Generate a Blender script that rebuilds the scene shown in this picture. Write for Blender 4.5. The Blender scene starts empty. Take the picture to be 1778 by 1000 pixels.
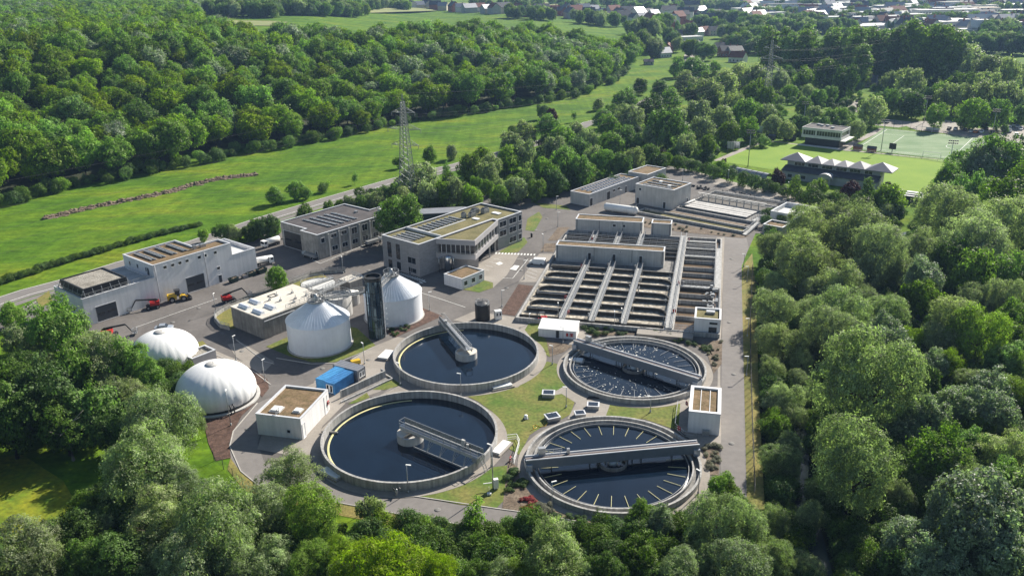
import bpy, bmesh, math, random
import numpy as np
from mathutils import Vector, Matrix
R = math.radians
SC = bpy.context.scene
COL = SC.collection
rng = random.Random(7)

# ---------------------------------------------------------------- camera, world, sun
F, PITCH, ROLL, CAMH = 1446.0, R(21.17), R(-0.9), 82.0
def ray(px, py):
    x = (px-889)/F; y = -(py-500)/F
    c, s = math.cos(ROLL), math.sin(ROLL); x, y = c*x-s*y, s*x+c*y
    return Vector((x, math.cos(PITCH)+y*math.sin(PITCH), -math.sin(PITCH)+y*math.cos(PITCH)))
def P(px, py, z=0.0):
    """survey helper: ground position of a point measured in the photograph at height z"""
    d = ray(px, py); t = (z-CAMH)/d.z
    return Vector((d.x*t, d.y*t, z))
cam_d = bpy.data.cameras.new('camera'); cam = bpy.data.objects.new('camera', cam_d); COL.objects.link(cam)
cam_d.sensor_width = 36; cam_d.lens = F*36/1778; cam_d.clip_end = 12000; cam_d.clip_start = 1
fw = ray(889, 500); rt = ray(890, 500)-fw; up = ray(889, 499)-fw
fw.normalize(); rt.normalize(); up.normalize()
cam.matrix_world = Matrix(((rt.x, up.x, -fw.x, 0), (rt.y, up.y, -fw.y, 0), (rt.z, up.z, -fw.z, CAMH), (0, 0, 0, 1)))
SC.camera = cam
SUN_AZ, SUN_EL = R(49.3), R(33.5)          # azimuth counted from +X towards +Y
W = bpy.data.worlds.new('World'); SC.world = W; W.use_nodes = True
nt = W.node_tree; bg = nt.nodes['Background']
sky = nt.nodes.new('ShaderNodeTexSky'); sky.sky_type = 'NISHITA'; sky.sun_disc = False
sky.sun_elevation = SUN_EL; sky.sun_rotation = math.pi/2-SUN_AZ
sky.air_density = 1.2; sky.dust_density = 0.6; sky.ozone_density = 1.5
nt.links.new(sky.outputs[0], bg.inputs[0]); bg.inputs[1].default_value = 0.055
sd = bpy.data.lights.new('sun', 'SUN'); sd.energy = 5.0; sd.angle = R(0.5); sd.color = (1.0, 0.93, 0.82)
sun = bpy.data.objects.new('sun', sd); COL.objects.link(sun)
ts = Vector((math.cos(SUN_AZ)*math.cos(SUN_EL), math.sin(SUN_AZ)*math.cos(SUN_EL), math.sin(SUN_EL)))
sun.rotation_euler = ts.to_track_quat('Z', 'Y').to_euler(); sun.location = (100, 100, 300)
vs = SC.view_settings; vs.view_transform = 'Standard'; vs.look = 'None'; vs.exposure = 0.95; vs.gamma = 1
SC.cycles.max_bounces = 6; SC.cycles.diffuse_bounces = 2; SC.cycles.glossy_bounces = 3
SC.cycles.transmission_bounces = 4; SC.cycles.transparent_max_bounces = 6; SC.cycles.volume_bounces = 0

# ---------------------------------------------------------------- materials
MT = {}
def mat(name, col, rough=0.8, var=0.25, scale=1.0, stretch=(1, 1, 1), col2=None, bump=0.0, metal=0.0, spec=0.3, fine=0.0, fscale=9.0, coords='Object', streak=0.0):
    m = bpy.data.materials.new(name); m.use_nodes = True; t = m.node_tree; N = t.nodes; L = t.links
    b = N['Principled BSDF']; b.inputs['Roughness'].default_value = rough; b.inputs['Metallic'].default_value = metal
    b.inputs['Specular IOR Level'].default_value = spec
    tc = N.new('ShaderNodeTexCoord'); mp = N.new('ShaderNodeMapping'); L.new(tc.outputs[coords], mp.inputs[0])
    mp.inputs['Scale'].default_value = [scale*s for s in stretch]
    nz = N.new('ShaderNodeTexNoise'); nz.inputs['Detail'].default_value = 6; nz.inputs['Roughness'].default_value = 0.62; L.new(mp.outputs[0], nz.inputs[0]); nz.inputs['Scale'].default_value = 1
    rp = N.new('ShaderNodeValToRGB'); L.new(nz.outputs[0], rp.inputs[0])
    c2 = col2 if col2 else tuple(min(1, c*(1+var)) for c in col); c1 = col if col2 else tuple(c*(1-var) for c in col)
    rp.color_ramp.elements[0].position = 0.33; rp.color_ramp.elements[1].position = 0.67
    rp.color_ramp.elements[0].color = (*c1, 1); rp.color_ramp.elements[1].color = (*c2, 1)
    out = rp.outputs[0]
    def mult(out, facsock, a, bb):
        mr = N.new('ShaderNodeMapRange'); L.new(facsock, mr.inputs[0]); mr.inputs[1].default_value = 0.3; mr.inputs[2].default_value = 0.7; mr.inputs[3].default_value = a; mr.inputs[4].default_value = bb
        mx = N.new('ShaderNodeMix'); mx.data_type = 'RGBA'; mx.blend_type = 'MULTIPLY'; mx.inputs[0].default_value = 1
        L.new(out, mx.inputs[6]); L.new(mr.outputs[0], mx.inputs[7]); return mx.outputs[2]
    if fine > 0:
        n2 = N.new('ShaderNodeTexNoise'); n2.inputs['Scale'].default_value = fscale; n2.inputs['Detail'].default_value = 3; L.new(tc.outputs[coords], n2.inputs[0])
        out = mult(out, n2.outputs[0], 1-fine, 1+fine)
    if streak > 0:
        mp2 = N.new('ShaderNodeMapping'); L.new(tc.outputs[coords], mp2.inputs[0]); mp2.inputs['Scale'].default_value = (1.3, 1.3, 0.06)
        n3 = N.new('ShaderNodeTexNoise'); n3.inputs['Scale'].default_value = 1.4; n3.inputs['Detail'].default_value = 5; L.new(mp2.outputs[0], n3.inputs[0])
        out = mult(out, n3.outputs[0], 1-streak, 1+streak*0.3)
    L.new(out, b.inputs['Base Color'])
    if bump > 0:
        bp = N.new('ShaderNodeBump'); bp.inputs['Strength'].default_value = bump; bp.inputs['Distance'].default_value = 0.3
        L.new(nz.outputs[0], bp.inputs['Height']); L.new(bp.outputs[0], b.inputs['Normal'])
    MT[name] = m; return m
def leafmat(name, col, hv=0.035, vv=0.35, trans=0.35, tcol=None, spec=0.12):
    m = bpy.data.materials.new(name); m.use_nodes = True; t = m.node_tree; N = t.nodes; L = t.links
    b = N['Principled BSDF']; b.inputs['Roughness'].default_value = 0.5; b.inputs['Specular IOR Level'].default_value = spec
    oi = N.new('ShaderNodeObjectInfo'); ge = N.new('ShaderNodeNewGeometry'); tc = N.new('ShaderNodeTexCoord')
    nz = N.new('ShaderNodeTexNoise'); nz.inputs['Scale'].default_value = 0.55; nz.inputs['Detail'].default_value = 2; L.new(tc.outputs['Object'], nz.inputs[0])
    hs = N.new('ShaderNodeHueSaturation'); hs.inputs['Color'].default_value = (*col, 1)
    def mr(s, a, c, lo=0, hi=1):
        q = N.new('ShaderNodeMapRange'); L.new(s, q.inputs[0]); q.inputs[1].default_value = lo; q.inputs[2].default_value = hi; q.inputs[3].default_value = a; q.inputs[4].default_value = c; return q.outputs[0]
    wn = N.new('ShaderNodeTexWhiteNoise'); wn.noise_dimensions = '1D'; L.new(oi.outputs['Random'], wn.inputs['W'])
    L.new(mr(wn.outputs['Value'], 0.5-hv, 0.5+hv), hs.inputs['Hue'])
    L.new(mr(wn.outputs['Value'], 1.12, 0.8), hs.inputs['Saturation'])
    def mul(a, c):
        q = N.new('ShaderNodeMath'); q.operation = 'MULTIPLY'; L.new(a, q.inputs[0]); L.new(c, q.inputs[1]); return q.outputs[0]
    at = N.new('ShaderNodeAttribute'); at.attribute_name = 'tuft'
    v = mul(mul(mr(oi.outputs['Random'], 1-vv, 1+vv), mr(at.outputs['Fac'], 0.72, 1.3)), mul(mr(ge.outputs['Random Per Island'], 0.7, 1.35), mr(nz.outputs[0], 0.72, 1.3, 0.35, 0.65)))
    L.new(v, hs.inputs['Value'])
    L.new(hs.outputs[0], b.inputs['Base Color'])
    tr = N.new('ShaderNodeBsdfTranslucent')
    mx = N.new('ShaderNodeMix'); mx.data_type = 'RGBA'; mx.blend_type = 'MULTIPLY'; mx.inputs[0].default_value = 1
    L.new(hs.outputs[0], mx.inputs[6]); mx.inputs[7].default_value = (1.12, 1.42, 0.6, 1); L.new(mx.outputs[2], tr.inputs[0])
    ms = N.new('ShaderNodeMixShader'); ms.inputs[0].default_value = trans
    L.new(b.outputs[0], ms.inputs[1]); L.new(tr.outputs[0], ms.inputs[2]); L.new(ms.outputs[0], N['Material Output'].inputs[0])
    MT[name] = m; return m

mat('asphalt', (0.105, 0.096, 0.090), 0.9, scale=0.11, col2=(0.155, 0.143, 0.135), fine=0.10, fscale=1.1)
mat('road_asphalt', (0.165, 0.153, 0.145), 0.9, scale=0.05, col2=(0.205, 0.19, 0.18), fine=0.07, fscale=.8)
mat('paving', (0.235, 0.212, 0.185), 0.9, scale=0.12, col2=(0.32, 0.292, 0.258), fine=0.08, fscale=2)
mat('kerbstone', (0.42, 0.40, 0.37), 0.85, var=0.15, scale=1)
mat('lawn', (0.07, 0.13, 0.016), 0.95, scale=0.16, col2=(0.175, 0.165, 0.045), fine=0.28, fscale=1.6)
mat('verge', (0.12, 0.14, 0.03), 0.95, scale=0.2, col2=(0.24, 0.19, 0.06), fine=0.25, fscale=2)
mat('soil_bed', (0.055, 0.032, 0.024), 0.95, scale=0.8, col2=(0.12, 0.072, 0.055), fine=0.4, fscale=5)
mat('mulch', (0.09, 0.065, 0.045), 0.95, scale=0.4, col2=(0.19, 0.15, 0.11), fine=0.4, fscale=3)
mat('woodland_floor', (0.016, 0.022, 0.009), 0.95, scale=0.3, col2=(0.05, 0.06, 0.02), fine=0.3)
mat('white_wall', (0.75, 0.74, 0.74), 0.8, var=0.06, scale=0.25, fine=0.03, streak=0.12)
mat('concrete', (0.34, 0.335, 0.32), 0.85, scale=0.35, col2=(0.46, 0.45, 0.435), fine=0.09, fscale=4, streak=0.45)
mat('pale_concrete', (0.50, 0.49, 0.47), 0.85, var=0.12, scale=0.3, fine=0.06, streak=0.15)
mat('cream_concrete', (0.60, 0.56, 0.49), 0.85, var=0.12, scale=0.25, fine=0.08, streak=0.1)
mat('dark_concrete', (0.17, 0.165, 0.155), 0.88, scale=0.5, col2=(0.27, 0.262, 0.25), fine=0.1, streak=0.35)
mat('grey_brick', (0.30, 0.29, 0.29), 0.85, var=0.12, scale=0.5, stretch=(1, 1, 3), fine=0.12, fscale=5, streak=0.06)
mat('weathered_panel', (0.33, 0.315, 0.29), 0.85, var=0.25, scale=0.5, fine=0.08, streak=0.3)
mat('fascia', (0.36, 0.35, 0.36), 0.5, var=0.06, scale=0.3)
mat('coping', (0.62, 0.63, 0.65), 0.45, var=0.06, scale=0.5, metal=0.2)
mat('sedum_brown', (0.115, 0.085, 0.038), 0.95, scale=0.5, col2=(0.215, 0.145, 0.085), fine=0.3, fscale=3)
mat('sedum_green', (0.105, 0.098, 0.038), 0.95, scale=0.3, col2=(0.19, 0.165, 0.075), fine=0.3, fscale=2.5)
mat('bitumen', (0.055, 0.05, 0.052), 0.85, scale=0.35, col2=(0.095, 0.085, 0.085), fine=0.15)
mat('gravel_roof', (0.17, 0.155, 0.13), 0.95, scale=0.5, col2=(0.32, 0.30, 0.26), fine=0.5, fscale=3)
mat('solar', (0.02, 0.028, 0.045), 0.2, var=0.1, spec=0.6)
mat('window_glass', (0.018, 0.022, 0.028), 0.12, var=0.2, scale=0.4, spec=0.6)
mat('dark_steel', (0.03, 0.031, 0.034), 0.5, var=0.2, spec=0.4)
mat('shutter', (0.06, 0.065, 0.075), 0.5, var=0.1, scale=1, stretch=(.2, .2, 6))
mat('galvanised', (0.38, 0.39, 0.40), 0.42, var=0.12, scale=2, metal=0.55)
mat('grating', (0.27, 0.275, 0.275), 0.6, var=0.3, scale=2.2, fine=0.35, fscale=4, metal=0.3)
mat('stainless', (0.62, 0.63, 0.65), 0.22, var=0.08, metal=0.95)
mat('tank_cladding', (0.76, 0.78, 0.82), 0.5, var=0.06, scale=0.3, streak=0.05)
mat('cone_cladding', (0.74, 0.77, 0.82), 0.42, var=0.06, scale=0.5, metal=0.25)
mat('membrane', (0.80, 0.80, 0.79), 0.38, var=0.05, scale=0.3, spec=0.5, streak=0.03)
mat('white_paint', (0.78, 0.78, 0.76), 0.5, var=0.06, scale=0.6)
mat('marking', (0.70, 0.70, 0.67), 0.8, var=0.2, scale=1.5)
mat('yellow_paint', (0.62, 0.40, 0.03), 0.4, var=0.1)
mat('pale_yellow', (0.62, 0.58, 0.30), 0.6, var=0.12)
mat('red_paint', (0.42, 0.022, 0.02), 0.4, var=0.15)
mat('blue_paint', (0.05, 0.20, 0.44), 0.5, var=0.18, scale=0.8, fine=0.1)
mat('green_paint', (0.03, 0.055, 0.045), 0.6, var=0.2)
mat('silver_paint', (0.42, 0.46, 0.52), 0.25, var=0.05, metal=0.4)
mat('tyre', (0.015, 0.015, 0.016), 0.8, var=0.2)
mat('rim_grey', (0.3, 0.3, 0.31), 0.4, var=0.1, metal=0.4)
mat('black_tank', (0.02, 0.02, 0.022), 0.45, var=0.2)
mat('pylon_steel', (0.28, 0.30, 0.29), 0.5, var=0.2, scale=1, metal=0.4)
mat('wire_metal', (0.10, 0.10, 0.10), 0.6, var=0.1)
mat('bark', (0.055, 0.042, 0.03), 0.9, var=0.35, scale=2, stretch=(1, 1, .3))
mat('clay_tile', (0.20, 0.075, 0.05), 0.8, var=0.25, scale=1.5, fine=0.15)
mat('slate', (0.07, 0.072, 0.082), 0.6, var=0.25, scale=1.2, fine=0.12)
mat('render_white', (0.62, 0.61, 0.58), 0.85, var=0.1, scale=0.5)
mat('render_cream', (0.52, 0.46, 0.37), 0.85, var=0.1, scale=0.5)
mat('brick_red', (0.25, 0.10, 0.07), 0.85, var=0.2, scale=1.5)
mat('render_grey', (0.36, 0.37, 0.38), 0.85, var=0.1, scale=0.5)
mat('zinc', (0.30, 0.31, 0.335), 0.45, var=0.08, scale=0.6, metal=0.4)
mat('turf', (0.13, 0.235, 0.012), 0.95, scale=0.07, col2=(0.18, 0.275, 0.02), fine=0.07, fscale=1.2)
mat('artificial_turf', (0.085, 0.17, 0.06), 0.9, scale=0.05, stretch=(1, 2.5, 1), col2=(0.20, 0.27, 0.15), fine=0.08, fscale=1)
mat('rubble', (0.12, 0.088, 0.06), 0.95, scale=0.5, col2=(0.25, 0.195, 0.14), fine=0.35, fscale=2)
mat('brown_water', (0.15, 0.105, 0.065), 0.25, var=0.3, scale=0.4)
mat('foam_water', (0.15, 0.125, 0.09), 0.5, scale=0.75, stretch=(1, 1, 1), col2=(0.55, 0.50, 0.41), fine=0.35, fscale=1.6)
mat('foam', (0.62, 0.62, 0.58), 0.7, var=0.12)
mat('white_cover', (0.56, 0.56, 0.54), 0.5, var=0.12, scale=0.4)
mat('flower_red', (0.36, 0.07, 0.07), 0.8, var=0.35, scale=2)
mat('shrub_grey', (0.22, 0.23, 0.17), 0.9, var=0.3, scale=1.5)
mat('girder_grey', (0.17, 0.19, 0.22), 0.5, var=0.1, scale=.5)
mat('deck_brown', (0.10, 0.08, 0.075), 0.8, var=0.2)
mat('roof_sheet', (0.20, 0.20, 0.225), 0.6, var=0.08, scale=.4)
mat('skin', (0.45, 0.28, 0.2), 0.6, var=0.05)

def water_mat(name, col, rough, bump):
    m = mat(name, col, rough, var=0.3, scale=0.12, spec=0.5)
    t = m.node_tree; N = t.nodes; L = t.links; b = N['Principled BSDF']
    n = N.new('ShaderNodeTexNoise'); n.inputs['Scale'].default_value = 1.6; n.inputs['Detail'].default_value = 3
    tc = N.new('ShaderNodeTexCoord'); L.new(tc.outputs['Object'], n.inputs[0])
    bp = N.new('ShaderNodeBump'); bp.inputs['Strength'].default_value = bump; bp.inputs['Distance'].default_value = 0.05
    L.new(n.outputs[0], bp.inputs['Height']); L.new(bp.outputs[0], b.inputs['Normal'])
water_mat('clarifier_water', (0.004, 0.010, 0.021), 0.08, 0.06)
water_mat('river_water', (0.05, 0.06, 0.06), 0.15, 0.15)
mat('tower_glass', (0.10, 0.15, 0.19), 0.06, var=0.5, scale=0.45, stretch=(2, 2, .5), metal=0.75)
mat('wet_shaded_concrete', (0.045, 0.04, 0.034), 0.7, scale=0.5, col2=(0.09, 0.082, 0.07), fine=0.15, streak=0.3)  # wet, stained concrete with the lane walls' shaded faces painted into the colour


def ground_mat():
    m = bpy.data.materials.new('meadow_grass'); m.use_nodes = True; t = m.node_tree; N = t.nodes; L = t.links
    b = N['Principled BSDF']; b.inputs['Roughness'].default_value = 0.95; b.inputs['Specular IOR Level'].default_value = 0.1
    tc = N.new('ShaderNodeTexCoord')
    def noise(sc, det, rot=0, st=(1, 1, 1)):
        mp = N.new('ShaderNodeMapping'); mp.inputs['Rotation'].default_value = (0, 0, rot); mp.inputs['Scale'].default_value = st; L.new(tc.outputs['Object'], mp.inputs[0])
        n = N.new('ShaderNodeTexNoise'); n.inputs['Scale'].default_value = sc; n.inputs['Detail'].default_value = det; n.inputs['Roughness'].default_value = 0.6; L.new(mp.outputs[0], n.inputs[0]); return n.outputs[0]
    def ramp(s, els):
        r = N.new('ShaderNodeValToRGB'); L.new(s, r.inputs[0]); e = r.color_ramp.elements
        while len(e) < len(els): e.new(0.5)
        for i, (p, c) in enumerate(els): e[i].position = p; e[i].color = (*c, 1)
        return r.outputs[0]
    big = ramp(noise(0.022, 5, R(-50), (1, 2.2, 1)), [(0.3, (0.048, 0.115, 0.010)), (0.45, (0.075, 0.155, 0.011)), (0.58, (0.115, 0.19, 0.013)), (0.72, (0.17, 0.20, 0.018))])
    med = ramp(noise(0.16, 6, R(-50), (1, 2.5, 1)), [(0.3, (0.55, 0.6, 0.5)), (0.7, (1.3, 1.27, 1.2))])
    fin = ramp(noise(0.9, 4), [(0.3, (0.74, 0.76, 0.7)), (0.7, (1.25, 1.24, 1.25))])
    def mulc(a, c):
        x = N.new('ShaderNodeMix'); x.data_type = 'RGBA'; x.blend_type = 'MULTIPLY'; x.inputs[0].default_value = 1; L.new(a, x.inputs[6]); L.new(c, x.inputs[7]); return x.outputs[2]
    mow = ramp(noise(0.3, 3, R(-41), (1, .05, 1)), [(0.35, (0.86, 0.88, 0.84)), (0.65, (1.12, 1.1, 1.1))])
    L.new(mulc(mulc(mulc(big, med), fin), mow), b.inputs['Base Color'])
    MT['meadow_grass'] = m
ground_mat()
leafmat('willow_grey', (0.265, 0.305, 0.17), 0.012, 0.2, 0.45)
leafmat('willow_olive', (0.225, 0.28, 0.145), 0.012, 0.2, 0.45)
leafmat('silver_leaf', (0.21, 0.265, 0.175), 0.012, 0.2, 0.4, spec=0.35)
leafmat('bright_leaf', (0.155, 0.25, 0.045), 0.015, 0.2, 0.45)
leafmat('yellow_leaf', (0.185, 0.265, 0.03), 0.012, 0.18, 0.48)
leafmat('mid_leaf', (0.125, 0.20, 0.036), 0.02, 0.25, 0.42)
leafmat('dark_leaf', (0.078, 0.135, 0.026), 0.015, 0.25, 0.35)
leafmat('red_leaf', (0.055, 0.014, 0.018), 0.01, 0.15, 0.2)
leafmat('beech_leaf', (0.155, 0.245, 0.012), 0.025, 0.36, 0.45)
leafmat('poplar_leaf', (0.17, 0.25, 0.06), 0.012, 0.2, 0.42)
leafmat('hedge_leaf', (0.08, 0.14, 0.028), 0.015, 0.2, 0.28)

# ---------------------------------------------------------------- helpers
ORG = {}
class MB:
    """collects faces of one mesh; build() links it as one object"""
    def __init__(s): s.v = []; s.f = []; s.m = []; s.sm = []; s.k = []
    def cut(s): s.k.append((len(s.v), len(s.f)))
    def face(s, pts, mi=0, smooth=False):
        i = len(s.v); s.v += [tuple(p) for p in pts]; s.f.append(tuple(range(i, i+len(pts)))); s.m.append(mi); s.sm.append(smooth); return s
    def prism(s, poly, z0, z1, mi=0, top=True, bottom=False, tmi=None):
        s.cut(); n = len(poly); i = len(s.v)
        s.v += [(p[0], p[1], z0) for p in poly]+[(p[0], p[1], z1) for p in poly]
        for k in range(n):
            j = (k+1) % n; s.f.append((i+k, i+j, i+n+j, i+n+k)); s.m.append(mi); s.sm.append(False)
        if top: s.f.append(tuple(range(i+n, i+2*n))); s.m.append(mi if tmi is None else tmi); s.sm.append(False)
        if bottom: s.f.append(tuple(range(i+n-1, i-1, -1))); s.m.append(mi); s.sm.append(False)
        return s
    def obox(s, c, ang, sx, sy, z0, z1, mi=0):
        """box centred on c (xy), size sx by sy, turned by ang radians"""
        ca, sa = math.cos(ang), math.sin(ang)
        pts = [(c[0]+a*ca-b*sa, c[1]+a*sa+b*ca) for a, b in ((-sx/2, -sy/2), (sx/2, -sy/2), (sx/2, sy/2), (-sx/2, sy/2))]
        return s.prism(pts, z0, z1, mi, True, True)
    def bar(s, p, q, w=0.1, h=None, mi=0):
        """square bar between two points"""
        s.cut(); p, q = Vector(p), Vector(q); h = h or w; d = (q-p)
        if d.length < 1e-6: return s
        d.normalize(); a = d.cross(Vector((0, 0, 1)))
        if a.length < 1e-3: a = Vector((1, 0, 0))
        a.normalize(); b = a.cross(d); a *= w/2; b *= h/2
        i = len(s.v)
        for e in (p, q): s.v += [tuple(e-a-b), tuple(e+a-b), tuple(e+a+b), tuple(e-a+b)]
        for fc in ((0, 1, 5, 4), (1, 2, 6, 5), (2, 3, 7, 6), (3, 0, 4, 7), (3, 2, 1, 0), (4, 5, 6, 7)):
            s.f.append(tuple(i+k for k in fc)); s.m.append(mi); s.sm.append(False)
        return s
    def tube(s, pts, rad, n=8, mi=0, cap=True):
        s.cut(); pts = [Vector(p) for p in pts]; rad = rad if isinstance(rad, (list, tuple)) else [rad]*len(pts)
        i = len(s.v)
        for k, p in enumerate(pts):
            d = (pts[min(k+1, len(pts)-1)]-pts[max(k-1, 0)]).normalized(); a = d.cross(Vector((0, 0, 1)))
            if a.length < 1e-3: a = Vector((1, 0, 0))
            a.normalize(); b = a.cross(d)
            for j in range(n):
                t = 2*math.pi*j/n; s.v.append(tuple(p+(a*math.cos(t)+b*math.sin(t))*rad[k]))
        for k in range(len(pts)-1):
            for j in range(n):
                s.f.append((i+k*n+j, i+k*n+(j+1) % n, i+(k+1)*n+(j+1) % n, i+(k+1)*n+j)); s.m.append(mi); s.sm.append(True)
        if cap:
            s.f.append(tuple(i+j for j in range(n-1, -1, -1))); s.m.append(mi); s.sm.append(False)
            k = i+(len(pts)-1)*n; s.f.append(tuple(k+j for j in range(n))); s.m.append(mi); s.sm.append(False)
        return s
    def lathe(s, c, prof, n=48, mi=0, a0=0, a1=2*math.pi, smooth=True):
        """revolve a profile of (radius, z) round the vertical through c"""
        full = abs(a1-a0-2*math.pi) < 1e-6; m = n if full else n+1; i = len(s.v)
        for r, z in prof:
            for j in range(m):
                t = a0+(a1-a0)*j/n; s.v.append((c[0]+r*math.cos(t), c[1]+r*math.sin(t), z))
        for k in range(len(prof)-1):
            for j in range(n):
                j2 = (j+1) % m; s.f.append((i+k*m+j, i+k*m+j2, i+(k+1)*m+j2, i+(k+1)*m+j)); s.m.append(mi); s.sm.append(smooth)
        return s
    def disc(s, c, r, z, n=48, mi=0, r2=None):
        s.face([(c[0]+r*math.cos(2*math.pi*j/n), c[1]+(r2 or r)*math.sin(2*math.pi*j/n), z) for j in range(n)], mi); return s
    def build(s, name, mats, parent=None, tagd=None):
        o0 = ORG.get(parent.name, Vector()) if parent else Vector()
        me = bpy.data.meshes.new(name)
        me.from_pydata([(a-o0.x, b-o0.y, c-o0.z) for a, b, c in s.v], [], s.f)
        me.polygons.foreach_set('material_index', s.m); me.polygons.foreach_set('use_smooth', s.sm)
        for m in (mats if isinstance(mats, (list, tuple)) else [mats]): me.materials.append(MT[m])
        me.update()
        o = bpy.data.objects.new(name, me); COL.objects.link(o)
        if parent: o.parent = parent; ORG[o.name] = o0
        if tagd: tag(o, *tagd)
        return o
def build_each(b, name, mats, parent, per=1):
    """link every piece of a builder (one call, or PER calls) as a part of its own"""
    k = sorted(set(b.k))[::per]+[(len(b.v), len(b.f))]; out = []
    for (v0, f0), (v1, f1) in zip(k, k[1:]):
        if f1 == f0: continue
        m = MB(); m.v = b.v[v0:v1]; m.f = [tuple(i-v0 for i in f) for f in b.f[f0:f1]]; m.m = b.m[f0:f1]; m.sm = b.sm[f0:f1]; out.append(m.build(name, mats, parent))
    return out
def tag(o, label, cat, group=None):
    o['label'] = label; o['category'] = cat
    if group: o['group'] = group
    return o
def kindof(o, k): o['kind'] = k; return o
def thing(name, label, cat, loc=(0, 0, 0), group=None, rz=0.0):
    o = bpy.data.objects.new(name, None); COL.objects.link(o); o.empty_display_size = 0.5
    o.location = loc; o.rotation_euler = (0, 0, rz); tag(o, label, cat, group)
    ORG[o.name] = Vector(loc)
    return o
def origin(name, label, cat, group=None):
    t = thing(name, label, cat, (0, 0, 0), group); ORG[t.name] = Vector(); return t
def kids(o): return [c for c in KID.get(o.name, [])]
KID = {}
def freeze(o):
    """remember an object's children so that copies can be made quickly"""
    KID[o.name] = list(o.children)
    for c in o.children: freeze(c)
    return o
def dup(o, loc, rz=0.0, label=None, group=None, scale=None, parent=None, mt=None):
    c = o.copy(); COL.objects.link(c)
    if parent: c.parent = parent
    else:
        c.location = loc; c.rotation_euler = (0, 0, rz)
        if scale is not None: c.scale = scale if isinstance(scale, (tuple, list)) else (scale,)*3
        if label: c['label'] = label
        if group: c['group'] = group
    for k in kids(o): dup(k, None, parent=c)
    return c
class Fr:
    """local frame of a building: u along the wall, v into the site, metres"""
    def __init__(s, O, ang): s.O = Vector((O[0], O[1], 0)); s.a = R(ang); s.u = Vector((math.cos(s.a), math.sin(s.a), 0)); s.v = Vector((-s.u.y, s.u.x, 0))
    def __call__(s, a, b, z=0.0): p = s.O+s.u*a+s.v*b; return Vector((p.x, p.y, z))
    def rect(s, a0, b0, a1, b1): return [s(a0, b0), s(a1, b0), s(a1, b1), s(a0, b1)]
def inset(poly, d):
    out = []; n = len(poly)
    for i in range(n):
        p0, p1, p2 = [Vector((poly[k % n][0], poly[k % n][1])) for k in (i-1, i, i+1)]
        d1 = (p1-p0).normalized(); d2 = (p2-p1).normalized()
        n1 = Vector((-d1.y, d1.x)); n2 = Vector((-d2.y, d2.x)); m = (n1+n2)
        m = m/(1+n1.dot(n2)); q = p1+m*d; out.append((q.x, q.y))
    return out
def flat_walls(root, poly, z0, z1, wall, roof, par=0.45, th=0.35, coping='coping', name='wall'):
    """walls with a parapet, a metal coping and a sunk flat roof, as parts of root (poly counter-clockwise)"""
    inn = inset(poly, th); m = MB(); n = len(poly)
    m.prism(poly, z0, z1, 0, top=False)
    for k in range(n):
        j = (k+1) % n; m.face([(*inn[j][:2], z1), (*inn[k][:2], z1), (*inn[k][:2], z1-par), (*inn[j][:2], z1-par)])
    w = m.build(name, wall, root)
    c = MB(); o2 = inset(poly, -0.06); i2 = inset(poly, th+0.03)
    for k in range(n):
        j = (k+1) % n
        c.face([(*o2[k], z1+.05), (*o2[j], z1+.05), (*i2[j], z1+.05), (*i2[k], z1+.05)])
        c.face([(*o2[k], z1-.09), (*o2[j], z1-.09), (*o2[j], z1+.05), (*o2[k], z1+.05)])
        c.face([(*i2[j], z1-.03), (*i2[k], z1-.03), (*i2[k], z1+.05), (*i2[j], z1+.05)])
    c.build('coping', coping, root)
    r = MB(); r.face([(*p, z1-par+.004) for p in inn]); ro = r.build('roof', roof, root)
    return w, ro
def opening(root, p, q, s, z0, w, h, kind='window', frame='coping', pane='window_glass', label=None):
    """window or door set on the wall p->q at distance s (centre): frame with a pane in it"""
    p, q = Vector((p[0], p[1], 0)), Vector((q[0], q[1], 0)); d = (q-p).normalized(); n = Vector((d.y, -d.x, 0))
    c = p+d*s; a = c-d*w/2; b = c+d*w/2; up = Vector((0, 0, 1)); fw_ = 0.09
    def quadbox(m, x0, x1, za, zb, dep, mi=0):
        A = p+d*(s-w/2+x0); B = p+d*(s-w/2+x1)
        m.prism([(A+n*.003)[:2], (A+n*dep)[:2], (B+n*dep)[:2], (B+n*.003)[:2]][::-1], za, zb, mi, True, True)
    m = MB()
    quadbox(m, -.06, fw_, z0, z0+h, .07); quadbox(m, w-fw_, w+.06, z0, z0+h, .07)
    quadbox(m, -.06, w+.06, z0+h, z0+h+.1, .09); quadbox(m, -.12, w+.12, z0-.1, z0, .14)
    if w > 1.9 and kind == 'window':
        k = int(round(w/1.4))
        for i in range(1, k): quadbox(m, w*i/k-.035, w*i/k+.035, z0, z0+h, .06)
    o = m.build(kind, frame, root)
    g = MB(); quadbox(g, fw_, w-fw_, z0, z0+h, .03); g.build('pane' if kind == 'window' else 'leaf' if kind == 'door' else 'panel', pane, o)
    if kind == 'garage_door':
        e = MB(); quadbox(e, w*.08, w*.42, z0+h*.42, z0+h*.55, .045); quadbox(e, w*.55, w*.92, z0+h*.42, z0+h*.55, .045); e.build('window_strip', 'window_glass', o)
    if label: o['label'] = label
    return o
def railing(pts, h=1.05, gap=2.0, r=0.035, infill=False, m=None):
    m = m or MB(); pts = [Vector(p) for p in pts]
    for a, b in zip(pts, pts[1:]):
        L = (b-a).length; n = max(1, int(round(L/gap))); up = Vector((0, 0, 1))
        for i in range(n+1): m.bar(a.lerp(b, i/n), a.lerp(b, i/n)+up*h, r*2)
        m.bar(a+up*h, b+up*h, r*2.4); m.bar(a+up*h*.52, b+up*h*.52, r*1.6); m.bar(a+up*.08, b+up*.08, r*1.4, .14)
    return m
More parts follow.
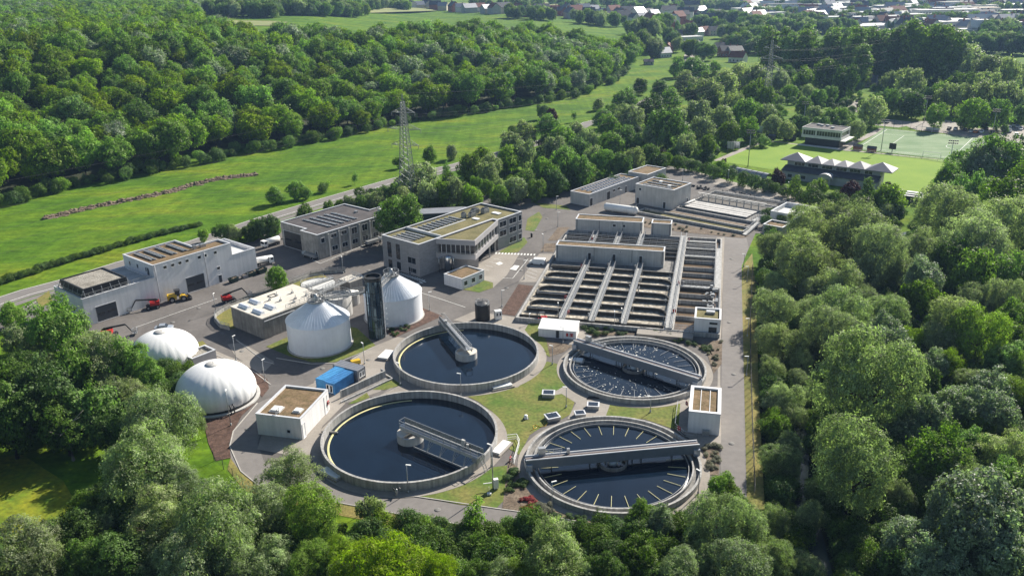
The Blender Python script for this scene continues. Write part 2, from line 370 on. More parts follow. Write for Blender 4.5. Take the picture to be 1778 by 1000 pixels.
def solar_row(root, p, q, n_up, w=1.0, tilt=0.28, z=0.0):
    p, q = Vector((p[0], p[1], z)), Vector((q[0], q[1], z)); d = (q-p).normalized(); nn = Vector((-d.y, d.x, 0))
    m = MB(); a = nn*w*.5; k = max(1, int((q-p).length/1.65)); up = Vector((0, 0, 1))
    for i in range(k):
        A = p.lerp(q, i/k+.004); B = p.lerp(q, (i+1)/k-.004)
        lo = up*.12; hi = up*(.12+tilt)
        m.face([A-a+lo, B-a+lo, B+a+hi, A+a+hi]); m.face([A+a+hi, B+a+hi, B+a+lo, A+a+lo], 1)
        for X in (A, B): m.bar(X-a+up*.11, X+a+up*(.12+tilt), .05, .05, 1)
    m.bar(p-a+up*.1, q-a+up*.1, .08, .08, 1); m.bar(p+a+up*(.1+tilt), q+a+up*(.1+tilt), .08, .08, 1)
    return m.build('solar_panel_row', ['solar', 'coping'], root)

# ---------------------------------------------------------------- terrain
EDGE = [Vector((*p, 0)) for p in ((-420, -40), (-300, 140), (-230, 245), (-192, 304), (-173, 333), (-149, 362), (-120, 396), (-89, 428), (-58, 468), (6, 522), (44, 556), (75, 622), (99, 705))]
RIV = [Vector((*p, 0)) for p in ((30, 40), (44, 95), (49, 122), (53.5, 134), (58, 148), (63, 163), (78, 190), (96, 226), (128, 258), (200, 290), (330, 330))]
def seg_d(x, y, line):
    best = 1e9; sg = 1
    for a, b in zip(line, line[1:]):
        dx, dy = b.x-a.x, b.y-a.y; t = max(0, min(1, ((x-a.x)*dx+(y-a.y)*dy)/(dx*dx+dy*dy)))
        ex, ey = x-a.x-t*dx, y-a.y-t*dy; d2 = ex*ex+ey*ey
        if d2 < best: best = d2; sg = 1 if dx*ey-dy*ex > 0 else -1
    return math.sqrt(best)*sg
def sstep(t): t = max(0.0, min(1.0, t)); return t*t*(3-2*t)
def hill(x, y):
    d = seg_d(x, y, EDGE)
    if d < 4: return 0.0
    top = 23+9*sstep((-x-120)/120)-10*sstep(x/140)
    far = 1-0.30*sstep((math.hypot(x, y)-700)/500)*sstep((x+280)/150)
    return top*sstep((d-4)/170)*far
def terr(x, y):
    z = hill(x, y)
    d = abs(seg_d(x, y, RIV))
    if d < 14: z -= 2.2*(1-sstep((d-3)/10))
    if y > 1500: z += 40*sstep((y-1500)/2500)
    return z
def axis(segs):
    out = []
    for a, b, st in segs:
        n = max(1, int(round((b-a)/st))); out += [a+(b-a)*i/n for i in range(n)]
    return out+[segs[-1][1]]
gx = axis([(-3800, -900, 290), (-900, -420, 40), (-420, 20, 11), (20, 140, 4), (140, 420, 11), (420, 1200, 60), (1200, 3800, 370)])
gy = axis([(-60, 40, 20), (40, 60, 10), (60, 280, 4), (280, 760, 11), (760, 1500, 46), (1500, 5200, 370)])
gm = MB(); nx = len(gx)
gm.v = [(x, y, terr(x, y)) for y in gy for x in gx]
for j in range(len(gy)-1):
    for i in range(nx-1):
        gm.f.append((j*nx+i, j*nx+i+1, (j+1)*nx+i+1, (j+1)*nx+i)); gm.m.append(0); gm.sm.append(True)
kindof(gm.build('ground', 'meadow_grass'), 'structure')
def PT(px, py, h=0.0):
    """as P, but the point stands h above the terrain"""
    z = h; p = P(px, py, z)
    for _ in range(14):
        zn = terr(p.x, p.y)+h; z += (zn-z)*0.5; p = P(px, py, z)
    return Vector((p.x, p.y, terr(p.x, p.y)))
def sheet(name, px, m, z, raw=None, kind='structure'):
    pts = raw if raw else [P(*p) for p in px]
    b = MB(); b.face([(p[0], p[1], z) for p in pts]); me = b.build(name, m)
    bm = bmesh.new(); bm.from_mesh(me.data); bmesh.ops.triangulate(bm, faces=bm.faces[:])
    for f in bm.faces:
        if f.normal.z < 0: f.normal_flip()
    bm.to_mesh(me.data); bm.free()
    return kindof(me, kind)
def ribbon(name, line, w, m, z, kind='structure'):
    pts = [Vector((p[0], p[1])) for p in line]; b = MB(); L = []
    for i, p in enumerate(pts):
        d = (pts[min(i+1, len(pts)-1)]-pts[max(i-1, 0)]).normalized(); n = Vector((-d.y, d.x)); L.append((p-n*w/2, p+n*w/2))
    for (a, c), (e, g) in zip(L, L[1:]): b.face([(*a, z), (*e, z), (*g, z), (*c, z)])
    o = b.build(name, m); return kindof(o, kind) if kind else o

# ---------------------------------------------------------------- roads, paving, lawns, beds
sheet('plant_yard', [(398, 765), (400, 795), (418, 820), (445, 842), (560, 868), (700, 895), (800, 912), (900, 931), (1020, 946), (1100, 948), (1296, 880), (1294, 750), (1288, 500), (1287, 462), (1300, 432), (1312, 405), (1420, 415), (1440, 360), (1420, 345), (1340, 332), (1265, 316), (1210, 298), (1160, 288), (1080, 296), (985, 328), (962, 343), (908, 345), (880, 340), (858, 328), (842, 340), (800, 362), (660, 363), (600, 358), (490, 385), (440, 420), (330, 425), (200, 455), (90, 508), (40, 532), (0, 556), (0, 575), (60, 590), (130, 625), (230, 700), (330, 720), (380, 745)], 'asphalt', .02)
road = [P(*p) for p in ((-260, 640), (-120, 570), (0, 524), (45, 509), (120, 489), (205, 462), (340, 422), (455, 382), (560, 350), (688, 313), (792, 288), (850, 272), (930, 250), (985, 232), (1022, 214), (1080, 200), (1130, 172), (1185, 152), (1215, 130), (1236, 112))]
ribbon('public_road', road, 7.6, 'road_asphalt', .03)
ribbon('road_edge_line', [Vector(p)+Vector((-.75, .66, 0))*3.5 for p in road[:16]], .22, 'marking', .05)
ribbon('cycle_path_line', [Vector(p)-Vector((-.75, .66, 0))*2.0 for p in road[:12]], .22, 'marking', .05)
ribbon('cycle_path', [Vector(p)-Vector((-.75, .66, 0))*5.6 for p in road[:12]], 2.6, 'road_asphalt', .025)
ribbon('village_street', [P(*p) for p in ((1185, 152), (1200, 90), (1178, 72), (1165, 55), (1150, 35), (1140, 18), (1120, 2))], 11, 'paving', .06)
sheet('village_lane', [(1232, 118), (1245, 112), (1240, 130), (1222, 136)], 'paving', .06)
sheet('sports_access', [(1470, 188), (1482, 176), (1512, 172), (1505, 186), (1488, 196)], 'paving', .06)
sheet('sports_car_park', [(1560, 214), (1640, 208), (1700, 224), (1770, 215), (1800, 232), (1790, 252), (1720, 246), (1640, 232), (1590, 226)], 'paving', .05)
sheet('sports_drive', [(1500, 212), (1530, 206), (1600, 214), (1560, 222), (1520, 218)], 'paving', .055)
sheet('rear_access_road', [(1170, 298), (1215, 312), (1265, 328), (1340, 347), (1420, 366), (1450, 372), (1470, 360), (1400, 345), (1340, 332), (1265, 314), (1215, 300)], 'paving', .04)
# front and east plant roads are lighter asphalt
sheet('east_road', [(1288, 500), (1294, 750), (1297, 884), (1252, 890), (1251, 750), (1255, 500), (1258, 412), (1296, 414), (1300, 430), (1288, 462)], 'road_asphalt', .04)
sheet('front_road', [(398, 772), (405, 748), (447, 700), (470, 690), (447, 770), (458, 800), (540, 835), (620, 851), (712, 862), (800, 877), (862, 884), (935, 893), (1034, 912), (1120, 915), (1250, 880), (1296, 884), (1100, 948), (1020, 946), (900, 931), (800, 912), (700, 895), (560, 868), (445, 842), (418, 820), (400, 795)], 'road_asphalt', .035)
sheet('office_parking', [(826, 462), (862, 440), (902, 441), (880, 478), (856, 500), (838, 487), (812, 478)], 'paving', .05)
sheet('west_paving', [(787, 556), (822, 541), (866, 547), (895, 551), (955, 557), (930, 586), (900, 600), (860, 575), (820, 562)], 'paving', .05)
sheet('parking_bays', [(936, 441), (966, 441), (934, 490), (900, 490)], 'paving', .05)
sheet('gasholder_apron', [(300, 610), (345, 596), (400, 620), (455, 640), (440, 700), (400, 728), (330, 720), (270, 680), (250, 640)], 'paving', .045)
sheet('cross_paving', [(395, 598), (420, 595), (476, 628), (460, 645), (440, 640), (410, 620)], 'paving', .05)
sheet('pump_paving', [(447, 780), (470, 700), (545, 665), (640, 605), (690, 585), (720, 590), (690, 640), (660, 680), (600, 700), (560, 740), (545, 780), (530, 800), (500, 790)], 'paving', .05)
sheet('tank_paving', [(640, 700), (690, 665), (820, 680), (880, 676), (905, 665), (900, 690), (860, 690), (760, 690)], 'paving', .055)
sheet('lawn_path', [(945, 690), (985, 668), (1010, 668), (1062, 695), (1052, 722), (985, 728), (1000, 700), (975, 684)], 'paving', .085)
sheet('shed_paving', [(975, 596), (1000, 584), (1010, 562), (1040, 566), (1010, 590), (1000, 600)], 'paving', .075)
sheet('box_paving', [(1178, 745), (1182, 690), (1195, 680), (1251, 670), (1252, 770), (1220, 782)], 'paving', .075)
sheet('east_kerb_strip', [(1244, 412), (1258, 412), (1251, 600), (1250, 770), (1244, 770), (1247, 600), (1246, 560)], 'paving', .06)
sheet('lawn_between_tanks', [(800, 683), (860, 682), (900, 672), (935, 640), (950, 628), (968, 632), (985, 668), (1005, 678), (990, 720), (975, 728), (950, 735), (920, 755), (902, 790), (885, 780), (875, 745), (855, 715), (830, 697)], 'lawn', .07)
sheet('lawn_by_box', [(1060, 699), (1100, 702), (1182, 696), (1178, 748), (1120, 728), (1050, 724)], 'lawn', .07)
sheet('lawn_front', [(715, 857), (790, 845), (850, 812), (882, 808), (874, 870), (862, 882), (800, 876), (720, 861)], 'lawn', .07)
sheet('lawn_strip', [(604, 702), (637, 682), (642, 690), (617, 700)], 'lawn', .07)
sheet('lawn_wedge', [(647, 677), (668, 660), (680, 644), (708, 666), (668, 677)], 'lawn', .07)
sheet('lawn_digester', [(462, 602), (500, 585), (560, 560), (620, 570), (652, 600), (620, 615), (582, 629), (541, 629), (503, 619)], 'lawn', .07)
sheet('lawn_shed', [(911, 573), (918, 562), (944, 562), (937, 583), (948, 589), (955, 620), (940, 612), (925, 590)], 'lawn', .07)
sheet('lawn_kiosk', [(803, 503), (823, 497), (841, 487), (856, 491), (856, 500), (832, 508)], 'lawn', .07)
sheet('lawn_office', [(866, 438), (910, 412), (916, 421), (900, 438), (880, 440)], 'lawn', .07)
sheet('lawn_gate', [(926, 352), (984, 358), (990, 365), (943, 361)], 'lawn', .07)
sheet('lawn_office_rear', [(912, 400), (916, 380), (936, 368), (942, 377), (928, 402)], 'lawn', .07)
sheet('sludge_island', [(372, 556), (382, 540), (402, 534), (470, 508), (540, 480), (560, 476), (580, 490), (440, 560), (402, 572), (385, 570)], 'verge', .07)
sheet('verge_gravel_roof', [(63, 520), (85, 505), (92, 525), (70, 535)], 'verge', .07)
sheet('mound_gasholder', [(336, 597), (352, 592), (366, 606), (346, 612)], 'verge', .07)
sheet('bed_digester', [(722, 530), (768, 549), (687, 586), (664, 575), (700, 560), (722, 545)], 'soil_bed', .08)
sheet('bed_gasholder', [(418, 632), (440, 642), (465, 660), (467, 675), (455, 690), (447, 680), (440, 665)], 'soil_bed', .08)
sheet('bed_curve', [(352, 727), (400, 715), (443, 700), (420, 722), (405, 749), (398, 770), (401, 795), (375, 800), (362, 770)], 'soil_bed', .08)
sheet('bed_basin_north', [(969, 395), (989, 395), (967, 418), (951, 418)], 'mulch', .08)
sheet('bed_basin_mid', [(946, 423), (966, 423), (962, 438), (938, 437)], 'mulch', .08)
sheet('bed_basin_west', [(900, 494), (926, 497), (894, 549), (868, 545)], 'soil_bed', .08)
sheet('bed_tank_east', [(1222, 594), (1254, 591), (1253, 632), (1239, 649), (1228, 615)], 'mulch', .08)
sheet('bed_tank_north', [(1009, 563), (1055, 570), (1110, 575), (1180, 588), (1230, 600), (1237, 617), (1210, 600), (1170, 586), (1110, 580), (1050, 583), (1025, 588)], 'mulch', .08)
sheet('bed_shed', [(948, 589), (975, 596), (994, 601), (978, 612), (955, 619)], 'mulch', .08)
sheet('bed_tank_south', [(1219, 778), (1249, 770), (1248, 825), (1232, 825)], 'mulch', .08)
sheet('bed_front', [(882, 800), (905, 815), (935, 862), (1000, 896), (1035, 903), (1030, 910), (960, 898), (872, 884), (874, 868)], 'mulch', .08)
sheet('east_verge', [(1288, 500), (1290, 462), (1306, 440), (1312, 500), (1318, 700), (1328, 884), (1297, 884), (1294, 750)], 'verge', .05)
sheet('front_verge', [(400, 795), (418, 820), (445, 842), (560, 868), (700, 895), (800, 912), (900, 931), (1020, 946), (1100, 948), (1100, 960), (1000, 965), (890, 950), (780, 932), (680, 912), (540, 885), (425, 852), (395, 815)], 'verge', .045)
mat('flower_grass', (0.085, 0.16, 0.010), 0.95, scale=0.22, col2=(0.24, 0.235, 0.012), fine=0.3, fscale=1.2)
sheet('flower_meadow', [(-60, 790), (40, 790), (110, 835), (135, 880), (110, 910), (60, 930), (-60, 940)], 'flower_grass', .05)
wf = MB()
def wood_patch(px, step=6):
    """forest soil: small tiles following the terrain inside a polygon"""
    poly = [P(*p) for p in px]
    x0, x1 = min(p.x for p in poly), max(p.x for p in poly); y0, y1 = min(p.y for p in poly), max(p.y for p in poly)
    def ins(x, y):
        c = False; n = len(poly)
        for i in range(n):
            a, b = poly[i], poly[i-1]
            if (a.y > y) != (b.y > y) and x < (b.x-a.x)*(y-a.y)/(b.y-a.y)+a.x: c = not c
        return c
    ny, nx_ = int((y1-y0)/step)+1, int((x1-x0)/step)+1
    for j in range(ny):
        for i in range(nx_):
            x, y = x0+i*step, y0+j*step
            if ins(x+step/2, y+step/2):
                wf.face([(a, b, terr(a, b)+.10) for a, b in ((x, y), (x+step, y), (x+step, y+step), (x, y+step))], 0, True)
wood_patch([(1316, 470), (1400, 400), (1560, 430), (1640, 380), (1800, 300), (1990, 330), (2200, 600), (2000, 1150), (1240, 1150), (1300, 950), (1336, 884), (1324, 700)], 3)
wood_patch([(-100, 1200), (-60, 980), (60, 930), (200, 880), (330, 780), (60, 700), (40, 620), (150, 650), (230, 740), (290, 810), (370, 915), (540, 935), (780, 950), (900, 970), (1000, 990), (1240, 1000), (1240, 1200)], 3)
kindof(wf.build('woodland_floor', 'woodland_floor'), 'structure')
# forest floor on the hillside
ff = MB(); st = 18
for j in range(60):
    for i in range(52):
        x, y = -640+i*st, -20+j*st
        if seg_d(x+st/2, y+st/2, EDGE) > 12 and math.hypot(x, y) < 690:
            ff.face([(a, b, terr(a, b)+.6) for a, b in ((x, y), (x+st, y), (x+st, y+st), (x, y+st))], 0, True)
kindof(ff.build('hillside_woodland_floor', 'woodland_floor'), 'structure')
rw = MB()
for (a, b) in zip(RIV, RIV[1:]):
    d = (b-a).normalized(); n = Vector((-d.y, d.x, 0))*1.5
    rw.face([(*(a-n)[:2], -1.25), (*(b-n)[:2], -1.25), (*(b+n)[:2], -1.25), (*(a+n)[:2], -1.25)])
kindof(rw.build('river', 'river_water'), 'structure')
# pale distant fields
ffm = mat('pale_field', (0.17, 0.20, 0.07), 0.95, scale=0.01, stretch=(1, 3, 1), col2=(0.26, 0.27, 0.11), fine=0.1, fscale=.3)
def far_field(px):
    pts = [PT(*p) for p in px]; m = MB(); m.face([(p.x, p.y, p.z+.8) for p in pts]); kindof(m.build('far_field', 'pale_field'), 'structure')
far_field([(385, 45), (385, 37), (470, 38), (500, 40), (480, 47)])
far_field([(480, 10), (560, 3), (700, 8), (760, 20), (640, 24), (560, 18)])
far_field([(700, 14), (890, 16), (900, 8), (700, 4)])
far_field([(905, 12), (1040, 16), (1040, 8), (900, 4)])
# painted markings
def line(px, w=.16, name='road_marking'): return ribbon(name, [P(*p) for p in px], w, 'marking', .095)
def dashes(a, b, n, w=.4, fill=.5, name='zebra_marking'):
    m = MB(); A, B = P(*a), P(*b); d = (B-A).normalized(); nn = Vector((-d.y, d.x, 0))*w/2
    for i in range(n):
        p = A.lerp(B, i/n); q = A.lerp(B, (i+fill)/n); m.face([(*(p-nn)[:2], .095), (*(q-nn)[:2], .095), (*(q+nn)[:2], .095), (*(p+nn)[:2], .095)])
    kindof(m.build(name, 'marking'), 'structure')
line([(230, 571), (300, 546), (377, 519)]); line([(722, 506), (760, 518), (808, 534)])
line([(556, 458), (640, 423)]); line([(556, 458), (543, 452)])
dashes((860, 440), (932, 443), 13, 1.5); dashes((686, 473), (738, 489), 13, 1.4); dashes((738, 489), (716, 496), 4, 1.4)
line([(890, 484), (917, 450), (898, 450)], .14); line([(890, 484), (873, 483)], .14)
for k in range(5): line([(913+k*1.0, 478-k*6), (930+k*1.5, 484-k*6)], .12, 'bay_marking')
for k in range(6): line([(870-k*7, 452+k*6), (856-k*7, 449+k*6)], .12, 'bay_marking')
sheet('painted_panel', [(885, 468), (893, 461), (902, 462), (896, 470)], 'marking', .1)
sheet('painted_square', [(860, 458), (868, 455), (874, 458), (866, 461)], 'marking', .1)
for px in (((0, 560), (63, 524)), ((360, 610), (440, 645), (470, 668)), ((410, 590), (460, 628), (476, 632)), ((480, 622), (540, 632), (585, 631), (650, 603)), ((447, 700), (405, 749), (399, 775), (418, 818), (445, 840)), ((545, 664), (640, 607)), ((560, 868), (700, 894), (800, 911), (1020, 945)), ((715, 861), (862, 883), (935, 893), (1034, 911))):
    m = MB(); pts = [P(*p) for p in px]
    for a, b in zip(pts, pts[1:]): m.bar(a+Vector((0, 0, .07)), b+Vector((0, 0, .07)), .18, .12)
    kindof(m.build('kerb', 'kerbstone'), 'structure')

# ---------------------------------------------------------------- buildings
def roof_unit(root, c, ang, sx, sy, z, h, name='roof_unit', m='galvanised'):
    b = MB(); b.obox(c, ang, sx, sy, z, z+h); b.obox(c, ang, sx*.8, sy*.8, z+h, z+h+.12); return b.build(name, m, root)
# long white hall with gravel-roofed end
H = Fr((-105.5, 190.0), 51)
r = thing('industrial_hall', 'long white hall with solar panels and a dark screened gravel roof at its near end', 'industrial hall', H(0, 0))
low = H.rect(0, 0, 19, 15.2); flat_walls(r, low, 0, 7.2, 'white_wall', 'pale_concrete', .5)
tall = [H(19, 0), H(42.4, 0), H(42.4, 6), H(34.5, 6), H(34.5, 15.3), H(19, 15.3)]
flat_walls(r, tall, 0, 10.5, 'white_wall', 'sedum_brown', .45)
ter = [H(42.41, 0), H(50, 0), H(50, 15.3), H(34.51, 15.3), H(34.51, 6.01), H(42.41, 6.01)]
flat_walls(r, ter, 0, 7.0, 'white_wall', 'white_cover', .9, .3)
b = MB()                                          # black louvred screen round the gravel roof
sc_ = H.rect(1.0, .8, 12.2, 13.0); inn = inset(sc_, .35)
for k in range(4):
    p, q = sc_[k], sc_[(k+1) % 4]; n = 26
    for i in range(9): b.bar(Vector((*p[:2], 7.25+i*.24)), Vector((*q[:2], 7.25+i*.24)), .07, .16)
    b.face([(*inn[k], 7.1), (*inn[(k+1) % 4], 7.1), (*inn[(k+1) % 4], 9.2), (*inn[k], 9.2)])
    b.face([(p[0], p[1], 9.3), (q[0], q[1], 9.3), (*inn[(k+1) % 4], 9.3), (*inn[k], 9.3)])
s_ = b.build('louvre_screen', 'dark_steel', r)
b = MB()
for k in range(4):
    p, q = Vector((sc_[k][0], sc_[k][1], 0)), Vector((*sc_[(k+1) % 4][:2], 0)); n = 5; out = Vector(((q-p).y, -(q-p).x, 0)).normalized()
    for i in range(n+1):
        c = p.lerp(q, i/n); b.bar(c+out*.75+Vector((0, 0, 7.2)), c+out*.05+Vector((0, 0, 9.0)), .09)
build_each(b, 'screen_brace', 'galvanised', r)
b = MB(); b.face([(*p, 9.0) for p in inn]); b.build('gravel_roof', 'gravel_roof', r)
b = railing([H(.3, 14.6, 7.2), H(.3, .35, 7.2), H(18.5, .35, 7.2)], .9, 1.6); b.build('railing', 'galvanised', r)
opening(r, low[0], low[1], 5.3, .15, 5.4, 4.0, 'garage_door', 'coping', 'shutter')
F0, F1 = tall[0], tall[1]
for a in (22.3, 24.5, 26.6, 28.7, 32.4, 34.2, 37.3): opening(r, H(0, 0), H(50, 0), a, 8.7, 1.05, .75)
opening(r, H(0, 0), H(50, 0), 30.2, .15, 5.6, 4.2, 'garage_door', 'coping', 'shutter')
opening(r, H(0, 0), H(50, 0), 37.6, 4.0, 1.0, .8); opening(r, H(0, 0), H(50, 0), 37.7, .1, 1.1, 2.2, 'door', 'coping', 'shutter')
for bb in (3.6, 8, 12.0): opening(r, H(19, 15.3), H(19, 0), 15.3-bb, 8.2, .9, 1.0)
opening(r, H(19, 15.3), H(19, 0), 12.6, 7.2, 1.3, 2.1, 'door', 'coping', 'shutter')
for a in (22.2, 25.0, 28.3, 31.6): solar_row(r, H(a, 4.7), H(a, 14.2), 1, 1.3, .35, 10.06)
roof_unit(r, H(36.5, 4.6), H.a, 1.6, 1.0, 10.06, .8, 'ventilator'); roof_unit(r, H(34, 4.6), H.a, .8, .8, 10.06, 1.0, 'ventilator')
b = MB()
for a in (19.5, 33.9): b.tube([H(a, -.1, 0), H(a, -.1, 10.3)], .07, 6)
build_each(b, 'downpipe', 'zinc', r)
# workshop
Mf = Fr((-57.9, 237.7), 51)
r = thing('workshop_building', 'two-storey grey concrete workshop with dark flat roof and open garage bay', 'workshop', Mf(0, 0))
fp = [Mf(0, 0), Mf(34, 0), Mf(34, 8.1), Mf(28.3, 8.1), Mf(28.3, 20.6), Mf(2.2, 20.6), Mf(2.2, 8.1), Mf(0, 8.1)]
flat_walls(r, fp, 0, 7.8, 'weathered_panel', 'bitumen', .35, .35, 'coping')
opening(r, fp[5], fp[6], 5.6, .1, 9.2, 5.2, 'garage_door', 'coping', 'dark_steel')
opening(r, fp[7], fp[0], 7.0, .1, 1.1, 2.3, 'door', 'coping', 'dark_steel')
opening(r, fp[0], fp[1], 1.9, 5.0, 1.5, 1.4)
for k, a in enumerate((6.2, 10.2, 14.3, 18.6, 23.0, 27.4, 31.5)):
    hi = 1.1 if k < 2 else 2.0
    opening(r, fp[0], fp[1], a, 6.7-hi, 2.3, hi); opening(r, fp[0], fp[1], a, 1.6, 2.3, 1.3)
b = MB()
for a in (4.1, 8.2, 12.2, 16.4, 20.8, 25.2, 29.5, 33.6): b.obox(Mf(a, -.16), Mf.a, .5, .3, 0, 7.2)
build_each(b, 'pilaster', 'pale_concrete', r)
for i in range(5): solar_row(r, Mf(8.6+i*2.6, 4.0), Mf(8.6+i*2.6, 17.2-i*.3), 1, 1.1, .2, 7.5)
roof_unit(r, Mf(29, 3.5), Mf.a, 1.6, 1.6, 7.46, 1.2, 'chimney', 'pale_concrete'); roof_unit(r, Mf(24, 10), Mf.a, 1, 1, 7.46, .5, 'ventilator')
# covered carport behind the workshop
Cf = Fr(P(722, 385), 7)
r = thing('carport', 'low dark green shed with metal roof between workshop and office', 'shed', Cf(0, 0))
b = MB(); b.prism(Cf.rect(0, 0, 17, .25), 0, 2.5); b.prism(Cf.rect(16.75, .25, 17, 6), 0, 2.5); b.prism(Cf.rect(0, .25, .25, 6), 0, 2.5); b.build('wall', 'green_paint', r)
b = MB(); b.prism(Cf.rect(-8, -.5, 18, 6.3), 2.55, 2.8, bottom=True); b.build('roof', 'zinc', r)
b = MB(); [b.bar(Cf(-7.6+x, .2, 0), Cf(-7.6+x, .2, 2.5), .16) for x in (0, 3.6)]; build_each(b, 'post', 'zinc', r)
# office
O = Fr((-25.9, 221.2), 50)
r = thing('office_building', 'angular grey brick office with planted roof, solar panels and overhanging wing', 'office', O(0, 0))
mainp = [O(0, 0), O(31.6, 0), O(31.6, -2), O(43.3, -2), O(43.3, 15.2), O(0, 15.2)]
flat_walls(r, mainp, 0, 9.7, 'grey_brick', 'sedum_green', .5, .4)
w1, w2, w3 = O(6.8, -.02), O(12.1, -10.3), O(31.58, -2.2)
tri = [w1, w2, w3, O(31.58, -.02)]
b = MB(); b.prism(tri, 4.0, 5.3, bottom=True); b.prism(tri, 8.2, 9.72, bottom=True, top=False)
i2 = inset(tri, .4)
for k in range(4): b.face([(*tri[k][:2], 9.72), (*tri[(k+1) % 4][:2], 9.72), (*i2[(k+1) % 4], 9.72), (*i2[k], 9.72)])
wing = b.build('overhanging_wing', 'fascia', r)
b = MB(); b.prism(inset(tri, .55), 5.3, 8.2, top=False); b.build('ribbon_window', 'window_glass', wing)
b = MB()
for k in (0, 1):
    p, q = tri[k], tri[k+1]; n = 8
    for i in range(n+1): c = Vector(p).lerp(Vector(q), i/n); c2 = c+(Vector(i2[k] if False else (O(20, 4)[0], O(20, 4)[1], 0))-c).normalized()*.4; b.bar((c2.x, c2.y, 5.3), (c2.x, c2.y, 8.2), .16)
build_each(b, 'mullion', 'coping', wing)
b = MB(); b.face([(*p, 9.3) for p in i2]); b.build('wing_roof', 'sedum_green', wing)
b = MB(); b.prism([O(13.5, -6.0), O(16.5, -7.4), O(20, -.03), O(9, -.03)], 0, 4.0, top=False); b.build('ground_floor_wall', 'grey_brick', r)
b = MB(); [b.bar((*O(a, bb)[:2], 0), (*O(a, bb)[:2], 4.0), .35) for a, bb in ((29.5, -2.6), (25, -4.3))]; build_each(b, 'column', 'pale_concrete', r)
b = MB(); b.prism([O(20.4, -.05), O(30.8, -.05), O(30.8, -.25), O(20.4, -.25)][::-1], .1, 3.4); b.build('undercroft_glazing', 'window_glass', r)
e0, e1 = O(0, 15.2), O(0, 0)
for bb, w, z0, h in ((12.2, 1.9, 3.6, 4.6), (8.6, 1.9, 3.6, 4.6), (12.2, 1.9, .3, 2.5), (8.6, 1.9, .3, 2.5), (3.1, 3.4, 3.5, 1.8), (3.1, 3.4, .8, 1.3)):
    opening(r, e0, e1, 15.2-bb, z0, w, h, 'window', 'fascia')
opening(r, e0, e1, 11.0, .1, 1.0, 2.3, 'door', 'fascia', 'dark_steel')
for a, w in ((34.0, 3.3), (38.7, 3.5), (42.3, 1.5)):
    for z0 in ((.9, 4.1, 7.0) if a > 36 else (4.1, 7.0)): opening(r, O(31.6, -2), O(43.3, -2), a-31.6, z0, w, 1.75, 'window', 'coping')
b = MB(); b.prism(O.rect(9.2, .4, 9.6, 14.8), 9.2, 9.95); b.prism(O.rect(9.6, 6.8, 27, 7.3), 9.22, 9.34); b.build('roof_divider', 'coping', r)
for i in range(9): solar_row(r, O(11+i*1.9, 7.9), O(11+i*1.9, 13.2), 1, 1.0, .3, 9.24)
for i in range(4): solar_row(r, O(2+i*1.7, 4.5), O(2+i*1.7, 12.5), 1, .9, .3, 9.24)
for a, bb, s1, s2, hh in ((31, 8, 2.2, 1.4, 1.2), (34, 9.6, 2.4, 1.6, 1.4), (36.5, 7.5, 2.4, 1.6, 1.4), (36, 10.5, 1.5, 1.5, .7), (28.6, 9.3, 1.2, 1.2, 1.4)):
    ro = roof_unit(r, O(a, bb), O.a, s1, s2, 9.24, hh, 'air_conditioner', 'galvanised'); m = MB(); m.obox(O(a, bb), O.a, s1*.7, s2*.7, 9.24+hh+.13, 9.24+hh+.35); m.build('fan', 'dark_steel', ro)
b = MB(); b.obox(O(38, 4), O.a, 1.6, 3.0, 9.24, 9.5); b.obox(O(29.5, 5), O.a, 1.4, 2.4, 9.24, 9.5); build_each(b, 'skylight', 'white_paint', r)
b = railing([w1+Vector((0, 0, 5.3)), w2+Vector((0, 0, 5.3))], .5, 1.5); b.build('balcony_railing', 'galvanised', r)
b = MB(); b.prism(O.rect(43.32, 3.5, 47, 6.5), 2.9, 3.15, bottom=True); b.bar(O(46.8, 3.8, 0), O(46.8, 3.8, 2.9), .2); b.bar(O(46.8, 6.2, 0), O(46.8, 6.2, 2.9), .2); b.build('entrance_canopy', 'pale_concrete', r)
# kiosk
r = thing('gate_kiosk', 'small flat brown-roofed outbuilding with three windows beside the office', 'outbuilding', O(0, -16.2))
kp = O.rect(0, -16.2, 9, -9.4); flat_walls(r, kp, 0, 3.15, 'white_wall', 'sedum_brown', .25, .3)
for a in (1.4, 4.5, 7.5): opening(r, kp[0], kp[1], a, .9, 1.4, 1.3)
# stainless silo
c = O(8.0, -3.4)
r = thing('steel_silo', 'shiny stainless steel silo standing under the office balcony', 'silo', c)
b = MB(); b.lathe(c, [(0, .3), (1.15, .3), (1.15, 4.6), (1.0, 4.95), (0, 5.15)], 28); b.build('vessel', 'stainless', r)
b = MB(); [b.bar((c.x+.9*math.cos(t), c.y+.9*math.sin(t), 0), (c.x+.9*math.cos(t), c.y+.9*math.sin(t), .4), .16) for t in (.5, 2.1, 3.7, 5.3)]; build_each(b, 'leg', 'galvanised', r)
b = MB()
for dx in (1.5, -2.6): b.tube([(c.x+dx, c.y-.2, 0), (c.x+dx, c.y-.2, 4.4), (c.x+dx*.6, c.y, 4.7)], .12, 8)
build_each(b, 'pipe', 'stainless', r)
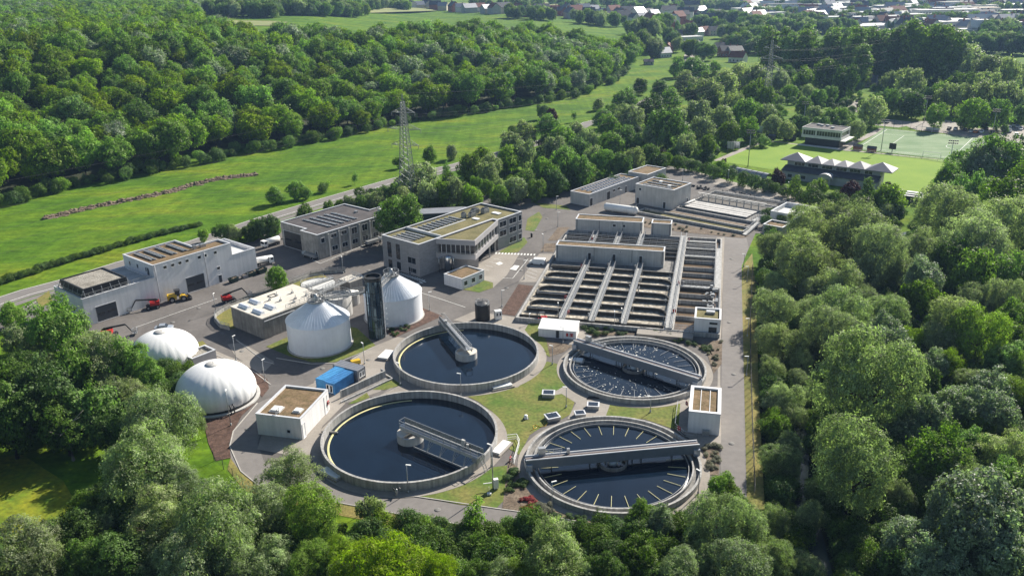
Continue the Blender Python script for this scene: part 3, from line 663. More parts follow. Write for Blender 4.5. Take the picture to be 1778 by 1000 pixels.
# long low building, annex, pump cube
Lf = Fr((28.4, 291.8), 50)
r = thing('machine_building', 'long low concrete building with solar panels along its brown roof', 'machine building', Lf(0, 0))
lp = Lf.rect(0, 0, 34, 8.4); flat_walls(r, lp, 0, 4.6, 'pale_concrete', 'sedum_brown', .3, .35)
for a, w, h in ((1.2, 1.8, 2.9), (12.5, 2.2, 3.0), (24.5, 1.2, 2.6)): opening(r, lp[0], lp[1], a, .05, w, h, 'door', 'coping', 'dark_steel')
for a in (16.2, 19.4): opening(r, lp[0], lp[1], a, 2.2, 1.9, 1.0)
for i in range(3): solar_row(r, Lf(4, 1.7+i*2.3), Lf(30, 1.7+i*2.3), 1, 1.1, .25, 4.34)
r = thing('annex_building', 'brown-roofed concrete annex at the far end of the long low building', 'annex', Lf(35, -3))
ap = Lf.rect(34.8, -3.2, 49, 5.6); flat_walls(r, ap, 0, 5.6, 'pale_concrete', 'sedum_brown', .3, .35)
for a in (4, 8.5): opening(r, ap[0], ap[1], a, 2.5, 1.8, 1.3)
b = MB(); b.prism(Lf.rect(42, 5.65, 50, 9.4), 3.9, 4.2, bottom=True); b.prism(Lf.rect(42.2, 6, 49.8, 9.2), 0, 3.9); b.build('lean_to', 'pale_concrete', r)
r = thing('pump_building', 'square two-storey concrete building with panelled brown roof before the settling tanks', 'pump building', Lf(14, -26.3))
cp = Lf.rect(14, -26.3, 26.7, -10.6); flat_walls(r, cp, 0, 7.3, 'pale_concrete', 'sedum_brown', .3, .35)
opening(r, cp[3], cp[0], 12.2, .1, 1.2, 2.3, 'door', 'coping', 'dark_steel'); opening(r, cp[3], cp[0], 2, 5.2, 1.1, .8); opening(r, cp[3], cp[0], 1.2, .1, 1.3, 2.2, 'door', 'coping', 'dark_steel')
opening(r, cp[0], cp[1], 10.3, .1, 1.1, 2.2, 'door', 'coping', 'dark_steel')
for i in range(3): solar_row(r, Lf(16.4+i*3.3, -24.5), Lf(16.4+i*3.3, -12.5), 1, 1.5, .2, 7.04)
b = MB(); b.obox(Lf(22, -16.5), Lf.a, 1.2, 1.2, 7.04, 7.6); b.obox(Lf(18.5, -22), Lf.a, 1.2, 1.2, 7.04, 7.6); build_each(b, 'skylight', 'white_paint', r)
# roof boxes by the settling tanks
def small_block(name, label, fr, a0, b0, a1, b1, h, roof, cat='block', wall='pale_concrete', par=.5, doors=()):
    r = thing(name, label, cat, fr(a0, b0)); p = fr.rect(a0, b0, a1, b1); flat_walls(r, p, 0, h, wall, roof, par, .3)
    for k, s, z0, w, hh, kd in doors: opening(r, p[k], p[(k+1) % 4], s, z0, w, hh, kd, 'coping', 'dark_steel' if kd != 'window' else 'window_glass')
    return r
small_block('control_block', 'white open-topped concrete block half hidden behind the willows beyond the settling tanks', Lf, 20.5, -71, 34, -59.5, 4.0, 'white_cover', 'concrete block', 'white_wall', 1.4, ((3, 9.5, 2.2, 1.8, .7, 'window'),))
small_block('valve_house', 'small brown-roofed concrete block beside the willows at the settling tank corner', Lf, 6.8, -69.5, 13.2, -63, 3.3, 'sedum_brown', 'concrete block')
# pump house in front of the gasholders
Pf = Fr((-39.5, 135.0), 76)
r = thing('blower_house', 'white flat-roofed house with brown planted roof beside the front left round tank', 'plant house', Pf(0, 0))
pp = Pf.rect(0, 0, 11.7, 9.2); flat_walls(r, pp, 0, 4.45, 'white_wall', 'sedum_brown', .3, .35)
opening(r, pp[0], pp[1], 10.2, .1, 1.2, 3.6, 'door', 'coping', 'white_paint'); opening(r, pp[0], pp[1], .8, .1, 1.0, 2.9, 'door', 'coping', 'white_paint')
opening(r, pp[3], pp[0], 6.5, 1.2, .8, .6)
for a, bb, s in ((2.6, 6.2, 1.7), (3.0, 2.0, 1.2)):
    m = MB(); m.obox(Pf(a, bb), Pf.a, s+.5, s+.5, 4.16, 4.4); fr_ = m.build('rooflight_kerb', 'pale_concrete', r); m = MB(); m.obox(Pf(a, bb), Pf.a, s, s, 4.4, 4.62); m.build('rooflight', 'white_paint', fr_)
b = railing([Pf(.3, 5.2, 4.4), Pf(1.6, 5.2, 4.4)], .9, .6); b.build('roof_ladder_guard', 'galvanised', r)
def life_ring(loc, rz, label):
    t = thing('lifebuoy', label, 'lifebuoy', loc, 'red lifebuoys hung about the plant', rz); ORG[t.name] = Vector()
    m = MB(); pr = []
    for j in range(25):
        u = 2*math.pi*j/24; pr.append((.30*math.cos(u), -.09, .30*math.sin(u)))
    m.tube(pr, .09, 8, cap=False); m.build('ring', 'red_paint', t)
    m = MB(); [m.obox((.3*math.cos(u), -.09), 0, .1, .2, .3*math.sin(u)-.1, .3*math.sin(u)+.1) for u in (.8, 2.4, 3.9, 5.5)]; build_each(m, 'band', 'white_paint', t)
    m = MB(); m.obox((0, -.0), 0, .8, .03, -.45, .45); m.build('backboard', 'red_paint', t); return t
life_ring(Pf(11.0, -.12, 1.9), Pf.a, 'red lifebuoy on the long side wall of the brown-roofed white house')
# white shed by the basins
Sf = Fr((14.8, 177.5), -14)
r = thing('white_shed', 'low white shed with sloping white roof and a red ring sign by the aeration basins', 'shed', Sf(-9, 0))
b = MB(); p4 = Sf.rect(-9, 0, 0, 4.6)
b.prism(p4, 0, 2.15, top=False)
for (p, q) in ((0, 3), (1, 2)): b.face([(*p4[p][:2], 2.15), (*p4[q][:2], 2.15), (*p4[q][:2], 2.75)])
b.face([(*p4[3][:2], 2.15), (*p4[2][:2], 2.15), (*p4[2][:2], 2.75), (*p4[3][:2], 2.75)]); b.build('wall', 'white_wall', r)
b = MB(); q4 = Sf.rect(-9.12, -.12, .12, 4.75); b.face([(*q4[0][:2], 2.16), (*q4[1][:2], 2.16), (*q4[2][:2], 2.86), (*q4[3][:2], 2.86)]); b.face([(*q4[k][:2], 2.06+(.7 if k > 1 else 0)) for k in (3, 2, 1, 0)])
for k in range(4): j = (k+1) % 4; b.face([(*q4[k][:2], 2.06+(.7 if k > 1 else 0)), (*q4[j][:2], 2.06+(.7 if j > 1 else 0)), (*q4[j][:2], 2.16+(.7 if j > 1 else 0)), (*q4[k][:2], 2.16+(.7 if k > 1 else 0))])
b.build('roof', 'white_paint', r)
opening(r, p4[0], p4[1], 4.6, .05, .9, 1.9, 'door', 'coping', 'dark_steel')
life_ring(Sf(-1.1, -.05, 1.1), Sf.a, 'red lifebuoy on the front wall of the low white shed')
b = MB(); b.obox(Sf(-2.1, -.04), Sf.a, .5, .06, .7, 1.5); b.build('fire_hose_box', 'red_paint', r)
# building right between the two right tanks
Rf = Fr((32.45, 135.5), -14)
r = thing('sampling_house', 'pale block with brown ribbed roof beside the east road between the right-hand tanks', 'plant house', Rf(0, 0))
rp = Rf.rect(0, 0, 5.7, 10.3); flat_walls(r, rp, 0, 4.55, 'white_wall', 'sedum_brown', .35, .55, 'coping')
b = MB(); [b.bar(Rf(a, .9, 4.28), Rf(a, 9.4, 4.28), .12) for a in (2.0, 3.7)]; build_each(b, 'roof_rail', 'coping', r)
opening(r, rp[3], rp[0], 6.5, .1, 4.5, 3.2, 'window', 'galvanised')
b = MB(); b.obox(Rf(3.3, -.45), Rf.a, 1.3, .7, .1, 1.1); b.build('wall_unit', 'galvanised', r)
b = railing([Rf(-2.4, 10, 0), Rf(-2.4, 1, 0), Rf(-.6, -1.6, 0), Rf(1.6, -1.9, 0)], 1.1, 1.5); b.build('stair_railing', 'galvanised', r)
life_ring(Rf(-1.6, -.4, .9), Rf.a+R(-40), 'red lifebuoy on the stair rail by the front right tank')
life_ring(Rf(-.6, 8.6, 1.4), Rf.a+R(-60), 'red lifebuoy at the rim of the rear right tank')

# ---------------------------------------------------------------- round clarifiers
def ring_wall(root, c, ro, ri, z0, z1, name, m, n=96):
    b = MB(); b.lathe(c, [(ro, z0), (ro, z1)], n); b.lathe(c, [(ro, z1), (ri, z1)], n, smooth=False); b.lathe(c, [(ri, z1), (ri, z0)], n); return b.build(name, m, root)
def apron(c, r0, r1, name='tank_path'):
    b = MB(); b.lathe(c, [(r0, .1), (r1, .1)], 96, smooth=False); kindof(b.build(name, 'paving'), 'structure')
def half_bridge_tank(c, ang, label, pip=0):
    r = thing('round_settling_tank', label, 'settling tank', c, 'round concrete settling tanks')
    Rr = 16.25; apron(c, Rr, 18.0)
    ring_wall(r, c, Rr, Rr-.42, 0, 1.75, 'wall', 'concrete')
    b = MB(); b.disc(c, Rr-.41, .16, 96); b.build('water', 'clarifier_water', r)
    b = MB(); b.lathe(c, [(Rr-1.45, .17), (Rr-1.15, .24), (Rr-1.05, .17)], 60, a0=R(95), a1=R(232)); b.build('scum_line', 'pale_yellow', r)
    # centre chamber with open crescent
    col = thing_part = MB(); col.lathe(c, [(2.45, .1), (2.45, 1.65)], 40); col.lathe(c, [(2.45, 1.65), (2.1, 1.65)], 40, smooth=False); col.lathe(c, [(2.1, 1.65), (2.1, .7), (0, .7)], 40)
    ch = col.build('centre_chamber', 'pale_concrete', r)
    b = MB(); a = ang+math.pi; pts = [(c.x+2.42*math.cos(a+t), c.y+2.42*math.sin(a+t)) for t in np.linspace(-1.65, 1.65, 18)]; b.prism(pts, 1.55, 1.78, bottom=True); b.build('slab', 'cream_concrete', ch)
    u = Vector((math.cos(ang), math.sin(ang), 0)); v = Vector((-u.y, u.x, 0)); z = 2.85
    A = c-u*1.9; B = c+u*(Rr+.5); w = .75
    br = MB()
    br.prism([(A-v*w)[:2], (B-v*w)[:2], (B+v*w)[:2], (A+v*w)[:2]], z-.12, z, bottom=True)
    bro = br.build('bridge_deck', 'galvanised', r)
    g = MB()
    for s in (-w, w):
        g.bar(A+v*s+Vector((0, 0, z-.32)), B+v*s+Vector((0, 0, z-.32)), .1, .62)
    build_each(g, 'girder', 'pale_concrete', bro)
    q = MB()
    up = Vector((0, 0, 1)); n = 12
    for s in (-w, w):
        for i in range(n+1): p = (A+v*s).lerp(B+v*s, i/n)+up*z; q.bar(p, p+up*1.05, .07)
        q.bar(A+v*s+up*(z+1.05), B+v*s+up*(z+1.05), .08); q.bar(A+v*s+up*(z+.5), B+v*s+up*(z+.5), .06)
    q.bar(A-v*w+up*(z+1.05), A+v*w+up*(z+1.05), .08)
    q.build('bridge_railing', 'galvanised', bro)
    q = MB()
    q.face([A+v*w+up*(z+.05), B+v*w+up*(z+.05), B+v*w+up*(z+.95), A+v*w+up*(z+.95)]); q.build('railing_infill', 'grating', bro)
    # scraper frame, carriage, ladder, control box
    s = MB()
    for i, d in enumerate((5.5, 8.5, 11.5, 14.0)):
        p = c+u*d
        s.bar(p+up*(z-.3)-v*.5, p+up*.2-v*1.7, .1); s.bar(p+up*(z-.3)+v*.5, p+up*.2-v*1.7, .07); s.bar(p+u*1.1+up*(z-.3), p+up*.25-v*1.7, .07)
    s.bar(c+u*2.4-v*1.7+up*.28, c+u*15-v*1.7+up*.28, .12, .35)
    s.build('scraper', 'galvanised', r)
    s = MB(); s.obox(B-u*.55, ang, 1.2, 2.1, 1.76, z-.1); s.build('carriage', 'galvanised', r)
    s = MB(); s.obox(B-u*4.2+v*.45, ang, .7, .4, z, z+1.5); s.obox(B-u*3.2+v*.4, ang, .5, .35, z, z+1.0); build_each(s, 'control_cabinet', 'pale_concrete', r)
    s = MB()
    for o_ in (-.35, .35): s.bar(B+v*o_+up*z, B+u*1.2+v*o_+up*.1, .08)
    for i in range(7): t = i/6.5; s.bar(B-v*.35+up*(z-.1)*(1-t)+u*1.2*t+up*.1, B+v*.35+up*(z-.1)*(1-t)+u*1.2*t+up*.1, .06)
    s.build('ladder', 'galvanised', r)
    return r
cA = Vector((-19.3, 134.2, 0)); cB = Vector((-10.5, 168.7, 0)); cC = Vector((26.1, 161.5, 0)); cD = Vector((17.15, 125.0, 0))
tA = half_bridge_tank(cA, math.atan2(124.11-134.9, -5.64+20.0), 'front left round tank of dark water with half bridge pointing to the lower right')
tB = half_bridge_tank(cB, math.atan2(183.4-168.6, -16.5+10.4), 'rear left round tank of dark water with half bridge pointing up to the gravel bed')
b = MB(); p = P(578, 748, .4); b.bar(p-Vector((2.2, .1, 0)), p+Vector((1.0, -.5, 0)), .3, .2); b.build('inlet_beam', 'dark_concrete', tA)
def full_bridge_tank(c, ang, label, bars=28, bm='pale_yellow'):
    r = thing('round_clarifier', label, 'clarifier tank', c, 'round clarifiers with full bridges')
    Ro = 15.3; apron(c, Ro, 16.7)
    ring_wall(r, c, Ro, Ro-.4, 0, 1.1, 'wall', 'concrete'); ring_wall(r, c, Ro-1.35, Ro-1.6, .1, .95, 'channel_wall', 'concrete'); 
    b = MB(); b.lathe(c, [(Ro-1.36, .3), (Ro-.39, .3)], 96, smooth=False); b.build('channel_water', 'dark_concrete', r)
    ring_wall(r, c, Ro-2.15, Ro-2.22, .15, .62, 'weir_plate', 'galvanised')
    b = MB(); b.disc(c, Ro-1.58, .2, 96); b.build('water', 'clarifier_water', r)
    b = MB()
    for k in range(bars):
        t = 2*math.pi*(k+.4)/bars; d = Vector((math.cos(t), math.sin(t), 0)); b.bar(c+d*(Ro-2.6)+Vector((0, 0, .33)), c+d*(Ro-5.7)+Vector((0, 0, .33)), .065, .06)
    build_each(b, 'weir_bar', bm, r)
    u = Vector((math.cos(ang), math.sin(ang), 0)); v = Vector((-u.y, u.x, 0)); up = Vector((0, 0, 1))
    ring_wall(r, c, 2.5, 2.3, .1, .85, 'centre_ring', 'dark_concrete', 40)
    A = c-u*(Ro+.15); B = c+u*(Ro+.15); z = 2.9; w = .7
    b = MB()
    b.prism([(A-v*w)[:2], (B-v*w)[:2], (B+v*w)[:2], (A+v*w)[:2]], z-.1, z, bottom=True); bro = b.build('bridge_deck', 'fascia', r)
    g = MB()
    for s in (-w, w): g.bar(A+v*s+up*(z-.85), B+v*s+up*(z-.85), .1, 1.6)
    build_each(g, 'girder', 'girder_grey', bro)
    q = MB()
    for s in (-w, w): q.bar(A+v*s+up*(z+.12), B+v*s+up*(z+.12), .16, .2)
    build_each(q, 'deck_edge', 'coping', bro)
    q = MB(); q.prism([(A-v*.22)[:2], (B-v*.22)[:2], (B+v*.22)[:2], (A+v*.22)[:2]], z+.001, z+.04); q.build('cable_tray', 'deck_brown', bro)
    q = MB()
    for d in (-11, -4.2, -2.8, 2.6, 3.4, 5.0, 10.6):
        q.bar(c+u*d+up*(z-1.4)-v*.5, c+u*d+up*.2-v*.5, .16); q.bar(c+u*(d+.7)+up*(z-1.4)+v*.3, c+u*d+up*.25+v*.3, .09); q.bar(c+u*d+up*.35-v*.9, c+u*(d+2.6)+up*.35-v*.9, .1)
    build_each(q, 'suction_pipe', 'dark_steel', r, 3)
    q = MB()
    for d in (-1.6, -.8, .1, .9, 1.7): q.bar(c+u*d+up*(z-1.5), c+u*d*.8+up*.5-v*.4, .28)
    q.lathe(c, [(.9, .3), (.9, 1.1), (0, 1.15)], 16); q.build('drive_unit', 'galvanised', r)
    for s_, e in ((A, 1), (B, -1)):
        m = MB(); m.obox(s_+u*e*.5, ang, 1.1, 2.3, .95, z-.7); m.build('end_carriage', 'silver_paint', r)
    q = MB(); q.obox(A+u*3.0+v*.9, ang, 1.2, .8, z+.1, z+1.4); q.obox(A+u*7.6+v*.5, ang, .5, .4, z, z+1.0); build_each(q, 'control_cabinet', 'galvanised', r)
    q = railing([A+u*3.6+v*1.0+up*z, A+u*6.6+v*1.0+up*z], .8, 1.2); q.build('bridge_railing', 'galvanised', bro)
    return r
tD = full_bridge_tank(cD, math.atan2(126.5-122.3, 32.24-1.9), 'front right round clarifier of still dark water with a bridge right across')
tC = full_bridge_tank(cC, math.atan2(151.1-170.5, 38.19-14.3), 'rear right round clarifier flecked with white foam and spanned by a slanting bridge', bm='galvanised')
b = MB(); rr = random.Random(3)
for i in range(1100):
    t = rr.random()*6.283; d = math.sqrt(rr.random())*12.9
    x, y = cC.x+d*math.cos(t), cC.y+d*math.sin(t)
    side = (x-cC.x)*.63+(y-cC.y)*.77
    if not ((side > 1.5 and (x-cC.x) < 4+rr.random()*4) or (side < -4 and rr.random() < .55) or rr.random() < .06): continue
    s = .03+.13*rr.random()**3; a = rr.random()*3; n = 5
    b.face([(x+s*(1.7*math.cos(6.283*k/n)*math.cos(a)-math.sin(6.283*k/n)*math.sin(a)), y+s*(1.7*math.cos(6.283*k/n)*math.sin(a)+math.sin(6.283*k/n)*math.cos(a)), .225) for k in range(n)])
kindof(b.build('foam_flecks', 'foam'), 'stuff')
# concrete hatches and raised skylights about the tanks
def hatch(c, ang, sx, sy, label):
    t = thing('concrete_hatch', label, 'hatch', c, 'concrete hatches by the round tanks', ang); ORG[t.name] = Vector()
    m = MB(); m.obox((0, 0), 0, sx+.7, sy+.7, 0, .25); m.build('plinth', 'paving', t); m = MB(); m.obox((0, 0), 0, sx, sy, .25, .55); m.build('cover', 'white_paint', t)
hatch(Vector((-2.4, 154.3, .1)), R(22), 4.2, 1.3, 'long pale hatch cover at the front right of the rear left tank')
hatch(Vector((-2.4, 130.6, .1)), R(62), 4.4, 1.6, 'pale hatch cover beside the right rim of the front left tank')
hatch(Vector((-31.8, 123.2, .1)), R(-38), 4.2, 1.5, 'pale hatch cover at the lower left rim of the front left tank')
hatch(Vector((-28.6, 170.2, .1)), R(72), 4.2, 2.4, 'square pale hatch cover to the left of the rear left tank')
hatch(P(1000, 627), R(-14), 3.0, 1.6, 'grey hatch cover at the left rim of the rear right clarifier')
def skylight(c, ang, s, label):
    t = thing('raised_skylight', label, 'skylight', c, 'raised glass skylights on the lawn', ang); ORG[t.name] = Vector()
    m = MB(); m.obox((0, 0), 0, s, s*.8, 0, .75); m.build('kerb_box', 'galvanised', t)
    m = MB(); m.obox((0, 0), 0, s+.15, s*.8+.15, .75, .86); m.build('frame', 'coping', t)
    m = MB(); m.obox((0, 0), 0, s*.82, s*.62, .862, .9); m.bar((0, -s*.3, .9), (0, s*.3, .9), .05); m.build('glass', 'solar', t)
skylight(Vector((7.1, 150.4, .07)), R(-6), 2.5, 'five-sided looking glass skylight on the lawn just left of the path')
skylight(Vector((7.4, 141.0, .07)), R(20), 2.6, 'glass skylight on the lawn nearest the front right clarifier')
skylight(Vector((15.7, 145.2, .09)), R(-8), 2.3, 'glass skylight on the paving below the rear right clarifier')
skylight(Vector((12.8, 142.0, .09)), R(8), 2.0, 'small glass skylight touching the back rim of the front right clarifier')
b = MB(); p = P(1029, 692)
for i in range(6): b.tube([p+Vector((-1.2+i*.08, -.3+i*.17, .15)), p+Vector((1.3+i*.05, -.25+i*.17, .15))], .09, 6)
b.build('pipe_stack', 'black_tank', None, ('bundle of black pipes lying on paving by a glass skylight', 'pipes'))
b = MB(); pts = [P(920+8*math.sin(i*.9)+i*2.6, 746-i*.9+3*math.cos(i*1.7)) for i in range(14)]; b.tube([(p.x, p.y, .12) for p in pts], .05, 5)
b.build('garden_hose', 'yellow_paint', None, ('yellow hose lying in loops on the lawn left of the front right clarifier', 'hose'))
t = thing('cable_reel', 'small black and white reel standing on the lawn between the tanks', 'reel', P(913, 727)); m = MB(); m.lathe((0, 0), [(.35, .1), (.35, .8), (0, .85)], 12); m.build('drum', 'white_paint', None)
dr = bpy.data.objects['drum']; dr.parent = t; m = MB(); m.lathe((0, 0), [(.6, 0), (.6, .1), (0, .1)], 12); o = m.build('base', 'black_tank', None); o.parent = t

# ---------------------------------------------------------------- digesters, tower, gasholders
def digester(c, label):
    r = thing('digester', label, 'digester', c, 'conical digesters')
    b = MB(); b.lathe(c, [(7.2, 0), (7.2, 6.75)], 64); b.build('shell', 'tank_cladding', r)
    b = MB(); b.lathe(c, [(7.32, 6.7), (7.32, 6.85), (1.7, 10.75), (1.7, 11.0), (0, 11.0)], 64, smooth=True); co = b.build('roof', 'cone_cladding', r)
    b = MB()
    for k in range(56):
        t = 2*math.pi*k/56; d = Vector((math.cos(t), math.sin(t), 0)); b.bar(c+d*7.3+Vector((0, 0, 6.88)), c+d*1.75+Vector((0, 0, 10.76)), .05, .06)
    b.build('seam', 'cone_cladding', co)
    b = MB(); b.lathe(c, [(7.25, .0), (7.6, .0), (7.6, .25), (7.22, .25)], 64, smooth=False); b.build('plinth', 'kerbstone', r)
    b = MB(); b.lathe(c, [(2.0, 10.95), (2.0, 11.1), (0, 11.1)], 24, smooth=False); pl = b.build('platform', 'grating', r)
    pts = [c+Vector((1.95*math.cos(2*math.pi*k/14), 1.95*math.sin(2*math.pi*k/14), 11.1)) for k in range(15)]
    railing(pts, 1.1, .9).build('platform_railing', 'galvanised', pl)
    b = MB(); b.lathe(c, [(.75, 11.1), (.75, 11.7), (.35, 12.2), (.35, 12.6), (0, 12.65)], 14); b.bar(c+Vector((.9, .4, 11.1)), c+Vector((.9, .4, 13.0)), .1); b.bar(c+Vector((-.8, .5, 11.1)), c+Vector((-.8, .5, 12.9)), .12); b.tube([c+Vector((.3, -.3, 11.9)), c+Vector((1.2, -1.0, 11.9)), c+Vector((1.4, -1.2, 11.2))], .14, 6)
    b.build('gas_dome', 'galvanised', pl)
    return r
d1 = Vector((-45, 177.2, 0)); d2 = Vector((-29.8, 193.4, 0))
dg1 = digester(d1, 'near white digester with blue-grey conical roof on the lawn'); dg2 = digester(d2, 'far white digester with conical roof behind the dark glass tower')
tw = Vector((-32.3, 181.0, 0))
r = thing('stair_tower', 'dark glazed round stair tower between the two white digesters', 'stair tower', tw)
b = MB(); b.lathe(tw, [(1.9, 0), (1.9, 14.6)], 20, smooth=False); b.build('glazing', 'tower_glass', r)
b = MB()
for k in range(20): t = 2*math.pi*k/20; b.bar((tw.x+1.93*math.cos(t), tw.y+1.93*math.sin(t), 0), (tw.x+1.93*math.cos(t), tw.y+1.93*math.sin(t), 14.6), .07)
for z in (2.9, 5.8, 8.7, 11.6): b.lathe(tw, [(1.95, z), (1.95, z+.09)], 20, smooth=False)
b.build('glazing_bar', 'dark_steel', r)
b = MB(); b.lathe(tw, [(2.05, 14.5), (2.05, 15.4)], 24); b.lathe(tw, [(2.05, 15.4), (1.8, 15.4), (1.8, 14.8), (0, 14.8)], 24, smooth=False); b.build('roof_rim', 'dark_steel', r)
b = MB(); p = tw+Vector((2.15, -.15, 0))
for o_ in (-.22, .22): b.bar(p+Vector((0, o_, 0)), p+Vector((0, o_, 13)), .06)
for i in range(40): b.bar(p+Vector((0, -.22, .3+i*.32)), p+Vector((0, .22, .3+i*.32)), .04)
for i in range(9):
    z = 2+i*1.35; b.tube([p+Vector((0, -.35, z)), p+Vector((.5, -.3, z)), p+Vector((.65, 0, z)), p+Vector((.5, .3, z)), p+Vector((0, .35, z))], .03, 4)
b.build('caged_ladder', 'coping', r)
def gangway(A, B, name, label, w=.6):
    r = thing(name, label, 'walkway', (A+B)/2); d = (B-A).normalized(); n = Vector((-d.y, d.x, 0)).normalized()*w; b = MB()
    for s in (n, -n): b.bar(A+s, B+s, .1, .3)
    b.face([A-n, B-n, B+n, A+n]); b.build('deck', 'grating', r)
    railing([A+n, B+n], 1.05, 1.2, m=railing([A-n, B-n], 1.05, 1.2)).build('railing', 'galvanised', r)
gangway(d1+Vector((1.5, 1.2, 11.0)), tw+Vector((-1.6, .6, 11.4)), 'high_walkway', 'railed walkway from the near digester roof to the glass tower')
gangway(d2+Vector((-.5, -1.9, 11.0)), tw+Vector((.5, 1.9, 11.4)), 'high_walkway', 'railed walkway from the glass tower to the far digester roof')
def gasholder(c, rad, h, label):
    r = thing('gasholder', label, 'gasholder', c, 'white membrane gasholders')
    b = MB(); n = 72; prof = []
    z0 = h*.28; k = 18; a0 = math.asin(z0/h)*.0
    for i in range(k+1):
        t = -.32+(math.pi/2+.32)*i/k; rr_ = rad*math.cos(t)*1.03; z = .35+(math.sin(t)+math.sin(.32))/(1+math.sin(.32))*h; prof.append((max(rr_, .02), z))
    i0 = len(b.v); N = 120
    for rr_, z in prof:
        for j in range(N):
            t = 2*math.pi*j/N; pin = 1-.012*(abs(math.cos(t*12)) ** 10)*min(1, (rr_/rad)*1.4); b.v.append((c.x+rr_*pin*math.cos(t), c.y+rr_*pin*math.sin(t), z))
    for q in range(len(prof)-1):
        for j in range(N): b.f.append((i0+q*N+j, i0+q*N+(j+1) % N, i0+(q+1)*N+(j+1) % N, i0+(q+1)*N+j)); b.m.append(0); b.sm.append(True)
    b.build('membrane', 'membrane', r)
    b = MB(); b.lathe(c, [(1.45, h+.20), (1.4, h+.37), (0, h+.385)], 24); b.tube([c+Vector((.2, 0, h+.4)), c+Vector((.2, 0, h+.9))], .06, 6); b.build('crown_plate', 'pale_concrete', r)
    b = MB(); b.lathe(c, [(rad+.75, .0), (rad+.75, .35), (rad-.6, .35)], 72, smooth=False); b.build('ring_base', 'pale_concrete', r)
    b = MB(); b.lathe(c, [(rad+.05, .35), (rad+.12, .8), (rad-.1, .8)], 72, smooth=False); b.build('clamp_ring', 'dark_steel', r)
    b = MB()
    for t in (-.95, -.87):
        d = Vector((math.cos(t), math.sin(t), 0)); b.tube([c+d*(rad+.9)+Vector((0, 0, .2)), c+d*(rad+.9)+Vector((0, 0, 1.5)), c+d*(rad+.45)+Vector((0, 0, 2.0)), c+d*(rad+.05)+Vector((0, 0, 1.7))], .13, 8)
    build_each(b, 'air_pipe', 'dark_steel', r)
    return r
gasholder(Vector((-78.3, 169.6, 0)), 7.2, 6.9, 'rear white domed gasholder beside the yard, half hidden by trees')
gasholder(Vector((-60.8, 151.7, 0)), 7.7, 7.5, 'front white domed gasholder next to the curved brown bed')
Gf = Fr(P(*(355, 634)), 51)
small_block('gas_plant_room', 'small grey plant room with sunken gravel roof between the two white domes', Gf, -2.6, 0, 3.2, 4.2, 2.6, 'gravel_roof', 'plant room', 'fascia', .5)

# ---------------------------------------------------------------- sludge block and thickener
Kf = Fr((-58.9, 180.4), 51)
r = thing('sludge_tank', 'rectangular concrete sludge tank with cream roof and four barrel skylights', 'sludge tank', Kf(0, 0))
kp = Kf.rect(0, 0, 18.6, 12.7)
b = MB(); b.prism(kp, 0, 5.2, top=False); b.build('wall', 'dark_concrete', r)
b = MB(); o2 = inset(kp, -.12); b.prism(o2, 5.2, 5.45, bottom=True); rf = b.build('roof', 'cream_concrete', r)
b = MB(); b.bar(Kf(.3, -.3, 4.6), Kf(9, -.3, 4.6), .18); b.build('wall_pipe', 'coping', r)
for a, bb in ((1.6, 9.2), (5.0, 9.8), (1.6, 3.6), (5.2, 3.9)):
    m = MB(); c = Kf(a, bb); n = 8; uu = Kf.u; vv = Kf.v
    for (e0, e1) in ((-1.75, 1.75),):
        ring0 = []; ring1 = []
        for k in range(n+1):
            t = math.pi*k/n; off = uu*math.cos(t)*.62; z = 5.45+.1+.62*math.sin(t); ring0.append((*(c+off+vv*e0)[:2], z)); ring1.append((*(c+off+vv*e1)[:2], z))
        for k in range(n): m.face([ring0[k], ring0[k+1], ring1[k+1], ring1[k]], 0, True)
        m.face(ring0[::-1]); m.face(ring1)
    m.obox(c, Kf.a, 1.5, 3.7, 5.45, 5.58, 1); m.build('barrel_skylight', ['cone_cladding', 'white_paint'], rf)
b = MB()
for a, bb in ((8, 8), (9.4, 5.5), (11, 9.2), (12.5, 3.6), (14.5, 7.5), (15.5, 3.2), (10.8, 2.0)):
    c = Kf(a, bb); b.obox(c, Kf.a, .5, .5, 5.45, 5.9); b.bar((c.x, c.y, 5.9), (c.x, c.y, 6.6), .14); b.bar((c.x, c.y, 5.6), (*Kf(a-1.6, bb)[:2], 5.6), .1)
build_each(b, 'roof_valve', 'galvanised', rf, 3)
b = MB(); q = Kf.rect(9.4, 9.2, 11.4, 10.8); [b.bar((*q[k][:2], 5.5), (*q[(k+1) % 4][:2], 5.5), .2) for k in range(4)]; b.build('hatch', 'dark_steel', rf)
b = railing([Kf(7, .25, 5.45), Kf(18.3, .25, 5.45), Kf(18.3, 6, 5.45)], 1.05, 1.5); b.build('railing', 'galvanised', rf)
b = MB(); b.obox(Kf(15.2, .3), Kf.a, 1.2, .2, 5.5, 6.6); b.build('control_panel', 'dark_steel', rf)
tc_ = Kf(23.7, 9.0)
r = thing('thickener_tank', 'round white-topped thickener with a dark walkway across its roof', 'thickener', tc_)
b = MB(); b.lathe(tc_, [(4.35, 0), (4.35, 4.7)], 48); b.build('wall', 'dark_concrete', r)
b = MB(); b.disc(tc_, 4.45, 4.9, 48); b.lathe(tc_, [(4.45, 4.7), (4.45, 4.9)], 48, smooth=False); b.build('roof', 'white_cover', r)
b = MB(); b.prism([(tc_+Kf.u*s*5+Kf.v*t)[:2] for s, t in ((-1, -.75), (1, -.75), (1, .75), (-1, .75))], 4.93, 5.15); b.build('walkway', 'grating', r)
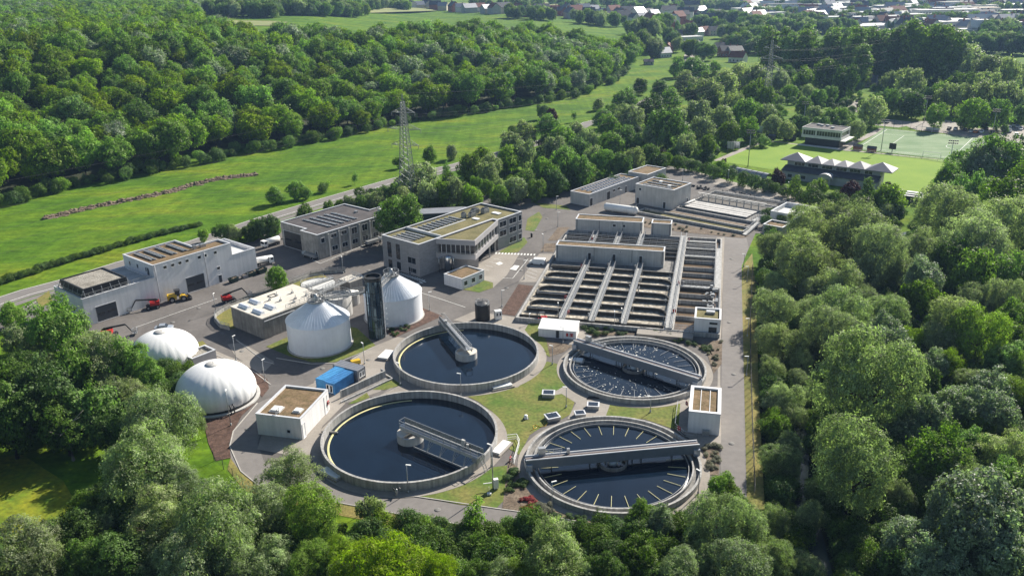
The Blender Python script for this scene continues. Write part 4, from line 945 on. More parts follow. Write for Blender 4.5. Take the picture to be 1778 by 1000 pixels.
b = railing([tc_+Kf.u*-4.6+Kf.v*-.75+Vector((0, 0, 5.1)), tc_+Kf.u*4.6+Kf.v*-.75+Vector((0, 0, 5.1))], 1.0, 1.1); railing([tc_+Vector((4.3*math.cos(t), 4.3*math.sin(t), 4.9)) for t in np.linspace(1.4, 4.6, 10)], 1, 1.4, m=b); b.build('railing', 'galvanised', r)
r = thing('cream_slab_house', 'square flat concrete chamber with cream top beside the thickener', 'chamber', Kf(31.7, 5.2)); q = Kf.rect(29.5, 3.2, 34, 7.3)
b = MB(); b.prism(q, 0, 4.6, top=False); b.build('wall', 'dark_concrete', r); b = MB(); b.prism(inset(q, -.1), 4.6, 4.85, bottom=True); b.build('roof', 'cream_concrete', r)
b = railing([Kf(29.7, 3.4, 4.85), Kf(33.8, 3.4, 4.85), Kf(33.8, 7.1, 4.85)], 1, 1.3); b.build('railing', 'galvanised', r)
bc = P(588, 545)
r = thing('buffer_tank', 'round grey concrete buffer tank behind the near digester', 'buffer tank', bc)
b = MB(); b.lathe(bc, [(3.6, 0), (3.6, 5.0), (3.3, 5.0), (3.3, 4.6), (0, 4.6)], 40); b.build('wall', 'concrete', r)
b = railing([bc+Vector((3.4*math.cos(t), 3.4*math.sin(t), 5.0)) for t in np.linspace(0, 6.28, 16)], 1.0, 1.4); b.build('railing', 'galvanised', r)
bc2 = P(611, 527)
r = thing('small_round_tank', 'small round tank with smooth white lid between the two digesters', 'tank', bc2)
b = MB(); b.lathe(bc2, [(2.1, 0), (2.1, 3.0)], 32); b.build('wall', 'concrete', r); b = MB(); b.lathe(bc2, [(2.2, 2.9), (2.2, 3.05), (0, 3.35)], 32); b.build('lid', 'white_paint', r)
gangway(Kf(18.6, 2.5, 5.3), Kf(29.6, 4.5, 4.9), 'pipe_walkway', 'railed pipe walkway behind the near digester, leading to the cream chamber')
b = MB(); b.tube([Kf(29, 3.0, 5.2), Kf(33, 2.4, 6.0), d2+Vector((-4.2, -2.6, 8.4))], .14, 8); b.build('insulated_pipe', 'stainless', None, ('thin pale pipe running from the cream chamber to the far digester', 'pipe'))
# low kerb wall with rail round the sludge island
m = MB(); pts = [P(*p) for p in ((399, 573), (383, 569), (373, 558), (375, 550), (388, 541), (402, 534), (470, 508), (540, 480), (560, 476), (600, 473))]
for a, q in zip(pts, pts[1:]): m.bar(a+Vector((0, 0, .45)), q+Vector((0, 0, .45)), .35, .9)
w_ = m.build('island_wall', 'concrete', None, ('curved low concrete wall with rail round the sludge tank island', 'wall'))
railing([p+Vector((0, 0, .9)) for p in pts], .7, 2.0).build('rail', 'galvanised', w_)
# black tank with cabinet
c = Vector((-7.4, 190.4, .05)); r = thing('black_tank', 'black upright chemical tank standing behind the rear left tank', 'chemical tank', c)
b = MB(); b.lathe(c, [(1.85, 0), (1.85, 4.1)], 32); b.build('vessel', 'black_tank', r)
b = MB(); b.lathe(c, [(1.9, 4.1), (1.9, 4.2), (.5, 4.75), (0, 4.78)], 32); rf = b.build('lid', 'dark_steel', r); railing([c+Vector((1.7*math.cos(t), 1.7*math.sin(t), 4.2)) for t in np.linspace(0, 6.28, 9)], .6, 1.5).build('lid_rail', 'galvanised', rf)
c = Vector((-3.6, 190.6, .05)); r = thing('chemical_cabinet', 'white cabinet with two dark windows beside the black tank', 'cabinet', c)
b = MB(); b.obox(c, R(20), 1.7, 1.3, 0, 2.3); b.build('case', 'white_paint', r)
Cab = Fr(c, 20)
for a in (-.42, .42): opening(r, Cab(-.85, -.65), Cab(.85, -.65), .85+a, 1.1, .55, .75)
# containers and retaining wall
Cn = Fr(P(*(440+560/3.951, 500+735/3.951)), 61)
def container(fr, a0, b0, L, Wd, m, name, label, ribs=True, wins=(), h=2.6):
    r = thing(name, label, 'container', fr(a0+L/2, b0+Wd/2)); b = MB(); b.prism(fr.rect(a0, b0, a0+L, b0+Wd), .12, h, bottom=True)
    n = int(L/.3)
    for i in range(n+1):
        a = a0+L*i/n
        for bb in (b0-.03, b0+Wd+.03): b.bar(fr(a, bb, .2), fr(a, bb, h-.1), .12, .06)
    b.build('body', m, r)
    b = MB()
    for i in range(int(L/.6)+1): a = a0+.05+i*.6; b.bar(fr(a, b0+.08, h+.02), fr(a, b0+Wd-.08, h+.02), .22, .05)
    b.build('roof_rib', m, r)
    b = MB()
    for (a, bb) in ((a0, b0), (a0+L, b0), (a0, b0+Wd), (a0+L, b0+Wd)): b.bar(fr(a, bb, .05), fr(a, bb, h+.04), .16)
    build_each(b, 'corner_post', m, r)
    for e, s, z0, w, hh in wins:
        q = fr.rect(a0, b0, a0+L, b0+Wd); opening(r, q[e], q[(e+1) % 4], s, z0, w, hh, 'window', 'white_paint')
    return r
mat('light_blue_paint', (0.07, 0.28, 0.55), 0.5, var=0.15, scale=.8)
container(Cn, 0, 0, 6.06, 2.44, 'blue_paint', 'shipping_container', 'dark blue container nearest the brown-roofed white house', wins=((3, .7, .5, .7, 1.5), (3, 1.6, .5, .7, 1.5)))
container(Cn, .3, 2.6, 6.06, 2.44, 'light_blue_paint', 'shipping_container', 'lighter blue container between the dark blue and the grey ones')
container(Cn, 6.9, -.6, 2.44, 6.6, 'zinc', 'site_cabin', 'grey ribbed-roof site cabin with a window behind the blue containers', wins=((0, .8, .8, .7, 1.1), (0, 1.7, .8, .7, 1.1)))
r = thing('retaining_wall', 'concrete retaining wall and low kerb right of the blue containers', 'wall', Pf(15, 3))
q = lambda x, y: P(440+x/3.951, 500+y/3.951)
b = MB(); a0, a1 = q(600, 755), q(905, 615); b.bar(a0+Vector((0, 0, .85)), a1+Vector((0, 0, .85)), .35, 1.7); b.bar(a1+Vector((0, 0, .85)), q(880, 600)+Vector((0, 0, .85)), .35, 1.7); b.build('tall_wall', 'concrete', r)
b = MB(); b.bar(q(600, 790)+Vector((0, 0, .2)), q(955, 628)+Vector((0, 0, .2)), .3, .4); b.bar(q(955, 628)+Vector((0, 0, .2)), q(905, 600)+Vector((0, 0, .2)), .3, .4); b.build('low_wall', 'concrete', r)
sheet('ramp_floor', [(595, 693), (672, 655), (680, 660), (600, 700)], 'dark_concrete', .09)
p = P(618, 634); r = thing('compressor', 'small yellow machine standing behind the grey site cabin', 'machine', p); m = MB(); m.obox(p, .5, 2.0, 1.1, .4, 1.3); m.build('body', 'yellow_paint', r); m = MB(); m.obox(p+Vector((-2.0, .6, 0)), .5, 2.2, 1.0, .5, .9); m.build('frame', 'dark_steel', r)
m = MB(); [m.tube([(p.x+dx, p.y+dy, .3), (p.x+dx+.1, p.y+dy+.2, .3)], .3, 10) for dx, dy in ((-.6, -.7), (.6, -.4))]; build_each(m, 'wheel', 'tyre', r)

# ---------------------------------------------------------------- aeration basins
Bf = Fr(P(895, 551, 1.1), -14)
ZT, ZW = 1.1, .14
r = basin = thing('aeration_basin', 'large rectangular concrete aeration basin with foaming lanes and four railed walkways', 'aeration basin', Bf(0, 0))
b = MB()
for (a0, b0, a1, b1) in ((0, 0, 49, .5), (0, 73.5, 49, 74), (0, .5, .5, 73.5), (48.5, .5, 49, 73.5), (36, .5, 36.4, 73.5), (38, .5, 38.35, 73.5)): b.prism(Bf.rect(a0, b0, a1, b1), 0, ZT)
b.build('outer_wall', 'concrete', r)
b = MB(); b.face([(*p[:2], ZW) for p in Bf.rect(.5, .5, 36, 43)]); b.build('foaming_water', 'foam_water', r)
b = MB(); b.face([(*p[:2], ZW) for p in Bf.rect(.5, 43, 36, 73.5)]); b.build('still_water', 'dark_concrete', r)
b = MB(); b.face([(*p[:2], ZW) for p in Bf.rect(38.35, .5, 48.5, 73.5)]); b.build('brown_water', 'brown_water', r)
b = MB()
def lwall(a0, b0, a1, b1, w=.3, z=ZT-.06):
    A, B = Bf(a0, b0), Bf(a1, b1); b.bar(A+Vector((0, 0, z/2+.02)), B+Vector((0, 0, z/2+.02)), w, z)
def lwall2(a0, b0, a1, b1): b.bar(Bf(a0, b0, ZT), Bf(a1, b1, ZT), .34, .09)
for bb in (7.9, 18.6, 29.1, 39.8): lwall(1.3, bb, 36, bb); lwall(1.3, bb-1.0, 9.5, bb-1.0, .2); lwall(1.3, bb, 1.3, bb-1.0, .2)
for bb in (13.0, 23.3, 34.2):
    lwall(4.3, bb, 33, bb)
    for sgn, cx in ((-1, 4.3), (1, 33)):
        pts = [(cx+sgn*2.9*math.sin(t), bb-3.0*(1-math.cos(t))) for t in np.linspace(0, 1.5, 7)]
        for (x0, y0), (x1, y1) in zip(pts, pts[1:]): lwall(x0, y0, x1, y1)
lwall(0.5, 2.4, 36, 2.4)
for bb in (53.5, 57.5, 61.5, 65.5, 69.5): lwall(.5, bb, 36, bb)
build_each(b, 'lane_wall', 'wet_shaded_concrete', r)  # body colour carries the shade of the near sides as well as the wet
b = MB()
for bb in (7.9, 18.6, 29.1, 39.8): lwall2(1.3, bb, 36, bb)
for bb in (13.0, 23.3, 34.2): lwall2(4.3, bb, 33, bb)
build_each(b, 'wall_cap', 'dark_concrete', r)
b = MB()
for bb in (6.9, 17.6, 28.1): b.face([(*p[:2], .9) for p in Bf.rect(1.5, bb+.12, 9.3, bb+.85)])
[b.k.append((len(b.v)-4*i, len(b.f)-i)) for i in (1, 2, 3)]; build_each(b, 'foam_trough', 'foam', r)
b = MB()
for bb in (13.0, 23.3, 34.2):
    for k in range(26):
        c = Bf(5.2+k*1.08, bb+.3); b.obox(c, Bf.a, .38, .25, ZT-.25, ZT+.06)
build_each(b, 'aerator_head', 'white_cover', r)
b = MB()
for bb in (70.4, 66.8, 63.3, 59.4, 55.5, 51.5, 45.3, 40.3, 35, 30.8, 24.3, 19.7, 14.5, 8.9): lwall(38.35, bb, 47.2, bb, .35)
lwall(47.2, .5, 47.2, 73.5, .35)
build_each(b, 'cell_wall', 'concrete', r)
b = MB()
for bb in (66.8, 59.4, 51.5, 45.3, 40.3, 35, 24.3, 19.7, 14.5, 8.9): lwall2(38.4, bb, 47.1, bb)
build_each(b, 'wall_cap', 'dark_concrete', r)
b = MB()
for b0, b1 in ((62.2, 63.2), (54.6, 56.2), (29.2, 30.7), (69.2, 70.3)): b.prism(Bf.rect(38.4, b0, 47.1, b1), ZT-.03, ZT+.05, bottom=True)
b.prism(Bf.rect(47.4, 30, 48.5, 64), ZT-.03, ZT+.05, bottom=True); build_each(b, 'grating', 'grating', r)
for (a0, a1, b0, b1) in ((10.7, 12.1, 1.2, 45.8), (18.0, 19.4, 1.2, 45.8), (25.8, 27.2, 1.2, 45.8), (36.4, 38.0, .6, 74)):
    b = MB(); b.prism(Bf.rect(a0, b0, a1, b1), ZT+.02, ZT+.28, bottom=True); wk = b.build('walkway', 'grating', r)
    m = railing([Bf(a0, b0, ZT+.28), Bf(a0, b1, ZT+.28)], 1.1, 1.8, .04); railing([Bf(a1, b0, ZT+.28), Bf(a1, b1, ZT+.28)], 1.1, 1.8, .04, m=m); m.build('walkway_railing', 'galvanised', wk)
for a0, a1 in ((9, 10.4), (16.6, 18.0), (23.7, 25.1)):
    b = MB(); b.prism(Bf.rect(a0, 50.5, a1, 73.5), ZT+.02, ZT+.28, bottom=True); wk = b.build('walkway', 'grating', r)
    m = railing([Bf(a0, 50.5, ZT+.28), Bf(a0, 73.5, ZT+.28)], 1.1, 2.4, .04); railing([Bf(a1, 50.5, ZT+.28), Bf(a1, 73.5, ZT+.28)], 1.1, 2.4, .04, m=m); m.build('walkway_railing', 'galvanised', wk)
m = railing([Bf(1, 60, ZT), Bf(36, 60, ZT)], 1.1, 2.2); railing([Bf(1, 63.5, ZT), Bf(36, 63.5, ZT)], 1.1, 2.2, m=m); railing([Bf(1, 67, ZT), Bf(36, 67, ZT)], 1.1, 2.2, m=m)
railing([Bf(38.4, 63.3, ZT), Bf(47, 63.3, ZT)], 1.1, 1.5, m=m); railing([Bf(38.4, 56.2, ZT), Bf(47, 56.2, ZT)], 1.1, 1.5, m=m); railing([Bf(38.4, 30.8, ZT), Bf(47, 30.8, ZT)], 1.1, 1.5, m=m); railing([Bf(47.2, 30, ZT), Bf(47.2, 64, ZT), Bf(39, 65.5, ZT)], 1.1, 1.7, m=m)
railing([Bf(38.5, 1.0, ZT), Bf(43, 1.0, ZT), Bf(43, 4, ZT)], 1.1, 1.3, m=m); railing([Bf(48.7, 7, ZT), Bf(48.7, 30, ZT)], 1.1, 1.8, m=m)
m.build('railing', 'galvanised', r)
b = MB(); rr = random.Random(5)
for k in range(44):
    a = rr.choice((2, 12.6, 17.6, 19.9, 25.4, 27.7, 35.4, 39)); c = Bf(a+rr.uniform(-.2, .2), rr.uniform(2, 44)); h = rr.uniform(.7, 1.5); b.bar((c.x, c.y, ZT), (c.x, c.y, ZT+h), .13)
    if rr.random() < .4: b.obox(c, Bf.a, .5, .35, ZT+h*.5, ZT+h)
for k in range(26):
    c = Bf(rr.uniform(44.8, 48.4), rr.uniform(9, 30)); b.obox(c, Bf.a, rr.uniform(.3, 1.1), rr.uniform(.3, .7), ZT, ZT+rr.uniform(.3, .9))
build_each(b, 'actuator_post', 'galvanised', r)
for k, (a, bb) in enumerate(((10.3, 38.6), (10.0, 14.2), (12.4, 4.6), (38.9, 68.8), (37.9, 30.5), (9.3, 64.5), (37.9, 10.5))):
    life_ring(Bf(a, bb, ZT+.65), Bf.a+R(k*31), 'red lifebuoy ' + ('on the left walkway near the long low block', 'on the left walkway, halfway down the foaming lanes', 'at the front end of the left walkway', 'beside the far end of the right walkway', 'on the right walkway between foaming lanes and brown cells', 'on the rail between the two upper basin blocks', 'at the lower end of the right walkway')[k])
def basin_block(name, label, a0, b0, a1, b1, z1, roof, front=()):
    r = thing(name, label, 'basin building', Bf(a0, b0, 0)); p = Bf.rect(a0, b0, a1, b1); flat_walls(r, p, 0, z1, 'pale_concrete', roof, .2, .3)
    b = MB(); [b.bar(Bf(a, b0-.06, ZT), Bf(a, b0-.06, z1-.1), .12) for a in (a0+.5, a1-.5)]
    if a1-a0 > 15: [b.bar(Bf(a0+(a1-a0)*f, b0-.05, ZT), Bf(a0+(a1-a0)*f, b0-.05, z1-.1), .1) for f in (.36, .71)]
    build_each(b, 'downpipe', 'dark_steel', r)
    for s, z0, w, h, kd in front: opening(r, p[0], p[1], s, z0, w, h, kd, 'coping', 'window_glass' if kd == 'window' else 'dark_steel')
    return r
basin_block('blower_building', 'long low concrete block with three dark doors, lying across the aeration basin', 1.3, 45.9, 32.8, 50.3, 5.1, 'sedum_brown', ((10.0, 1.2, 1.0, 2.1, 'door'), (17.2, 1.2, 1.0, 2.1, 'door'), (24.9, 1.2, 1.0, 2.1, 'door'), (19.0, 4.0, .4, .4, 'window')))
basin_block('upper_block', 'concrete block with brown roof and two small windows at the far edge of the basin', 2.4, 74.2, 24.0, 80, 4.9, 'sedum_brown', ((12.6, 3.0, 1.1, .8, 'window'), (15.7, 3.0, 1.1, .8, 'window')))
basin_block('small_upper_block', 'narrow plain concrete block standing alone at the far edge of the basin', 26.8, 74.2, 33.1, 78.6, 4.9, 'sedum_brown')
r = thing('basin_kiosk', 'small white block with mossy roof and dark door at the front right basin corner', 'basin building', Bf(43, 1.2)); p = Bf.rect(43, 1.0, 49.02, 7.8); flat_walls(r, p, 0, 4.3, 'white_wall', 'sedum_green', .4, .35)
opening(r, p[0], p[1], 4.3, .1, 2.0, 2.2, 'door', 'coping', 'dark_steel'); opening(r, p[0], p[1], 4.4, 3.0, 2.0, .5)
b = MB(); c = Bf(46.6, 5.5); b.obox(c, Bf.a, 2.0, 1.3, 3.95, 4.5); b.build('roof_unit', 'galvanised', r)
wt = Bf(14.5, 97.5); r = thing('white_storage_tank', 'long white horizontal tank with rounded ends behind the upper basin block', 'storage tank', wt)
TA = P(1052, 366); TB = P(1104, 373); d = (TB-TA).normalized(); b = MB(); rad = 1.35; pr = [(-.9, .35), (-.5, .8), (0, 1), (1, 1)]
L_ = (TB-TA).length; pts = [TA+d*(-.5)]; b.tube([TA-d*.7+Vector((0, 0, 1.5)), TA-d*.45+Vector((0, 0, 1.5)), TA+Vector((0, 0, 1.5)), TB+Vector((0, 0, 1.5)), TB+d*.45+Vector((0, 0, 1.5)), TB+d*.7+Vector((0, 0, 1.5))], [.3, 1.0, rad, rad, 1.0, .3], 18); b.build('vessel', 'white_paint', r)
b = MB(); [b.bar(TA.lerp(TB, t), TA.lerp(TB, t)+Vector((0, 0, .6)), 1.4, 1.4) for t in (.2, .8)]; build_each(b, 'saddle', 'concrete', r)
b = railing([TA.lerp(TB, .82)+Vector((0, -.8, 2.6)), TB+Vector((0, -.8, 2.6)), TB+Vector((0, .8, 2.6))], .8, .8); b.build('rail', 'galvanised', r)
b = MB(); st = P(1116, 581)
for i in range(6): b.obox(st+Vector((.05*i, .32*i, 0)), R(-14), 1.5, .34, .1, .25+.17*i)
r = b.build('concrete_steps', 'concrete', None, ('short flight of concrete steps below the basin front wall', 'steps'))
b = MB(); b.prism(Bf.rect(30, -3.2, 43, -.05), 0, .9); b.build('front_platform', 'paving', None, ('raised concrete platform along the basin front by the steps', 'platform'))

# ---------------------------------------------------------------- rectangular settling tanks
r = thing('primary_settling_tank', 'rectangular settling tanks with white covers, dark channels and a row of pale posts', 'settling tank', Lf(15, -57))
b = MB()
def sw(a0, b0, a1, b1, w=.5, z=.9): b.bar(Lf(a0, b0, z/2), Lf(a1, b1, z/2), w, z)
for a in (15.4, 28.6, 37.6, 45): sw(a, -27, a, -57)
for bb in (-27.2, -57): sw(15.4, bb, 45, bb)
for a in (2.9, 8.2): sw(a, -18.4, a, -58)
sw(2.9, -18.4, 8.2, -18.4); sw(2.9, -58, 8.2, -58)
build_each(b, 'tank_wall', 'concrete', r)
b = MB(); b.face([(*p[:2], .12) for p in Lf.rect(28.8, -56.7, 45, -27.4)]); b.build('dark_basin', 'wet_shaded_concrete', r)
b = MB(); b.face([(*p[:2], .2) for p in Lf.rect(3.2, -57.8, 7.9, -18.6)]); b.build('green_channel', 'sedum_green', r)
b = MB(); b.face([(*p[:2], .2) for p in Lf.rect(15.6, -56.8, 28.4, -27.4)]); b.build('covered_channel', 'dark_concrete', r)
b = MB()
for a in (19.8, 22.0, 24.4, 26.6):
    for k in range(9): b.obox(Lf(a, -28.6-k*2.75), Lf.a, 1.75, 2.7, .55, .85)
build_each(b, 'channel_cover', 'pale_concrete', r)
b = MB(); b.bar(Lf(10.2, -27.5, .35), Lf(10.2, -55.5, .35), 1.8, .7); b.build('rough_stone_bank', 'rubble', r)
b = MB()
for k in range(9): bb = -28.6-k*2.75; b.bar(Lf(31.2, bb, .2), Lf(31.2, bb, 3.0), .34)
b.bar(Lf(31.2, -27.5, 2.3), Lf(31.2, -53, 2.3), .3, .3); b.bar(Lf(31.2, -27, 2.95), Lf(31.2, -53.5, 2.95), .7, .2); b.bar(Lf(33.2, -27, 1.3), Lf(33.2, -55, 1.3), .25, .25)
build_each(b, 'post_and_beam', 'pale_concrete', r)
m = railing([Lf(15.5, -56.8, .9), Lf(37, -56.8, .9)], 1.1, 1.5); railing([Lf(16, -55, .9), Lf(36, -55, .9)], 1.1, 1.5, m=m); railing([Lf(2, -58.5, 0), Lf(15, -57.2, .9)], 1.1, 1.2, m=m); railing([Lf(2, -60, 0), Lf(15, -58.7, .9)], 1.1, 1.2, m=m); railing([Lf(28, -27, .9), Lf(45, -27, .9)], 1.1, 1.5, m=m); railing([Lf(41, -28, .6), Lf(41, -56, .6)], 1.1, 1.5, m=m); railing([Lf(43, -28, .6), Lf(43, -56, .6)], 1.1, 1.8, m=m)
m.build('railing', 'galvanised', r)
b = MB(); b.tube([Lf(17, -27.8, 1.1), Lf(27, -27.8, 1.1)], .5, 10); b.prism(Lf.rect(15.6, -57, 37, -55.2), .9, 1.05, bottom=True); b.bar(Lf(1.5, -59.2, .3), Lf(15, -58, 1.0), 1.4, .15); build_each(b, 'walkway', 'grating', r)
b = MB(); rr = random.Random(9)
for k in range(40): c = Lf(rr.uniform(46, 49), -14-rr.random()*44); b.obox(c, rr.random()*3, rr.uniform(.3, 1.4), rr.uniform(.3, .9), .04, rr.uniform(.4, 1.1))
build_each(b, 'pipework', 'dark_steel', r)
sheet('bed_settling', [(1108, 378), (1150, 385), (1250, 402), (1300, 410), (1290, 414), (1200, 405), (1120, 395)], 'mulch', .075)

# ---------------------------------------------------------------- lamps, masts, fences
def lamp_proto(h, label):
    t = origin('street_lamp', label, 'street lamp'); b = MB(); b.tube([(0, 0, 0), (0, 0, h)], [.09, .055], 8); b.build('pole', 'galvanised', t)
    b = MB(); b.prism([(-.12, -.1), (.75, -.13), (.75, .13), (-.12, .1)], h, h+.11, bottom=True); b.build('lamp_head', 'white_paint', t)
    b = MB(); b.lathe((0, 0), [(.17, 0), (.17, .5), (.1, .55)], 8); b.build('base_sleeve', 'galvanised', t); return freeze(t)
lamps = [(709, 856, 5.6, -.2, 'beside the lower rim of the front left round tank'), (958.5, 897, 6.4, .4, 'in the flower bed left of the front right clarifier'), (853, 811, 4.6, 2.5, 'right of the half bridge of the front left tank'), (800.7, 687, 4.9, 2.8, 'on the grass between the two left round tanks'), (695, 668, 4.9, 2.4, 'at the lower left rim of the rear left tank'), (633, 632, 4.9, 2.2, 'beyond the blue containers, below the near digester'), (460, 662, 4.9, 1.2, 'at the bend of the road by the brown bed'), (709.5, 561, 2.6, 1, 'short one in the brown bed beside the far digester'), (746, 539, 5.0, .3, 'where the yard road passes the brown bed of the far digester'), (871.5, 533, 4.4, .3, 'just behind the black upright tank'), (959, 633, 4.6, 2.6, 'left of the rear right clarifier, at the hatch'), (983, 707.5, 4.4, 2.9, 'on the lawn between two glass skylights'), (1129, 716, 3.4, 2.9, 'on the lawn between the two right clarifiers'), (977.4, 596, 4.2, 2.6, 'in front of the low white shed'), (919, 562, 2.6, 1.2, 'short one on the paving left of the red forklift'), (969, 553, 3.9, 1.6, 'at the front left corner of the aeration basin'), (1066.5, 568, 3.9, 1.6, 'in the bed below the middle of the basin front'), (1079, 563, 4.2, 1.6, 'at the basin front near the third walkway'), (1297.6, 584, 4.6, 3.1, 'on the verge of the east road beside the basin corner'), (1297, 490, 4.4, 3.1, 'on the verge of the east road above the basin kiosk'), (1291, 464, 4.2, 3.1, 'where the east road meets the willows'), (968.6, 394, 4.9, 0, 'by the road at the upper planting bed'), (943, 437, 5.6, 2.0, 'with twin shadow at the lower planting bed by the crossing'), (910, 485, 5.6, .3, 'in the parking bays beside the painted square'), (966, 365, 4.9, .3, 'at the grass island by the long low building'), (1076, 361, 6.6, .3, 'tall one beside the white storage tank'), (1157, 294, 3.6, 1, 'at the back of the annex'), (1185, 314, 4.4, 1.5, 'on the rear road behind the pump building'), (1263.6, 322, 6.0, 1.5, 'on the rear road by the hedge and long glass canopy'), (1367, 342, 5.6, 1.5, 'on the rear road in front of the clubhouse'), (596, 475, 4.8, 2, 'in the yard left of the cream chamber'), (374.6, 542, 4.8, 1.5, 'in the yard by the curved low wall'), (410, 626.5, 6.2, 1.1, 'on paving behind the front gasholder'), (401, 739, 7.5, 1.8, 'in the brown bed in front of the gasholder'), (745, 359, 4.2, 1, 'behind the green shed under the pylon bushes'), (1296, 652, 4.6, 3.1, 'on the verge of the east road beside the rear right clarifier'), (1212, 858, 4.6, 2.2, 'at the lower right rim of the front right clarifier')]
lps = {}
for px, py, h, rz, wh in lamps:
    key = round(h*2)/2
    if key not in lps: lps[key] = o = lamp_proto(key, ''); o.location = P(px, py); o.rotation_euler = (0, 0, rz)
    else: o = dup(lps[key], P(px, py), rz)
    o['label'] = 'slim grey lamp post ' + wh; o['group'] = 'lamp posts about the plant'
c = P(856, 848); r = thing('control_post', 'tall pole with small white cabinet on the lawn right of the front left tank', 'control post', c)
b = MB(); b.tube([c, c+Vector((0, 0, 8.2))], [.12, .07], 8); b.build('pole', 'galvanised', r); b = MB(); b.obox(c+Vector((.5, -.1, 0)), .3, .8, .6, .2, 2.0); b.build('cabinet', 'white_paint', r); b = MB(); b.bar(c+Vector((-1.6, -.3, 1.2)), c+Vector((0, 0, 1.2)), .12); b.obox(c+Vector((-.6, -1.8, 0)), 0, .7, .5, .1, .4); b.bar(c+Vector((-.6, -1.8, 0)), c+Vector((-.6, -1.8, 1.6)), .08); build_each(b, 'instrument', 'white_paint', r)
c = P(689, 860); r = thing('hydrant', 'grey two-armed hydrant standing at the lower rim of the front left tank', 'hydrant', c)
b = MB(); b.lathe(c, [(.28, 0), (.24, 1.1), (.1, 1.3), (0, 1.35)], 10); b.build('body', 'galvanised', r); b = MB(); b.tube([c+Vector((-.6, 0, 1.5)), c+Vector((-.2, 0, 1.0)), c+Vector((.2, 0, 1.0)), c+Vector((.6, 0, 1.5))], .12, 8); b.build('outlet', 'dark_steel', r)
def fence(name, label, pts, h, gap, cat='fence', post='dark_steel', wire='dark_steel', solid=False):
    r = thing(name, label, cat, pts[0]); b = MB(); w = MB()
    for a, q in zip(pts, pts[1:]):
        L = (q-a).length; n = max(1, int(L/gap))
        for i in range(n): p = a.lerp(q, i/n); b.bar(p, p+Vector((0, 0, h)), .09)
        for k in range(7): w.bar(a+Vector((0, 0, h*(k+1)/7)), q+Vector((0, 0, h*(k+1)/7)), .016)
        n2 = int(L/.6)
        for i in range(n2): p = a.lerp(q, i/n2); w.bar(p, p+Vector((0, 0, h)), .012)
    build_each(b, 'post', post, r); w.build('wire_mesh', wire, r); return r
fence('perimeter_fence', 'thin dark wire fence along the grass verge of the east road', [P(*p) for p in ((1306, 470), (1302, 560), (1303, 650), (1306, 750), (1310, 860))], 2.0, 2.6)
fence('perimeter_fence', 'thin dark wire fence along the front road above the foreground trees', [P(*p) for p in ((372, 800), (405, 830), (440, 862), (560, 885), (685, 908), (800, 929), (905, 946), (1010, 962))], 2.0, 3.0)
b = railing([P(*p) for p in ((892, 806), (902, 772), (897, 762), (880, 764))], 1.1, 1.4); b.build('white_railing', 'white_paint', None, ('white railing round a sunken stair between the two front tanks', 'railing'))
life_ring(P(886, 800)+Vector((0, 0, .5)), 1.2, 'red lifebuoy on the white railing between the two front tanks')

# ---------------------------------------------------------------- pylons and wires
def pylon(base, h, rot, label, arms):
    r = thing('electricity_pylon', label, 'pylon', base, 'lattice electricity pylons'); ca, sa = math.cos(rot), math.sin(rot)
    def W_(x, y, z): return base+Vector((x*ca-y*sa, x*sa+y*ca, z))
    def hw(z): return 2.6*(1-z/h)**1.0*.85+.42 if z < h*.93 else .42*(1-(z-h*.93)/(h*.07))+.03
    leg = MB()
    zs_ = [0]; 
    while zs_[-1] < h*.93: zs_.append(min(h*.93, zs_[-1]+max(1.15, hw(zs_[-1])*1.25)))
    for sx in (-1, 1):
        for sy in (-1, 1):
            for z0, z1 in zip(zs_, zs_[1:]): leg.bar(W_(sx*hw(z0), sy*hw(z0), z0), W_(sx*hw(z1), sy*hw(z1), z1), .2)
            leg.bar(W_(sx*hw(h*.93), sy*hw(h*.93), h*.93), W_(0, 0, h), .12)
    leg.build('legs', 'pylon_steel', r)
    br = MB()
    for i, (z0, z1) in enumerate(zip(zs_, zs_[1:])):
        a, c = hw(z0), hw(z1)
        for (x0, y0), (x1, y1) in (((-1, -1), (1, -1)), ((1, -1), (1, 1)), ((1, 1), (-1, 1)), ((-1, 1), (-1, -1))):
            br.bar(W_(x0*a, y0*a, z0), W_(x1*c, y1*c, z1), .1)
            br.bar(W_(x1*a, y1*a, z0), W_(x0*c, y0*c, z1), .1)
            br.bar(W_(x0*c, y0*c, z1), W_(x1*c, y1*c, z1), .08)
    br.build('bracing', 'pylon_steel', r)
    tips = []
    for z, L in arms:
        m = MB(); a = hw(z)
        for s in (-1, 1):
            tip = W_(s*L, 0, z+.2)
            for sy in (-1, 1):
                m.bar(W_(s*a, sy*a, z), tip, .13); m.bar(W_(s*a, sy*a, z+1.9), tip, .11)
                for t in (.3, .55, .8): m.bar(W_(s*a, sy*a, z).lerp(tip, t), W_(s*a, sy*a, z+1.9).lerp(tip, t), .07); m.bar(W_(s*a, sy*a, z).lerp(tip, t), W_(s*a, sy*a, z+1.9).lerp(tip, min(1, t+.25)), .07)
            tips.append(tip)
            m.bar(tip, tip-Vector((0, 0, 1.4)), .16)
        m.build('cross_arm', 'pylon_steel', r)
    tips.append(W_(0, 0, h)); return tips
p1 = P(709.5, 352); tips1 = pylon(p1, 40.0, R(-20), 'tall lattice pylon rising from bushes behind the workshop', ((33.2, 4.6), (27.3, 6.6), (21.5, 5.4)))
p2 = P(1330, 190); tips2 = pylon(p2, 42, R(-20), 'distant lattice pylon standing among trees left of the sports ground', ((35, 4.6), (29, 6.8), (23, 5.4)))
WL = ('strung between the two lattice pylons', 'from the workshop pylon out over the meadow', 'from the distant pylon over the poplars')
